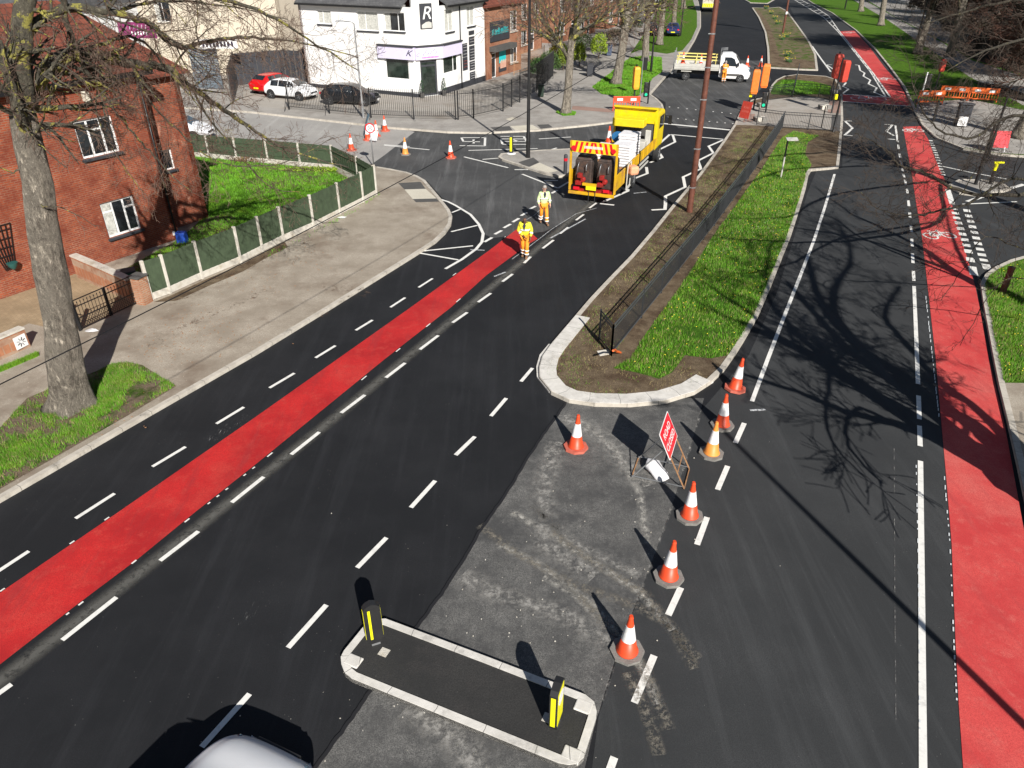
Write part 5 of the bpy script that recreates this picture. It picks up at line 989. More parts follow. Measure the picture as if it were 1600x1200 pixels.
b.build('slats', flat('blue_grey_slats', (.12, .15, .18), .6), t); b = MB(); b.box((1.6, -.5, 3.6), (3.0, .1, .7), R(8)); b.build('sign_board', M_white, t); b = MB()
for k in range(9): b.box((.45 + k * .28, -.72 + k * .04, 3.6), (.15, .1, .38), R(8))
b.build('lettering', M_ink, t)
# houses beyond the right verge
simple_building('low_building', 'low grey building behind the fence at the upper right', 'building', (66, 178), R(137), 70, 9, 3.0, M_lgrey, M_slater, [(k * 5 + 1, .8, k * 5 + 4.2, 2.4) for k in range(12)], 1.4) if False else None
# ================================================================== TRAFFIC SIGNALS
M_cov = flat('orange_cover', (.75, .2, .03), .55, var=.1, scale=5, bmp=.5, bscale=7); M_covy = flat('amber_cover', (.85, .36, .02), .55, var=.1, scale=5, bmp=.5, bscale=7); M_covr = flat('red_cover', (.5, .05, .03), .6, var=.15, scale=5, bmp=.5, bscale=7)
M_grn, _t, _p = newmat('green_lens'); _p.inputs['Base Color'].default_value = (0, .25, .14, 1); _p.inputs['Emission Color'].default_value = (0, .8, .4, 1); _p.inputs['Emission Strength'].default_value = .5
def signal(px, py, label, zc0, zc1, mat, rz=0, off=(.0, -.0), wdt=.42, box=False, z=.1):
    t = thing('traffic_signal', label, 'traffic signal', G3(px, py, z), rz, 'traffic signals at the crossing'); h = zc1 + .15
    b = MB(); b.lathe([(.085, 0), (.06, .05), (.057, h), (.0, h + .01)], 12); b.build('pole', M_black, t, 2)
    b = MB(); sec = [(-.5, 0), (.5, 0), (.5, .5), (-.5, .5)]; L_ = [(zc0, wdt * .72), (zc0 + .25, wdt * .95), (zc0 + .6, wdt), (zc1 - .5, wdt * .98), (zc1 - .1, wdt * .95), (zc1, wdt * .6)]; i0 = 0; vs = []
    for k, (zz, w_) in enumerate(L_):
        for a in range(0):
            an = a / 10 * 2 * math.pi; rx = w_ / 2 * (1 + .06 * math.sin(3 * an + k)); vs.append((math.copysign(abs(math.cos(an)) ** .4, math.cos(an)) * rx + off[0], math.copysign(abs(math.sin(an)) ** .4, math.sin(an)) * rx * 1.15 + off[1] - .1, zz))
    fs = [(k * 10 + a, k * 10 + (a + 1) % 10, k * 10 + 10 + (a + 1) % 10, k * 10 + 10 + a) for k in range(len(L_) - 1) for a in range(10)]; b.box((off[0], off[1] - .1, (zc0 + zc1) / 2), (wdt * .82, wdt * .9, zc1 - zc0 - .2)); b.box((off[0], off[1] - .1, zc1 - .12), (wdt * .86, wdt * .94, .24), taper=.8); b.box((off[0], off[1] - .1, zc0 + .12), (wdt * .7, wdt * .78, .24)); o = b.build('cover', mat, t, bevel=.05)
    if box: b = MB(); b.box((.0, -.1, 1.15), (.2, .14, .34)); b.build('push_button_box', M_yelp, t, bevel=.01)
    return t
def greenhead(px, py, label, zt, rz, z=.1, polemat=M_black):
    t = thing('traffic_signal', label, 'traffic signal', G3(px, py, z), rz, 'traffic signals at the crossing'); b = MB(); b.lathe([(.06, 0), (.055, zt + .1), (0, zt + .11)], 10); b.build('pole', polemat, t, 2)
    b = MB(); b.box((-.24, -.0, zt - .55), (.3, .2, 1.05)); hd_ = b.build('head', M_black, t, bevel=.02)
    for k in range(3): b = MB(); b.lathe([(.11, 0), (.11, -.02)], 14, (-.24, -.1, zt - .2 - .34 * k), 'Y'); b.build('lens', M_grn if k == 2 else M_boll, hd_); b = MB(); b.tube([(-.24 + .12 * math.cos(a), -.1, zt - .2 - .34 * k + .12 * math.sin(a)) for a in [i * math.pi / 6 for i in range(7)]], .012, 4); b.build('visor', M_black, hd_)
    return t
h_ = lambda bx, by, ty: HT(bx, by, ty, .1) - .1
signal(990, 164, 'signal under a tall amber cover on the left verge behind the lorry', h_(990, 164, 139), h_(990, 164, 104), M_covy, R(10), wdt=.55)
greenhead(1012, 162, 'uncovered signal showing green on the left verge behind the lorry', h_(1012, 162, 128), R(10))
b = MB(); t = thing('traffic_signal', 'uncovered signal head seen from behind on a pale pole, left verge', 'traffic signal', G3(1000, 152, .1), 0, 'traffic signals at the crossing'); b.lathe([(.04, 0), (.04, 2.9)], 8); b.build('pole', M_galv, t); b = MB(); b.box((.2, 0, 2.5), (.3, .22, .95)); b.build('head', M_black, t, bevel=.02)
signal(1169, 173, 'signal under the nearer of two orange covers on the left side of the central crossing', h_(1169, 173, 146), h_(1169, 173, 108), M_cov, R(-15), box=True, off=(.18, 0), wdt=.62)
signal(1177, 172, 'signal under the taller right hand orange cover at the central crossing', h_(1177, 172, 136), h_(1177, 172, 99), M_cov, R(-15), off=(.45, 0), wdt=.62)
greenhead(1196, 176, 'uncovered signal showing green at the central crossing', h_(1196, 176, 144), R(-10))
signal(1299, 177, 'signal under the right hand red cover with pale edge on the right of the crossing', h_(1299, 177, 128), h_(1299, 177, 94), M_covr, R(20), off=(.25, .0), wdt=.6, box=True)
signal(1296, 160, 'signal under the dark red cover at the right edge of the island', h_(1296, 160, 122), h_(1296, 160, 84), M_covr, R(0), wdt=.62)
column(1302, 206, 'plain black post at the near right corner of the crossing', h_(1302, 206, 150), .06, .055, door=False, name='post', cat='post', group='plain posts at the crossing')
signal(1458, 151, 'signal in an orange and black cover on the right verge behind the barriers', h_(1458, 151, 112), h_(1458, 151, 92), M_covr, 0)
t = greenhead(1439, 152, 'dark signal head on a white pole above a concrete block, right verge', h_(1439, 152, 115), R(180), polemat=M_white)
column(1458, 190, 'short black post beside the dark bin on the right pavement', h_(1458, 190, 160), .07, .06, door=False, name='post', cat='post', group='plain posts at the crossing')
column(1543, 246, 'black post carrying the red sign near the right side road', h_(1543, 246, 150), .07, .06, door=False, name='post', cat='post', group='plain posts at the crossing')
column(1524, 288, 'bare black post on the small side road island', h_(1524, 288, 190), .07, .06, door=False, name='post', cat='post', group='plain posts at the crossing')
t = thing('bollard', 'short yellow topped black bollard on the small side road island', 'bollard', G3(1547, 287, .1)); b = MB(); b.lathe([(.09, 0), (.08, .75)], 10); b.build('post', M_black, t); b = MB(); b.lathe([(.1, .7), (.1, 1.1), (.02, 1.12)], 10); b.box((.1, 0, 1.1), (.5, .1, .08)); b.build('cap', M_yelp, t)
# ballast blocks
def ballast(px, py, label, n=4):
    t = thing('ballast_block', label, 'ballast', G3(px, py, .105), R(10), 'pale ballast blocks holding temporary equipment')
    for k in range(n): b = MB(); b.box(((k % 2) * .42 - .2, (k // 2) * .36 - .18, .14), (.36, .3, .28)); b.build('block', M_conebase if k % 3 else M_cpost, t, bevel=.03)
for a in [(1187, 189, 'pale ballast blocks inside the near railing, left of the crossing'), (1288, 170, 'stack of pale ballast blocks by the right hand signals'), (1192, 167, 'pale ballast blocks at the base of the green signal'), (1438, 161, 'pale ballast block under the dark signal, right verge'), (1306, 146, 'pale ballast blocks at the far right corner of the crossing')]: ballast(*a)
column(1283, 200, 'thin black temporary post leaning at the near railing', 1.4, .03, .03, door=False, name='post', cat='post', group='plain posts at the crossing')
# temporary sign plates leaning on folding frames
def tempsign(px, py, label, w_, h2, face, rz, lean=R(15), txt=None, z=.02, disc=False, leg=.35, backm=M_galv):
    t = thing('temporary_sign', label, 'sign', G3(px, py, z), rz); b = MB(); M_ = Matrix.Translation((0, 0, leg)) @ Matrix.Rotation(-lean, 4, 'X')
    f = MB()
    if disc: 
        for rad_, m_, y_, nm in ((w_ / 2, M_signred, -.0, 'ring'), (w_ / 2 * .78, M_white, -.006, 'face')):
            q = MB(); q.add([M_ @ Vector((rad_ * math.cos(a), y_, h2 / 2 + rad_ * math.sin(a))) for a in [i * math.pi / 14 for i in range(28)]], [tuple(range(28))]); q.add([M_ @ Vector((rad_ * math.cos(a), y_ + .005, h2 / 2 + rad_ * math.sin(a))) for a in [i * math.pi / 14 for i in range(28)]], [tuple(range(27, -1, -1))]); q.build(nm, m_, t)
    else:
        vs = [M_ @ Vector((x, y, z_)) for y in (-.01, .01) for x, z_ in ((-w_ / 2, 0), (w_ / 2, 0), (w_ / 2, h2), (-w_ / 2, h2))]; f.add(vs, [(0, 1, 2, 3), (7, 6, 5, 4), (0, 4, 5, 1), (1, 5, 6, 2), (2, 6, 7, 3), (3, 7, 4, 0)]); f.build('plate', face, t, bevel=.008)
    if txt:
        for k, (s_, zz_) in enumerate(txt[1]): text_mesh('lettering', s_, txt[0], txt[2], t, M_ @ Matrix(((1, 0, 0, 0), (0, 0, -1, -.016), (0, 1, 0, zz_), (0, 0, 0, 1))))
    for sx in (-1, 1): x = sx * w_ * .35; b.bar(M_ @ Vector((x, .015, h2 * .7)), Vector((x, -.1, 0)), .025); b.bar(M_ @ Vector((x, .015, h2 * .7)), Vector((x, .65, 0)), .025)
    b.build('frame', M_galv, t); return t
tempsign(1160, 193, 'red temporary sign plate leaning by the orange covered signals', .8, 1.1, M_covr, R(-52), txt=(.16, [('ROAD', .7), ('CLOSED', .45)], flat('pale_red', (.75, .2, .15), .5)))
tempsign(1556, 240, 'red temporary sign with a white patch seen through the branches on the right', 1.1, .95, M_signred, R(-10)); 
t = thing('speed_sign', 'round speed limit sign reading 30 on a grey post at the green fence corner', 'road sign', G3(584, 259, .1)); hh = h_(584, 259, 200); b = MB(); b.lathe([(.035, 0), (.035, hh + .3)], 8); b.build('post', M_galv, t, 1)
for r_, m_, y_, nm in ((.27, M_signred, -.045, 'ring'), (.21, M_white, -.052, 'face')): b = MB(); b.lathe([(r_, 0), (r_, -.006)], 28, (0, y_, hh), 'Y'); b.build(nm, m_, t)
text_mesh('lettering', '30', .27, M_ink, t, Matrix(((1, 0, 0, 0), (0, 0, -1, -.062), (0, 1, 0, hh), (0, 0, 0, 1))))
tempsign(570, 213, 'blue grey temporary sign turned away beside the speed sign', .75, 1.1, flat('blue_grey_back', (.1, .2, .27), .4), R(-75), R(20)); tempsign(583, 222, 'small white and red temporary sign lying low by the speed sign', .5, .6, M_white, R(-20), R(35), leg=.1)
# chapter 8 barriers
def barrier(px, py, rz, label, n=2, mat=M_orange, z=.1, group='red and white plastic pedestrian barriers'):
    for k in range(n):
        c = G3(px, py, z) + Vector((math.cos(rz) * 2.05 * k, math.sin(rz) * 2.05 * k, 0)); t = thing('plastic_barrier', label if n == 1 else label + (', left one of the run' if k == 0 else ', right one of the run' if k == n - 1 else ', middle one of the run'), 'barrier', c, rz, group); b = MB()
        b.box((0, 0, .96), (2, .05, .1)); b.box((0, 0, .8), (2, .035, .3)); b.box((0, 0, .62), (2, .04, .08)); b.box((0, 0, .2), (2, .05, .1))
        for i in range(11): b.box((-.95 + i * .19, 0, .42), (.05, .035, .36))
        for i in (-1, 1): b.box((i * .97, 0, .5), (.06, .05, 1.0))
        b.build('frame', mat, t, bevel=.008); b = MB()
        for i in range(2): b.box((-.5 + i * 1.0, 0, .79), (.42, .045, .18))
        b.build('white_board', M_refl, t); b = MB()
        for i in (-.7, .7): b = MB(); b.box((i, 0, .05), (.18, .6, .08)); b.build('foot', M_blackr, t, bevel=.01)
barrier(978, 173, R(2), 'red plastic barrier on the pavement left of the lorry cab', 1, M_coner)
barrier(1488, 156, R(-22), 'orange and white plastic barrier under the trees on the right', 2); barrier(1452, 163, R(0), 'single orange barrier between the signal block and the bin on the right', 1)
def bin_(px, py, label, m, z=.1, s=1.0, rz=0, lid=True):
    t = thing('wheelie_bin', label, 'bin', G3(px, py, z), rz); b = MB(); b.box((0, 0, .52 * s), (.5 * s, .55 * s, .95 * s), taper=1.12); b.build('body', m, t, bevel=.03)
    b = MB(); b.box((0, -.02, 1.03 * s), (.62 * s, .68 * s, .08 * s), rx=R(-6)); b.build('lid', m, t, bevel=.02); 
    for sx in (-1, 1): b = MB(); b.lathe([(.1, -.03), (.1, .03)], 12, (sx * .24 * s, .27 * s, .1), 'X'); b.build('wheel', M_blackr, t)
    return t
bin_(921, 119, 'dark grey wheelie bin with a white patch by the hedge on the left footpath', M_plinth); bin_(951, 87, 'blue grey wheelie bin farther up the left footpath', flat('blue_grey_bin', (.06, .08, .13), .5)); bin_(845, 151, 'dark green litter bin beside the palisade fence', flat('dark_green_bin', (.015, .03, .02), .5), s=.85)
t = bin_(1500, 197, 'dark litter bin with a white plate on the right pavement', M_plinth, s=1.4, rz=R(-20)); b = MB(); b.box((0, -.45, .4), (.55, .03, .6)); b.build('white_plate', M_white, t)
# ================================================================== VEHICLES
def wheel(t, x, y, r=.33, w_=.22, name='wheel', rim=M_galv):
    s = 1 if y > 0 else -1; b = MB(); b.lathe([(r * .6, -w_ / 2), (r * .93, -w_ / 2), (r, -w_ / 2 + .03), (r, w_ / 2 - .03), (r * .93, w_ / 2), (r * .6, w_ / 2)], 22, (x, y, r), 'Y'); o = b.build(name, M_blackr, t, 2)
    b = MB(); q = s * (w_ / 2 + .004); b.lathe([(r * .62, -abs(q) * .3), (r * .6, abs(q)), (r * .5, abs(q) - .03), (.05, abs(q) - .02), (.04, abs(q) + .0)] if s > 0 else [(r * .62, abs(q) * .3), (r * .6, -abs(q)), (r * .5, -abs(q) + .03), (.05, -abs(q) + .02), (.04, -abs(q))], 18, (x, y, r), 'Y'); b.build('rim', rim, o, 2)
    b = MB(); 
    for k in range(5): a = k * 2 * math.pi / 5; b.bar((x, y + s * (w_ / 2 + .0), r), (x + r * .55 * math.cos(a), y + s * (w_ / 2 + .0), r + r * .55 * math.sin(a)), .05, .02)
    b.build('spokes', rim, o)
def car(label, loc, rz, paint_, kind='hatch', L=4.1, W=1.76, Ht=1.46, group=None, plate=M_yelp, name='parked_car', glass=M_glass, cat='car'):
    t = thing(name, label, cat, loc, rz, group); hw = W / 2
    # stations: x (0 rear .. L front), bottom z, belt z, roof z, half width, roof half width
    if kind == 'hatch': ST = [(0, .45, .62, .66, .84, .75), (.06, .3, .9, .95, .93, .8), (.3, .26, .98, 1.02 + .1, .97, .78), (.75, .22, .98, Ht * .97, 1, .7), (1.5, .2, .97, Ht, 1, .7), (2.35, .2, .95, Ht * .98, 1, .68), (2.6, .2, .94, Ht * .94, 1, .67), (3.3, .2, .92, .99, 1, .8), (L - .55, .24, .86, .93, .97, .8), (L - .2, .28, .74, .8, .86, .72), (L - .03, .36, .56, .6, .66, .55), (L, .42, .48, .5, .6, .5)]; c0_, c1_, ws, rw = 3, 6, 6, 2
    else: ST = [(0, .45, .7, .74, .84, .75), (.06, .3, .92, .97, .93, .8), (.75, .24, .98, 1.03, .98, .8), (1.35, .22, .98, Ht * .95, 1, .66), (1.9, .2, .97, Ht, 1, .68), (2.5, .2, .95, Ht * .98, 1, .68), (2.8, .2, .94, Ht * .93, 1, .67), (3.55, .2, .92, .98, 1, .8), (L - .35, .24, .8, .86, .96, .75), (L - .08, .3, .62, .68, .85, .68), (L, .4, .5, .55, .78, .6)]; c0_, c1_, ws, rw = 3, 6, 6, 2
    b = MB(); rings = []
    for (x, zb, bl, rf, k, rk) in ST:
        w1 = hw * k; r = hw * rk * (k if rf > bl + .15 else 1); half = [(w1 * .9, zb), (w1 * .985, zb + .12), (w1, (zb + bl) / 2), (w1 * .985, bl), (r * 1.02, rf - .05), (r * .9, rf - .005), (r * .5, rf + .012), (0, rf + .016)]
        rings.append([(x, y, z) for y, z in half] + [(x, -y, z) for y, z in half[-2::-1]])
    n_ = len(rings[0]); vs = [p for r_ in rings for p in r_]; fs = [(i * n_ + j, i * n_ + j + 1, (i + 1) * n_ + j + 1, (i + 1) * n_ + j) for i in range(len(ST) - 1) for j in range(n_ - 1)]
    fs += [((i + 1) * n_, (i + 1) * n_ + n_ - 1, i * n_ + n_ - 1, i * n_) for i in range(len(ST) - 1)] + [tuple(range(n_)), tuple((len(ST) - 1) * n_ + j for j in reversed(range(n_)))]
    b.add(vs, fs); o = b.build('body', paint_, t, 2); m = o.modifiers.new('sub', 'SUBSURF'); m.levels = m.render_levels = 2
    def q(i, j, u=1.0): p = Vector(rings[i][j]); return p
    def glassq(nm, A, B, Cc, D, ins=.1, off=.02):
        c_ = (A + B + Cc + D) / 4; nrm = (B - A).cross(D - A).normalized()
        if nrm.dot(c_ - Vector((L / 2, 0, .6))) < 0: nrm = -nrm
        v = [c_ + (p - c_) * (1 - ins) + nrm * off for p in (A, B, Cc, D)]; b = MB(); b.face(v); b.face([p - nrm * .012 for p in v][::-1]); [b.face([v[i], v[i] - nrm * .012, v[(i + 1) % 4] - nrm * .012, v[(i + 1) % 4]]) for i in range(4)]; b.build(nm, glass, t)
    for s in (0, 1):
        J = (3, 4) if s == 0 else (n_ - 4, n_ - 5)
        for i in range(c0_, c1_): glassq('side_window', q(i, J[0]), q(i + 1, J[0]), q(i + 1, J[1]), q(i, J[1]), .08, .004)
        glassq('side_window', q(c1_, J[0]), q(ws + 1, J[0]) * .55 + q(ws, J[0]) * .45, q(c1_, J[1]) * .7 + q(c1_ + 1, J[1]) * .3, q(c1_, J[1]), .12, .004)
    a5, b5 = 5, n_ - 6
    glassq('windscreen', q(ws + 1, a5), q(ws + 1, b5), q(ws, b5), q(ws, a5), .07, .03); i = rw
    glassq('rear_window', q(i, a5), q(i, b5), q(i + 1, b5), q(i + 1, a5), .1, .03)
    for x in (.72, L - .82):
        for y in (hw - .1, -hw + .1): wheel(t, x, y, .32, .2); b = MB(); b.lathe([(.39, hw - .02), (.39, hw + .006)] if y > 0 else [(.39, -hw + .02), (.39, -hw - .006)], 22, (x, 0, .34), 'Y'); b.build('wheel_arch', M_blackr, t)
    for y in (1, -1):
        b = MB(); b.box((L - .3, y * hw * .66, .66), (.3, .22, .1), -y * R(35)); b.build('headlight', M_glassb, t, bevel=.02); b = MB(); b.box((.03, y * hw * .72, .82), (.1, .22, .16)); b.build('tail_light', M_signred, t, bevel=.02); b = MB(); b.box((c1_ and ST[c1_][0] + .25, y * (hw + .08), .98), (.1, .18, .12)); b.build('wing_mirror', paint_, t, bevel=.02)
    b = MB(); b.box((-.012, 0, .55), (.02, .5, .11)); b.build('rear_plate', plate, t); b = MB(); b.box((L + .0, 0, .42), (.03, .5, .11)); b.build('front_plate', M_white, t); b = MB(); b.box((L - .03, 0, .55), (.06, .8, .12)); b.build('grille', M_boll, t)
    return t
P_white = flat('white_car_paint', (.75, .76, .78), .2, var=.02, spec=.6); P_black = flat('black_car_paint', (.01, .01, .012), .15, var=.02, spec=.7); P_redc = flat('red_car_paint', (.55, .01, .012), .2, var=.03, spec=.6); P_navy = flat('navy_car_paint', (.02, .03, .1), .2, var=.02, spec=.6); P_silver = flat('silver_car_paint', (.45, .46, .48), .25, .3, var=.03)
car('black hatchback parked in front of the white shop behind the railings', G3(508, 160, .1), R(-12), P_black, L=4.4)
car('silver white car parked between the red car and the black hatchback', G3(450, 152, .1) + Vector((-1.5, .5, 0)), R(-22), P_white, L=4.2)
car('bright red hatchback parked by the dark hoarding, rear towards the camera', G3(402, 149, .1), R(62), P_redc, L=3.9)
car('white car parked in the side street behind the green fence at the left', G3(306, 220, .0) + Vector((-3.2, .6, 0)), R(-4), P_white, L=4.2, glass=M_glassb)
car('navy saloon parked on grass under the trees up the left verge', G3(1050, 59, .1) + Vector((.2, .8, 0)), R(80), P_navy, 'saloon', L=4.4)
car('black car partly hidden behind the trees left of the navy saloon', G3(1015, 57, .1), R(75), P_black, 'hatch', L=4.1)
# near vehicle at the bottom edge
nv = car('white car entering at the bottom edge, only its pale rounded bonnet in view', (0, 0, 0), R(66), P_white, 'hatch', L=4.3, W=1.9, Ht=1.62, name='car', glass=M_glassb)
NVX, NVY = -3.1, 4.9
nf = G3(432, 1163, .72); nv.location = (nf.x - math.cos(R(66)) * 4.25, nf.y - math.sin(R(66)) * 4.25, 0)
# ---- yellow line-marking lorry; local x = forward from the tail, y = left
az_ = R(22.8); LO = Vector((3.85, 35.3, 0)); lo = thing('marking_lorry', 'yellow road marking lorry with chevron board and two sooty boilers on its tail', 'lorry', LO, R(90) - az_)
def bxp(nm, m, *bs, parent=None, bevel=.0, **k):
    b = MB(); [b.box(*x) if isinstance(x, tuple) else None for x in bs]; return b.build(nm, m, parent or lo, bevel=bevel, **k)
bxp('chassis', M_black, ((5.2, .42, .72), (9.6, .12, .26)), ((5.2, -.42, .72), (9.6, .12, .26)), *[((x, 0, .72), (.1, .8, .2)) for x in (1.2, 3, 5, 7, 9)])
bxp('bed_floor', M_slate, ((4.7, 0, 1.0), (6.4, 2.36, .1)))
for s in (1, -1): bxp('drop_side', M_lorry, ((4.9, s * 1.2, 1.32), (5.9, .05, .5)), *[((2.1 + k * .98, s * 1.235, 1.32), (.05, .03, .48)) for k in range(7)], bevel=.006)
for s in (1, -1): bxp('side_rail', M_lgrey, ((4.9, s * 1.18, .62), (3.2, .05, .1)), ((4.9, s * 1.18, .85), (3.2, .05, .1)), bevel=.01)
bxp('tail_platform', M_redp, ((.75, 0, .62), (1.5, 2.0, .12)), bevel=.01); bxp('rear_bumper', M_lorry, ((-.05, 0, .5), (.12, 2.3, .14)), bevel=.012); bxp('number_plate', M_yelp, ((-.13, -.0, .8), (.03, .5, .18))); bxp('plate_bracket', M_lorry, ((-.05, .1, .95), (.1, .7, .12))); 
for s in (1, -1): bxp('tail_light', M_signred, ((-.08, s * .75, .72), (.08, .3, .14)), bevel=.01)
for s in (1, -1): bxp('corner_post', M_lorry, ((.05, s * 1.13, 1.75), (.1, .1, 2.35)), bevel=.01)
for s in (1, -1): bxp('side_stay', M_lorry, ((.85, s * 1.16, 1.1), (1.6, .05, .75)), bevel=.01)
cb = bxp('chevron_board', flat('chevron_yellow', (.85, .6, .02), .4, var=.03), ((.0, 0, 2.68), (.06, 2.16, .52)), bevel=.006)
b = MB()
for s in (1, -1):
    for k in range(4): y = s * (.12 + k * .25); b.face([(-.036, y, 2.44), (-.036, y + s * .12, 2.44), (-.036, y + s * .0 , 2.92), (-.036, y - s * .12, 2.92)][::(1 if s < 0 else -1)])
b.build('chevron_stripe', M_signred, cb); b = MB()
for k in range(14): b.box((-.04, -.42 + k * .065, 2.69), (.01, .04, .12))
b.build('lettering', M_white, cb)
for s in (1, -1): b = MB(); b.lathe([(.11, 0), (.11, .12), (.08, .14)], 14, (-.1, s * .98, 2.62), 'X'); b.build('beacon_light', M_signred, cb, 2)
for s, nm in ((1, 0), (-1, 1)):
    t = bxp('boiler', M_boiler, ((.75, s * .55, 1.35), (1.0, .84, 1.3)), bevel=.05); b = MB(); b.box((.75, s * .55, 2.1), (.98, .8, .2), taper=.75); b.build('hopper', M_boiler, t, bevel=.03); b = MB(); b.lathe([(.11, 2.2), (.11, 2.65)], 12, (.95, s * .72, 0)); b.build('chimney', M_galv, t, 2)
    b = MB(); b.lathe([(.1, 0), (.13, .08), (.13, .18), (.08, .26)], 12, (.02, s * .55 - .05, 1.1), 'X'); b.box((.1, s * .55 + .1, 1.3), (.22, .22, .22)); b.box((.12, s * .55 + .15, .95), (.25, .3, .2)); b.build('burner', M_redp, t, bevel=.02); b = MB(); b.tube([(.22, s * .55 - .2, 1.85), (.1, s * .55 - .2, 1.8), (.1, s * .55 - .2, 1.55), (.22, s * .55 - .2, 1.5)], .02, 6); b.build('handle', M_galv, t, 1); b = MB(); b.tube([(.2, s * .55 + .2, 1.9), (.08, s * .55 + .2, 1.8), (.08, s * .55 + .25, 1.4)], .02, 6); b.build('handle', M_galv, t, 1)
b = MB(); b.tube([(.0, .1, 1.0), (-.1, .12, .7), (-.12, .1, .35), (-.1, .12, .1)], .02, 6); b.build('hose', M_blackr, lo); b = MB(); b.tube([(.0, -.25, 1.0), (-.12, -.22, .6), (-.1, -.2, .12)], .02, 6); b.build('hose', M_blackr, lo)
bxp('headboard', M_lorryb, ((7.75, 0, 2.75), (.1, 2.44, .85)), ((7.66, 0, 3.15), (.3, 2.44, .08)), bevel=.02); bxp('bulkhead', M_slate, ((7.8, 0, 1.65), (.08, 2.3, 1.3)), bevel=.01); bxp('storage_box', flat('mid_yellow_panel', (.8, .6, .02), .4), ((7.25, .2, 2.45), (.75, 1.75, .42)), bevel=.03); bxp('bed_clutter', M_lgrey, ((6.9, -.6, 1.35), (.7, .6, .5)), ((6.3, .4, 1.25), (.5, .9, .35)), ((6.6, .2, 1.7), (.25, .25, .7)), ((7.2, -.9, 1.6), (.12, .3, 1.0)), bevel=.03)  # bulkhead: its dark grey also carries the shadow below the headboard
for s in (1, -1): bxp('headboard_post', M_lorryb, ((7.72, s * 1.15, 1.75), (.1, .1, 1.5)), bevel=.01)
cab = bxp('cab', M_lorryb, ((8.95, 0, 1.8), (1.9, 2.36, 2.0)), bevel=.14); bxp('windscreen', M_glass, ((9.9, 0, 2.2), (.04, 2.1, .85)), parent=cab); 
for s in (1, -1): bxp('side_window', M_glass, ((9.1, s * 1.19, 2.25), (1.0, .02, .65)), parent=cab); bxp('mirror', M_black, ((9.85, s * 1.5, 2.2), (.12, .2, .5)), ((9.8, s * 1.3, 2.42), (.05, .35, .04)), parent=cab, bevel=.02)
for x in (3.45, 9.05):
    for y in (1.08, -1.08): wheel(lo, x, y, .46, .28)
bxp('mudguard', M_black, *[((3.45, s * 1.1, 1.0), (1.2, .3, .05)) for s in (1, -1)]); b = MB()
for s in (-1,): b.tube([(1.7, -1.27, .35), (1.7, -1.29, 1.6), (2.3, -1.29, 1.65), (2.35, -1.27, .4)], .03, 6); b.bar((1.7, -1.28, .4), (2.35, -1.28, .45), .12, .03)
b.build('side_ladder', M_lgrey, lo)
LM = Matrix.Translation(LO) @ Matrix.Rotation(R(90) - az_, 4, 'Z')
def sacks(x, y, label, rows=9):
    t = thing('sack_pallet', label, 'sacks', LM @ Vector((x, y, 1.05)), R(90) - az_, 'pallets of white sacks on the lorry bed'); rr = random.Random(int(x * 10))
    b = MB(); b.box((0, 0, .05), (1.0, .95, .1)); b.build('pallet', M_rustst, t)
    for k in range(rows): b = MB(); b.box((rr.uniform(-.02, .02), rr.uniform(-.02, .02), .17 + k * .135), (1.0 + rr.uniform(-.04, .02), .95, .125), rr.uniform(-.03, .03)); b.build('sack_layer', M_sack, t, bevel=.045)
sacks(3.3, -.6, 'nearer pallet of white sacks on the right side of the lorry bed', 8); sacks(4.5, -.55, 'taller farther pallet of white sacks on the lorry bed', 10); sacks(4.3, .6, 'low pallet of white sacks on the left of the lorry bed', 5)
dup(cR, LM @ Vector((5.6, .85, 1.5)), 0, 'red and white cone standing on the left of the lorry bed', 'cones carried on vehicles')
b = MB(); b.lathe([(.38, 0), (.38, .02)], 26, (0, 0, 0), 'X'); o = b.build('blue_disc_sign', flat('sign_blue', (.05, .25, .55), .4)); o.location = LM @ Vector((5.3, .25, 2.0)); o.rotation_euler = (0, R(-25), R(90) - az_); tag(o, 'blue round sign leaning among the sacks on the lorry', 'sign')
b = MB(); b.box((0, 0, 0), (.5, .5, .45)); o = b.build('orange_bag', flat('faded_orange_bag', (.75, .35, .2), .7, bmp=.5, bscale=8), bevel=.12); o.location = LM @ Vector((2.2, -1.42, 1.25)); o.rotation_euler.z = .4; tag(o, 'faded orange bag hanging on the side of the lorry', 'bag')
# ---- white dropside van
VO = Vector((14.7, 71.9, 0)); vr = R(90 - 104.5); vn = thing('dropside_van', 'white dropside van with yellow rails parked across the far carriageway', 'van', VO, vr)
b = MB(); ST = [(4.0, .45, 2.18, 1.0, .86), (4.1, .35, 2.28, 1.0, .85), (4.9, .3, 2.3, 1.0, .84), (5.25, .3, 2.12, .99, .82), (5.75, .3, 1.42, .98, .84), (6.35, .3, 1.2, .95, .85), (6.62, .32, .95, .88, .8), (6.7, .4, .6, .8, .75)]; rings = []
for x, zb, zt, k, rk in ST: w1 = 1.0 * k; bl = min(1.3, zt - .05); half = [(w1 * .95, zb), (w1, zb + .2), (w1, bl), (rk, zt - .06), (rk * .85, zt), (0, zt + .03)]; rings.append([(x, y, z) for y, z in half] + [(x, -y, z) for y, z in half[-2::-1]])
n_ = len(rings[0]); b.add([p for r_ in rings for p in r_], [(i * n_ + j, i * n_ + j + 1, (i + 1) * n_ + j + 1, (i + 1) * n_ + j) for i in range(len(ST) - 1) for j in range(n_ - 1)] + [((i + 1) * n_, (i + 1) * n_ + n_ - 1, i * n_ + n_ - 1, i * n_) for i in range(len(ST) - 1)] + [tuple(range(n_)), tuple((len(ST) - 1) * n_ + j for j in reversed(range(n_)))]); cb_ = b.build('cab', M_white, vn, 2)
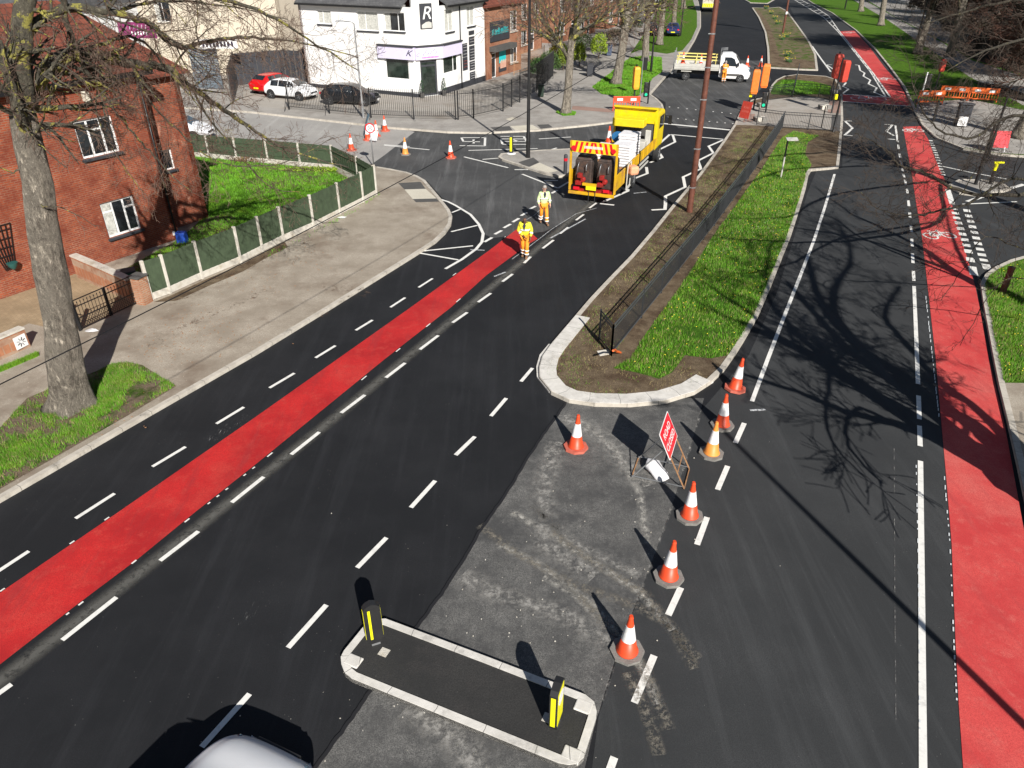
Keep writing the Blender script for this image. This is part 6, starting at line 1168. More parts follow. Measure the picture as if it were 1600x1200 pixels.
bx2 = lambda nm, m, *bs, parent=None, bevel=0: bxp(nm, m, *bs, parent=parent or vn, bevel=bevel)
b = MB(); b.face([(5.3, -.74, 2.08), (5.3, .74, 2.08), (5.78, .8, 1.44), (5.78, -.8, 1.44)][::-1]); o = b.build('windscreen', M_glassb, cb_); o.location = (.03, 0, .03)
for s in (1, -1): b = MB(); v = [(4.35, s * 1.005, 1.32), (5.45, s * 1.005, 1.32), (5.2, s * .91, 1.88), (4.9, s * .885, 2.02), (4.35, s * .885, 2.02)]; b.face(v if s < 0 else v[::-1]); o = b.build('side_window', M_glass, cb_); o.location = (0, s * .008, 0)
for s in (1, -1): bx2('side_trim', M_slate, ((5.0, s * 1.01, .62), (1.5, .03, .16))); bx2('mirror', M_black, ((5.55, s * 1.12, 1.5), (.12, .22, .32)), bevel=.03); bx2('headlight', M_glassb, ((6.45, s * .78, .98), (.35, .25, .2)), bevel=.04)
bx2('front_bumper', M_slate, ((6.62, 0, .5), (.25, 1.75, .4)), bevel=.06); bx2('grille', M_boll, ((6.68, 0, .85), (.08, 1.0, .22)))
bx2('chassis', M_black, ((2.6, .4, .6), (4.6, .1, .2)), ((2.6, -.4, .6), (4.6, .1, .2))); bx2('bed_floor', M_lgrey, ((2.0, 0, .95), (3.9, 2.05, .1)))
for s in (1, -1): bx2('drop_side', M_lgrey, ((2.0, s * 1.03, 1.2), (3.9, .05, .42)), ((2.0, s * 1.06, 1.2), (3.85, .02, .06)), bevel=.008); bx2('safety_rail', flat('pale_yellow_rail', (.75, .65, .2), .5), ((1.95, s * 1.0, 1.75), (3.5, .05, .09)), ((1.95, s * 1.0, 2.0), (3.5, .05, .09)), *[((x, s * 1.0, 1.7), (.05, .05, .65)) for x in (.3, 1.9, 3.6)])
bx2('tail_lift', M_galv, *[((.0, s * .9, 1.7), (.08, .1, 1.5)) for s in (1, -1)], ((-.02, 0, 1.2), (.06, 1.9, .8)), ((-.1, 0, .55), (.15, 1.9, .1))); b = MB()
for y in (-.8, -.3, .3, .8): b.tube([(3.95, y, 1.0), (3.95, y, 2.55), (4.5, y, 2.6)], .025, 6)
for z in (1.5, 2.0, 2.55): b.tube([(3.95, -.85, z), (3.95, .85, z)], .025, 6)
b.build('ladder_rack', M_galv, vn)
for x in (1.15, 5.85):
    for y in (.88, -.88): wheel(vn, x, y, .35, .22)
bx2('wheel_arch', M_lgrey, *[((1.15, s * .95, .78), (.9, .25, .06)) for s in (1, -1)])
VM = Matrix.Translation(VO) @ Matrix.Rotation(vr, 4, 'Z')
dup(cR, VM @ Vector((.7, -.6, 1.05)), 0, 'stack of red and white cones at the tail of the white van bed', 'cones carried on vehicles'); dup(cR, VM @ Vector((.75, -.6, 1.3)), 0, 'topmost red and white cone of the stack on the van bed', 'cones carried on vehicles'); dup(cR, VM @ Vector((2.3, .2, 1.05)), 0, 'single red and white cone in the middle of the van bed', 'cones carried on vehicles')
b = MB(); b.box((0, 0, .2), (1.2, .8, .35)); o = b.build('white_crate', M_white, bevel=.03); o.location = VM @ Vector((1.9, -.5, 1.0)); o.rotation_euler.z = vr; tag(o, 'low white crate on the van bed', 'crate')
# far box lorry at the top
t = thing('box_lorry', 'cream and white box lorry driving away at the top of the left carriageway', 'lorry', G3(1107, 19), R(78)); bxp('body', M_cream, ((3.2, 0, 1.9), (6.0, 2.3, 2.6)), parent=t, bevel=.06); ch = bxp('rear_board', M_yelp, ((.17, 0, 1.0), (.04, 2.2, .55)), parent=t); b = MB()
for k in range(6): y = -1.0 + k * .36; b.bar((.14, y, .8), (.14, y + .2, 1.25), .1, .02)
b.build('stripe', M_white, ch); bxp('cab', M_white, ((7.0, 0, 1.6), (1.6, 2.2, 2.0)), parent=t, bevel=.1); bxp('under_run_bar', M_black, ((.3, 0, .55), (.2, 2.1, .2)), parent=t)
for x in (1.5, 6.6):
    for y in (.95, -.95): wheel(t, x, y, .45, .25)
# ================================================================== PEOPLE
def skin_obj(name, verts, edges, radii, mat, parent, root=0, sub=1):
    me = bpy.data.meshes.new(name); me.from_pydata(verts, edges, []); me.materials.append(mat); o = bpy.data.objects.new(name, me); C.objects.link(o); o.parent = parent
    m = o.modifiers.new('skin', 'SKIN'); m.use_smooth_shade = True; sv = me.skin_vertices[0].data
    for i, r in enumerate(radii): sv[i].radius = (r, r) if not hasattr(r, '__len__') else r; sv[i].use_root = (i == root)
    s_ = o.modifiers.new('sub', 'SUBSURF'); s_.levels = s_.render_levels = sub; return o
def person(label, loc, rz, skin, jacket, trousers, hair, pose, shirt=M_navy, bald=False, sc=1.0):
    """local: faces -y, x = the figure's left"""
    t = thing('person', label, 'person', loc, rz); t.scale = (sc, sc, sc); J = pose; V, E_, R_ = [], [], []
    def v(p, r): V.append(tuple(p)); R_.append(r); return len(V) - 1
    def chain(i, pts):
        for p, r in pts: j = v(p, r); E_.append((i, j)); i = j
        return i
    pel = v(J['pelvis'], (.15, .11)); ch = chain(pel, [(J['waist'], (.14, .1)), (J['chest'], (.165, .115))]); nk = chain(ch, [(J['neck'], .06)]); 
    hd_ = Vector(J['head']); chain(nk, [(hd_ + Vector((0, .01, -.05)), .068), (hd_ + Vector((0, 0, .03)), (.082, .095)), (hd_ + Vector((0, .01, .1)), (.06, .07))])
    for s, k in ((1, 'l'), (-1, 'r')):
        shd, el, wr, = J['sh' + k], J['el' + k], J['wr' + k]; a = chain(ch, [(shd, .07), ((Vector(shd) + Vector(el)) / 2, .055), (el, .045), ((Vector(el) + Vector(wr)) / 2, .038), (wr, .028)])
        hv = (Vector(wr) - Vector(el)).normalized(); side = Vector((s, 0, 0)); side = (side - hv * side.dot(hv)).normalized(); fwd = hv.cross(side); pm = chain(a, [(Vector(wr) + hv * .06, (.036, .022))])
        base = Vector(wr) + hv * .06
        for q, (of, ln_) in enumerate(((-.028, .075), (-.01, .085), (.009, .08), (.026, .062))): p0 = base + fwd * of + hv * .035; chain(pm, [(p0, .0095), (p0 + hv * ln_ * .5 - side * .01, .009), (p0 + hv * ln_ * .85 - side * .035, .008)])
        chain(a, [(Vector(wr) + hv * .025 - fwd * .035, .012), (Vector(wr) + hv * .06 - fwd * .055, .01), (Vector(wr) + hv * .09 - fwd * .058 - side * .01, .009)])
        hp_, kn, an, to = J['hip' + k], J['kn' + k], J['an' + k], J['to' + k]; chain(pel, [(hp_, .09), ((Vector(hp_) + Vector(kn)) / 2, .075), (kn, .055), ((Vector(kn) + Vector(an)) / 2 + Vector((0, .01, .05)), .05), (an, .038), (to, .035)])
    skin_obj('body', V, E_, R_, skin, t)
    # jacket
    V, E_, R_ = [], [], []; pel = v(Vector(J['pelvis']) + Vector((0, 0, -.02)), (.2, .15)); ch = chain(pel, [(J['waist'], (.185, .14)), (J['chest'], (.2, .15))]); chain(ch, [(Vector(J['neck']) - Vector((0, 0, .06)), .09)])
    for k in 'lr': chain(ch, [(J['sh' + k], .095), ((Vector(J['sh' + k]) + Vector(J['el' + k])) / 2, .078), (J['el' + k], .068), (Vector(J['el' + k]).lerp(Vector(J['wr' + k]), .88), .052)])
    skin_obj('jacket', V, E_, R_, jacket, t)
    V, E_, R_ = [], [], []; pel = v(Vector(J['pelvis']) + Vector((0, 0, 0)), (.17, .13))
    for k in 'lr': chain(pel, [(J['hip' + k], .115), ((Vector(J['hip' + k]) + Vector(J['kn' + k])) / 2, .1), (J['kn' + k], .085), (Vector(J['kn' + k]).lerp(Vector(J['an' + k]), .9), .075)])
    skin_obj('trousers', V, E_, R_, trousers, t)
    for k in 'lr':
        b = MB(); a = Vector(J['an' + k]); e = Vector(J['to' + k]); dr_ = (e - a); dr_.z = 0; rz_ = math.atan2(dr_.y, dr_.x); c = (a + e) / 2; b.box((c.x, c.y, c.z - .01), (.28, .1, .09), rz_); b.box((a.x, a.y, a.z + .03), (.12, .1, .14), rz_); b.build('boot', M_boot, t, bevel=.035)
    for k in 'lr':
        for f_ in (.35, .72):
            p = Vector(J['kn' + k]).lerp(Vector(J['an' + k]), f_); q = Vector(J['kn' + k]).lerp(Vector(J['an' + k]), f_ + .1); b = MB(); b.tube([p, q], [.1, .098], 12); b.build('leg_band', M_refl, t, 1)
        p = Vector(J['el' + k]).lerp(Vector(J['wr' + k]), .3); q = Vector(J['el' + k]).lerp(Vector(J['wr' + k]), .48); b = MB(); b.tube([p, q], [.078, .074], 12); b.build('sleeve_band', M_refl, t, 1)
    w_ = Vector(J['waist']).lerp(Vector(J['chest']), .35); b = MB(); b.lathe([(1, 0), (1, .06)], 20); 
    for i in range(len(b.v)): x, y, z = b.v[i]; b.v[i] = (x * .208 + w_.x, y * .165 + w_.y, z + w_.z)
    b.build('chest_band', M_refl, t, 1)
    b = MB(); cst = Vector(J['chest']); nk_ = Vector(J['neck']); b.face([(cst.x - .06, cst.y - .155, cst.z + .1), (cst.x, cst.y - .165, cst.z - .12), (cst.x + .06, cst.y - .155, cst.z + .1), (nk_.x + .02, nk_.y - .1, nk_.z), (nk_.x - .02, nk_.y - .1, nk_.z)]); b.build('shirt', shirt, t)
    # hair, nose, eyes, mouth, ears
    if not bald:
        b = MB(); b.lathe([(.0, .135), (.05, .125), (.085, .085), (.095, .03), (.09, .0)][::-1], 14, (0, 0, 0)); b.v = [(x + hd_.x, y * 1.12 + hd_.y + .02, z + hd_.z + (.03 if y < -.03 else -.03 if y > .04 else 0)) for x, y, z in b.v]; b.build('hair', hair, t, 1)
    b = MB(); b.box((hd_.x, hd_.y - .105, hd_.z), (.025, .04, .045)); b.build('nose', skin, t, bevel=.01); b = MB(); b.box((hd_.x, hd_.y - .098, hd_.z - .045), (.045, .01, .01)); b.build('mouth', M_rust, t)
    for s in (-1, 1): b = MB(); b.box((hd_.x + s * .032, hd_.y - .094, hd_.z + .028), (.022, .01, .012)); b.build('eye', M_boll, t); b = MB(); b.box((hd_.x + s * .088, hd_.y + .01, hd_.z), (.018, .035, .05)); b.build('ear', skin, t, bevel=.006)
    return t
walk = dict(pelvis=(0, 0, .95), waist=(0, -.01, 1.1), chest=(0, -.04, 1.34), neck=(0, -.05, 1.53), head=(0, -.09, 1.66), shl=(.19, -.04, 1.43), shr=(-.19, -.04, 1.43), ell=(.27, .03, 1.16), elr=(-.27, .0, 1.16), wrl=(.27, -.08, .92), wrr=(-.25, -.14, .94),
    hipl=(.1, 0, .9), hipr=(-.1, 0, .9), knl=(.11, -.14, .5), knr=(-.1, .02, .5), anl=(.11, -.2, .1), anr=(-.1, .22, .14), tol=(.12, -.36, .05), tor=(-.11, .1, .05))
lookd = dict(walk); lookd.update(head=(0, -.15, 1.6), neck=(0, -.09, 1.5), chest=(0, -.07, 1.32), wrr=(-.02, -.24, .98), elr=(-.28, -.02, 1.14), wrl=(.24, -.16, .9), anr=(-.07, .12, .1), knr=(-.08, -.04, .5), tor=(-.09, -.02, .05), anl=(.08, -.1, .1), tol=(.09, -.26, .05), knl=(.1, -.12, .5))
person('man in yellow jacket and orange trousers looking down at the end of the red lane', G3(820, 402), R(-8), M_skind, M_hivis, M_hivo, M_hairb, lookd, bald=True)
person('man in pale lime jacket and orange trousers walking behind the other worker', G3(849, 350), R(12), M_skinp, M_hivisg, M_hivo, M_hair, walk)
st3 = dict(walk); st3.update(anl=(.1, .02, .1), anr=(-.1, .0, .1), knl=(.1, -.03, .5), knr=(-.1, -.03, .5), tol=(.1, -.15, .05), tor=(-.1, -.17, .05), wrl=(.12, -.42, 1.25), ell=(.26, -.2, 1.2), wrr=(-.1, -.42, 1.3), elr=(-.26, -.2, 1.22), head=(0, -.12, 1.64))
person('man in orange hi-vis leaning at the driver door of the white van', G3(1130, 129), R(165), M_skinp, M_hivo, M_hivo, M_hair, st3)
# ================================================================== TREES
WAND = .2
def rnd_perp(d, rng):
    v = Vector((rng.gauss(0, 1), rng.gauss(0, 1), rng.gauss(0, 1))); v -= d * v.dot(d); return v.normalized()
def grow(mbs, p, d, L, r, lev, rng, up=.25, spread=.9, dens=1.0, minr=.0045):
    """bare branch with side shoots. mbs = (limb builder, twig builder)"""
    n = max(3, min(7, int(L / .35) + 2)); pts = [Vector(p)]; rad = [r]; dd = Vector(d).normalized(); step = L / n
    for i in range(n):
        dd = (dd + rnd_perp(dd, rng) * WAND + Vector((0, 0, up * .12))).normalized(); pts.append(pts[-1] + dd * step); rad.append(max(minr, r * (1 - .8 * (i + 1) / n)))
    (mbs[0] if r > .02 else mbs[1]).tube(pts, rad, 7 if r > .08 else 5 if r > .03 else 3, cap=False)
    if lev <= 0: return
    k = max(2, int((L * (2.2 if lev > 1 else 4.2) + 2) * dens))
    for i in range(k):
        t = (.2 + .8 * (i + rng.random()) / k) * n; j = min(int(t), n - 1); q = pts[j].lerp(pts[j + 1], t - j); seg = (pts[j + 1] - pts[j]).normalized(); a = rng.uniform(.45, spread)
        nd = (seg * math.cos(a) + rnd_perp(seg, rng) * math.sin(a) + Vector((0, 0, up * .2))).normalized()
        grow(mbs, q, nd, L * rng.uniform(.42, .75) * (1.15 - .45 * t / n), min(rad[j] * .62, r * .55), lev - 1, rng, up, spread, dens, minr)
def limb_along(mbs, pts, r0, r1, rng, lev=2, dens=1.0, cl=1.6, up=0.1, start=.15, minr=.0045):
    """limb through given points (smoothed) with side branches"""
    Q = []
    for i in range(len(pts) - 1):
        p0, p1, p2, p3 = pts[max(i - 1, 0)], pts[i], pts[i + 1], pts[min(i + 2, len(pts) - 1)]
        for k in range(5): t = k / 5; Q.append(.5 * ((2 * p1) + (p2 - p0) * t + (2 * p0 - 5 * p1 + 4 * p2 - p3) * t * t + (3 * p1 - p0 - 3 * p2 + p3) * t ** 3) + Vector([rng.gauss(0, .018) for _ in range(3)]))
    Q.append(pts[-1]); m = len(Q); rad = [r0 + (r1 - r0) * (i / (m - 1)) ** .8 for i in range(m)]
    mbs[0].tube(Q, [x * (1 + rng.uniform(-.09, .09)) for x in rad], 9 if r0 > .06 else 6, cap=True)
    tot = sum((Q[i + 1] - Q[i]).length for i in range(m - 1)); k = int(tot * 1.5 * dens)
    for i in range(k):
        t = (start + (1 - start) * (i + rng.random()) / k) * (m - 1); j = min(int(t), m - 2); seg = (Q[j + 1] - Q[j]).normalized(); a = rng.uniform(.5, 1.15)
        nd = (seg * math.cos(a) + rnd_perp(seg, rng) * math.sin(a) + Vector((0, 0, up))).normalized(); grow(mbs, Q[j], nd, cl * rng.uniform(.5, 1.25) * (1.1 - .5 * t / m), max(.01, rad[j] * .38), lev, rng, up, 1.0, 1.0, minr)
def finish_tree(t, mbs, trunk_m, limb_m, twig_m, off, crownname='crown'):
    for b in mbs: b.v = [(x - off[0], y - off[1], z - off[2]) for x, y, z in b.v]
    a, w_ = mbs; i0 = len(a.v); a.v += w_.v; a.f += [tuple(i0 + k for k in f) for f in w_.f]; a.m += [1] * len(w_.f); print('tree', len(a.f)); return a.build(crownname, [limb_m, twig_m], t, 1)
def trunk_mesh(t, pts, rad, off, mat, n=26, amp=.16, seed=1, knots=True, flare=True):
    pts = [Vector(p) for p in pts]; Q, RR = [], []
    for i in range(len(pts) - 1):
        for k in range(8): s_ = k / 8; Q.append(pts[i].lerp(pts[i + 1], s_)); RR.append(rad[i] * (1 - s_) + rad[i + 1] * s_)
    Q.append(pts[-1]); RR.append(rad[-1]); b = MB(); b.tube(Q, RR, n, cap=True); out = []
    for i, vv in enumerate(b.v):
        k = min(i // n, len(Q) - 1); c = Q[k]; v_ = Vector(vv); r_ = v_ - c; a = math.atan2(r_.y, r_.x)
        rib = noise.noise(Vector((math.cos(a) * 1.8, math.sin(a) * 1.8, v_.z * .35 + seed))) * amp * 1.1 + noise.noise(Vector((math.cos(a) * 5, math.sin(a) * 5, v_.z * 1.1 + seed * 3))) * amp * .55
        fl = max(0, 1 - (v_.z - pts[0].z) / .7) ** 2 * .35 * (1 + .6 * math.sin(a * 5 + seed)) if flare else 0
        v2 = c + r_ * (1 + rib + fl); out.append((v2.x - off[0], v2.y - off[1], v2.z - off[2]))
    b.v = out; return b.build('trunk', mat, t, 1)
# ---- the big tree at the left
rng = random.Random(11); TB = G3(112, 632, .08); t1 = thing('bare_tree', 'big bare tree with thick pale ridged trunk and lichen yellow limbs at the left', 'tree', TB)
tp = [TB, PT(103, 575, 17.1), PT(92, 500, 17.2), PT(80, 430, 17.3), PT(64, 340, 17.4), PT(58, 285, 17.5), PT(45, 230, 17.6), PT(34, 180, 17.7)]
trunk_mesh(t1, tp, [.52, .4, .35, .38, .34, .34, .33, .26], TB, M_bark, 40, .16, 2)
mbs = (MB(), MB()); X = lambda *l: [PT(*q) for q in l]
LB_spec = [([(56, 270, 17.5), (44, 205, 17.7), (42, 165, 17.9), (58, 125, 18.2), (90, 94, 18.7), (125, 86, 19.2), (165, 91, 19.8), (205, 99, 20.5), (260, 108, 21.3), (300, 137, 22), (350, 172, 23), (400, 205, 24), (455, 236, 25), (545, 262, 26.5)], .27, .02, 2, 1.5),
    ([(90, 94, 18.7), (150, 70, 19.5), (215, 60, 20.5), (262, 108, 21.5)], .05, .03, 2, 1.0),
    ([(50, 240, 17.6), (30, 170, 17.4), (8, 105, 17.2), (-25, 50, 17)], .16, .09, 2, 1.2),
    ([(40, 190, 17.8), (32, 90, 17.6), (38, 10, 17.6), (50, -70, 17.8)], .25, .18, 2, 1.2),
    ([(34, 60, 17.6), (95, 15, 18.4), (180, 20, 19.4), (233, 38, 20.3), (275, 72, 21.4), (322, 66, 22.4), (372, 58, 23.4), (430, 62, 24.5), (470, 66, 25), (560, 90, 26)], .11, .016, 2, 1.7),
    ([(95, -30, 18.2), (104, 30, 18.5), (123, 88, 18.8), (137, 115, 19), (155, 135, 19.2), (178, 170, 19.4), (216, 216, 19.8), (248, 252, 20.2), (300, 300, 20.5)], .075, .012, 2, 1.1),
    ([(60, -60, 18), (170, -25, 19), (300, -12, 20.5), (400, 15, 22), (480, 60, 23.5), (560, 110, 25)], .1, .015, 2, 1.5),
    ([(0, 60, 17), (22, 140, 17), (40, 200, 17.1), (66, 230, 17.2), (105, 262, 17.5)], .035, .01, 1, .6),
    ([(270, 108, 21.4), (290, 78, 22), (318, 65, 22.4)], .035, .02, 2, .8),
    ([(300, 137, 22), (330, 190, 22.6), (370, 235, 23), (420, 290, 23.3), (470, 300, 23.6)], .04, .01, 2, 1.3),
    ([(205, 99, 20.5), (235, 160, 20.8), (290, 215, 21.2), (350, 255, 21.8), (440, 255, 22.5), (520, 215, 23.4)], .035, .009, 2, 1.3),
    ([(180, 20, 19.4), (230, 5, 20.4), (330, 5, 22), (450, 30, 23.5)], .05, .012, 2, 1.3),
    ([(165, 91, 19.8), (150, 170, 19.6), (180, 240, 19.8), (225, 300, 20)], .03, .008, 2, 1.1),
    ([(62, 320, 17.1), (110, 330, 17.2), (150, 355, 17.4)], .02, .007, 1, .6), ([(50, 250, 17.5), (20, 270, 17.2), (-20, 250, 17)], .03, .01, 1, .8)]
for pts, ra, rb, lev, cl in LB_spec: limb_along(mbs, X(*pts), ra, rb, rng, lev + (1 if cl > .9 else 0), 2.1, cl * 1.12, up=-.15, start=.08)
finish_tree(t1, mbs, M_bark, M_limb, M_twigy, TB)
# (limbs follow the shadows they cast: ground point of the shadow + height along the sun's direction)
CT = 1 / math.tan(SUN_EL); sh2 = Vector((-math.sin(SUN_AZ), -math.cos(SUN_AZ)))
def SH(px, py, base, k=.78, zmin=0.3):
    g = Vector(G(px, py)); z = max(zmin, k * (g - Vector((base.x, base.y))).dot(sh2) / CT); q = g - sh2 * z * CT; return Vector((q.x, q.y, z))
# ---- the big tree off the right edge that throws the shadow fan and hangs over the right
rng = random.Random(23); _g = Vector(G(1592, 768)); TB2 = Vector((_g.x + .326 * 3.3, _g.y - .946 * 3.3, .1)); t2 = thing('bare_tree', 'large bare tree at the right edge whose shadow fans over the right carriageway', 'tree', TB2)
WAND = .1; fk = SH(1590, 765, TB2, .9); trunk_mesh(t2, [TB2, TB2.lerp(fk, .5) + Vector((.05, 0, 0)), fk], [.5, .42, .4], TB2, M_bark, 24, .12, 5); mbs = (MB(), MB())

for pts, ra, lev, k_ in [([(1562, 724), (1469, 679), (1375, 623), (1300, 574), (1225, 533), (1150, 505)], .3, 3, .97), ([(1555, 732), (1487, 672), (1412, 608), (1337, 556), (1281, 499), (1230, 440)], .2, 3, .97), ([(1577, 724), (1525, 668), (1469, 634), (1412, 589), (1337, 537), (1281, 470), (1262, 400)], .21, 3, .97),
    ([(1592, 712), (1525, 638), (1465, 593), (1412, 533), (1382, 492), (1405, 447)], .12, 2, .97), ([(1469, 691), (1394, 661), (1319, 642), (1244, 612), (1160, 584)], .12, 2, .97), ([(1375, 623), (1290, 560), (1230, 505), (1190, 440), (1200, 380)], .12, 3, .97), ([(1337, 537), (1300, 470), (1330, 400), (1310, 350)], .1, 3, .97), ([(1394, 661), (1345, 638), (1322, 661), (1330, 706), (1379, 755)], .05, 1, .97), ([(1300, 574), (1290, 640), (1300, 690), (1350, 745)], .04, 1, .97), ([(1225, 533), (1150, 480), (1090, 440)], .09, 3, .97)]:
    Q_ = [SH(x, y, TB2, k_) for x, y in pts]
    if ra > .11: Q_ = [fk] + Q_
    limb_along(mbs, Q_, ra * 1.7, ra * .5, rng, lev, 1.3, 1.9, up=.1, start=.3, minr=.013)
finish_tree(t2, mbs, M_bark, M_limbd, M_twigd, TB2); WAND = .2
# ---- tree at the right, near the side road, reaching leftwards across the red lane
rng = random.Random(31); TB3 = G3(1665, 345, .1); t3 = thing('bare_tree', 'bare tree whose thin branches reach in from the right over the red lane', 'tree', TB3)
top_ = Vector((TB3.x, TB3.y, 5)); trunk_mesh(t3, [TB3, TB3 + Vector((0, 0, 2.5)), top_], [.4, .33, .28], TB3, M_bark, 20, .1, 8); mbs = (MB(), MB())
ty = TB3.y
for pts, ra, rb, lev, cl in [([(1700, 200, ty), (1640, 290, ty - 4), (1560, 305, ty - 7), (1505, 300, ty - 8), (1470, 283, ty - 9), (1440, 268, ty - 9.5), (1405, 258, ty - 9.7), (1395, 243, ty - 9.8), (1372, 225, ty - 9.8), (1335, 208, ty - 9.8)], .11, .012, 2, 1.5),
    ([(1640, 290, ty - 4), (1580, 280, ty - 8), (1515, 318, ty - 11), (1470, 328, ty - 12), (1435, 336, ty - 12.5), (1380, 330, ty - 12.6), (1345, 300, ty - 12.8)], .07, .009, 2, 1.2),
    ([(1690, 190, ty), (1600, 180, ty - 3), (1560, 190, ty - 5), (1520, 215, ty - 7), (1470, 205, ty - 8), (1440, 170, ty - 9), (1425, 120, ty - 9)], .1, .01, 2, 1.4),
    ([(1690, 420, ty - 10), (1600, 390, ty - 11), (1540, 370, ty - 12), (1505, 420, ty - 12.5), (1470, 470, ty - 13)], .035, .008, 2, 1.2),
    ([(1700, 480, ty - 12), (1620, 440, ty - 12.5), (1560, 445, ty - 13), (1500, 540, ty - 13)], .03, .008, 2, 1.0),
    ([(1700, 100, ty), (1620, 60, ty - 3), (1540, 80, ty - 6), (1480, 110, ty - 8)], .1, .012, 2, 1.6), ([(1700, 20, ty), (1600, 0, ty - 2), (1500, 20, ty - 3), (1440, 40, ty - 4)], .1, .012, 2, 1.8)]: limb_along(mbs, X(*pts), ra * .8, rb, rng, lev + 1, 1.1, cl * 1.15, up=.0)
for k in range(4): grow(mbs, top_, (rng.uniform(-.6, .6), rng.uniform(-.6, .6), 1), 4.5, .16, 3, rng)
finish_tree(t3, mbs, M_bark, M_limbd, M_twigd, TB3)
# ---- another tree beyond the right edge, shading the lane by the brown post
rng = random.Random(52); _g = Vector(G(1600, 478)); TB5 = Vector((_g.x + .326 * 3.0, _g.y - .946 * 3.0, .1)); t5 = thing('bare_tree', 'bare tree standing out of frame beyond the brown timber post', 'tree', TB5); fk = SH(1560, 458, TB5, .9)
trunk_mesh(t5, [TB5, TB5.lerp(fk, .5), fk], [.34, .28, .24], TB5, M_bark, 20, .1, 15); mbs = (MB(), MB())
for pts, ra, lev in [([(1521, 443), (1480, 421), (1431, 402), (1356, 376), (1277, 361), (1200, 350)], .16, 3), ([(1500, 430), (1431, 383), (1356, 346), (1330, 334), (1270, 290)], .14, 3), ([(1530, 440), (1500, 400), (1480, 350), (1470, 300)], .1, 3), ([(1356, 376), (1300, 340), (1240, 325)], .06, 2)]: limb_along(mbs, [fk] + [SH(x, y, TB5, .97) for x, y in pts], ra * 1.5, .025, rng, lev, .7, 1.5, up=.1, start=.3)
finish_tree(t5, mbs, M_bark, M_limbd, M_twigd, TB5)
# ---- street tree prototypes, then copies
def street_tree(label, loc, h, r, seed, twig, rz=0, lean=(0, 0), lev=3, group='bare street trees', fork=.36, dens=.75, minr=.013, limbm=None):
    rng = random.Random(seed); t = thing('bare_tree', label, 'tree', loc, rz, group); Z = Vector((0, 0, 0)); f = h * fork; tp_ = Vector((lean[0], lean[1], f)); trunk_mesh(t, [Z, tp_ * .5 + Vector((.05, 0, 0)), tp_, tp_ * 1.5 + Vector((0, .1, 0))], [r, r * .82, r * .75, r * .5], Z, M_bark, 16, .12, seed); mbs = (MB(), MB())
    for k in range(7): a = k * 2.4 + rng.random(); grow(mbs, tp_ + Vector((0, 0, rng.uniform(-.1, .45) * f)), (math.cos(a) * rng.uniform(.5, 1.1), math.sin(a) * rng.uniform(.5, 1.1), rng.uniform(.6, 1.6)), h * rng.uniform(.36, .52), r * rng.uniform(.35, .5), lev, rng, .2, .95, dens, minr)
    finish_tree(t, mbs, M_bark, limbm or M_limb, twig, Z); return t
vA = street_tree('gnarled bare street tree in the pavement by the palisade corner, mossy limbs', G3(884, 178, .1), 10.5, .34, 41, M_twigy, 0, (.15, 0))
vB = street_tree('bare tree on the left verge with a straight pale trunk, behind the lorry', G3(962, 131, .1), 12, .42, 42, M_twigy, 0, (.5, .1))
gv = 'bare street trees'
dup(vA, G3(1008, 96, .1), 2.2, 'bare tree on the left verge just left of the white van tail', gv, 1.1); dup(vB, G3(1030, 70, .1), 1.1, 'bare leaning tree in front of the navy saloon', gv, .95); dup(vA, G3(1052, 45, .1), 4.0, 'bare tree behind the navy saloon on the far left verge', gv, 1.1); dup(vB, G3(1068, 14, .1), 3, 'bare tree at the very top of the left verge', gv)
vC = street_tree('bare dark tree on the right verge beside the far red lane, nearest the kerb', G3(1433, 84, .1), 11, .42, 43, M_twigd, .4, (.5, .2), dens=.9, minr=.016, limbm=M_limbd)
dup(vC, G3(1376, 40, .1), 1.4, 'bare tree in the middle of the right verge between two lamp posts', gv, 1.05); dup(vB, G3(1345, 18, .1), 2.9, 'bare tree farthest up the right verge', gv, 1.0); dup(vC, G3(1484, 88, .1), 3.6, 'bare tree beside the footpath and mesh fence on the right', gv, 1.1)
dup(vC, G3(1590, 215, .1), 5.1, 'thick dark tree behind the red sign at the right edge', gv, 1.1)
vD = street_tree('dense reddish twiggy tree at the top right corner', G3(1560, 75, .1), 12, .36, 44, flat('reddish_twig', (.1, .045, .03), .9, var=.3, scale=.7), 0, dens=1.1, minr=.022, limbm=M_limbd, fork=.2)
for k, (x, y, l, s_) in enumerate([(1620, 60, 'dense twiggy tree in the corner above the water barriers', 1.2), (1500, 40, 'dense twiggy tree rising behind the mesh fence', 1.0), (1700, 120, 'dense twiggy tree beyond the right edge of the frame', 1.2), (1440, 8, 'twiggy tree behind the mesh fence at the top of the frame', 1.0), (1560, 30, 'dense twiggy tree behind the top right corner tree', 1.2), (1640, 165, 'dense twiggy tree over the orange barriers', .95)]): dup(vD, G3(x, y, .1), k * 1.3 + .5, l, gv, s_)
for k, (x, y, l, s_) in enumerate([(1600, 120, 'dense twiggy tree between the barriers and the mesh fence', .8)]): dup(vD, G3(x, y, .1), k * 1.7 + 1, l, gv, s_)
dup(vB, Vector((-4, 112, .1)), 1.0, 'bare tree in a terrace front garden at the top of the photo', gv, 1.0); dup(vA, Vector((8, 100, .1)), 2.0, 'bare garden tree between the brick terrace and the footpath', gv, 1.1)
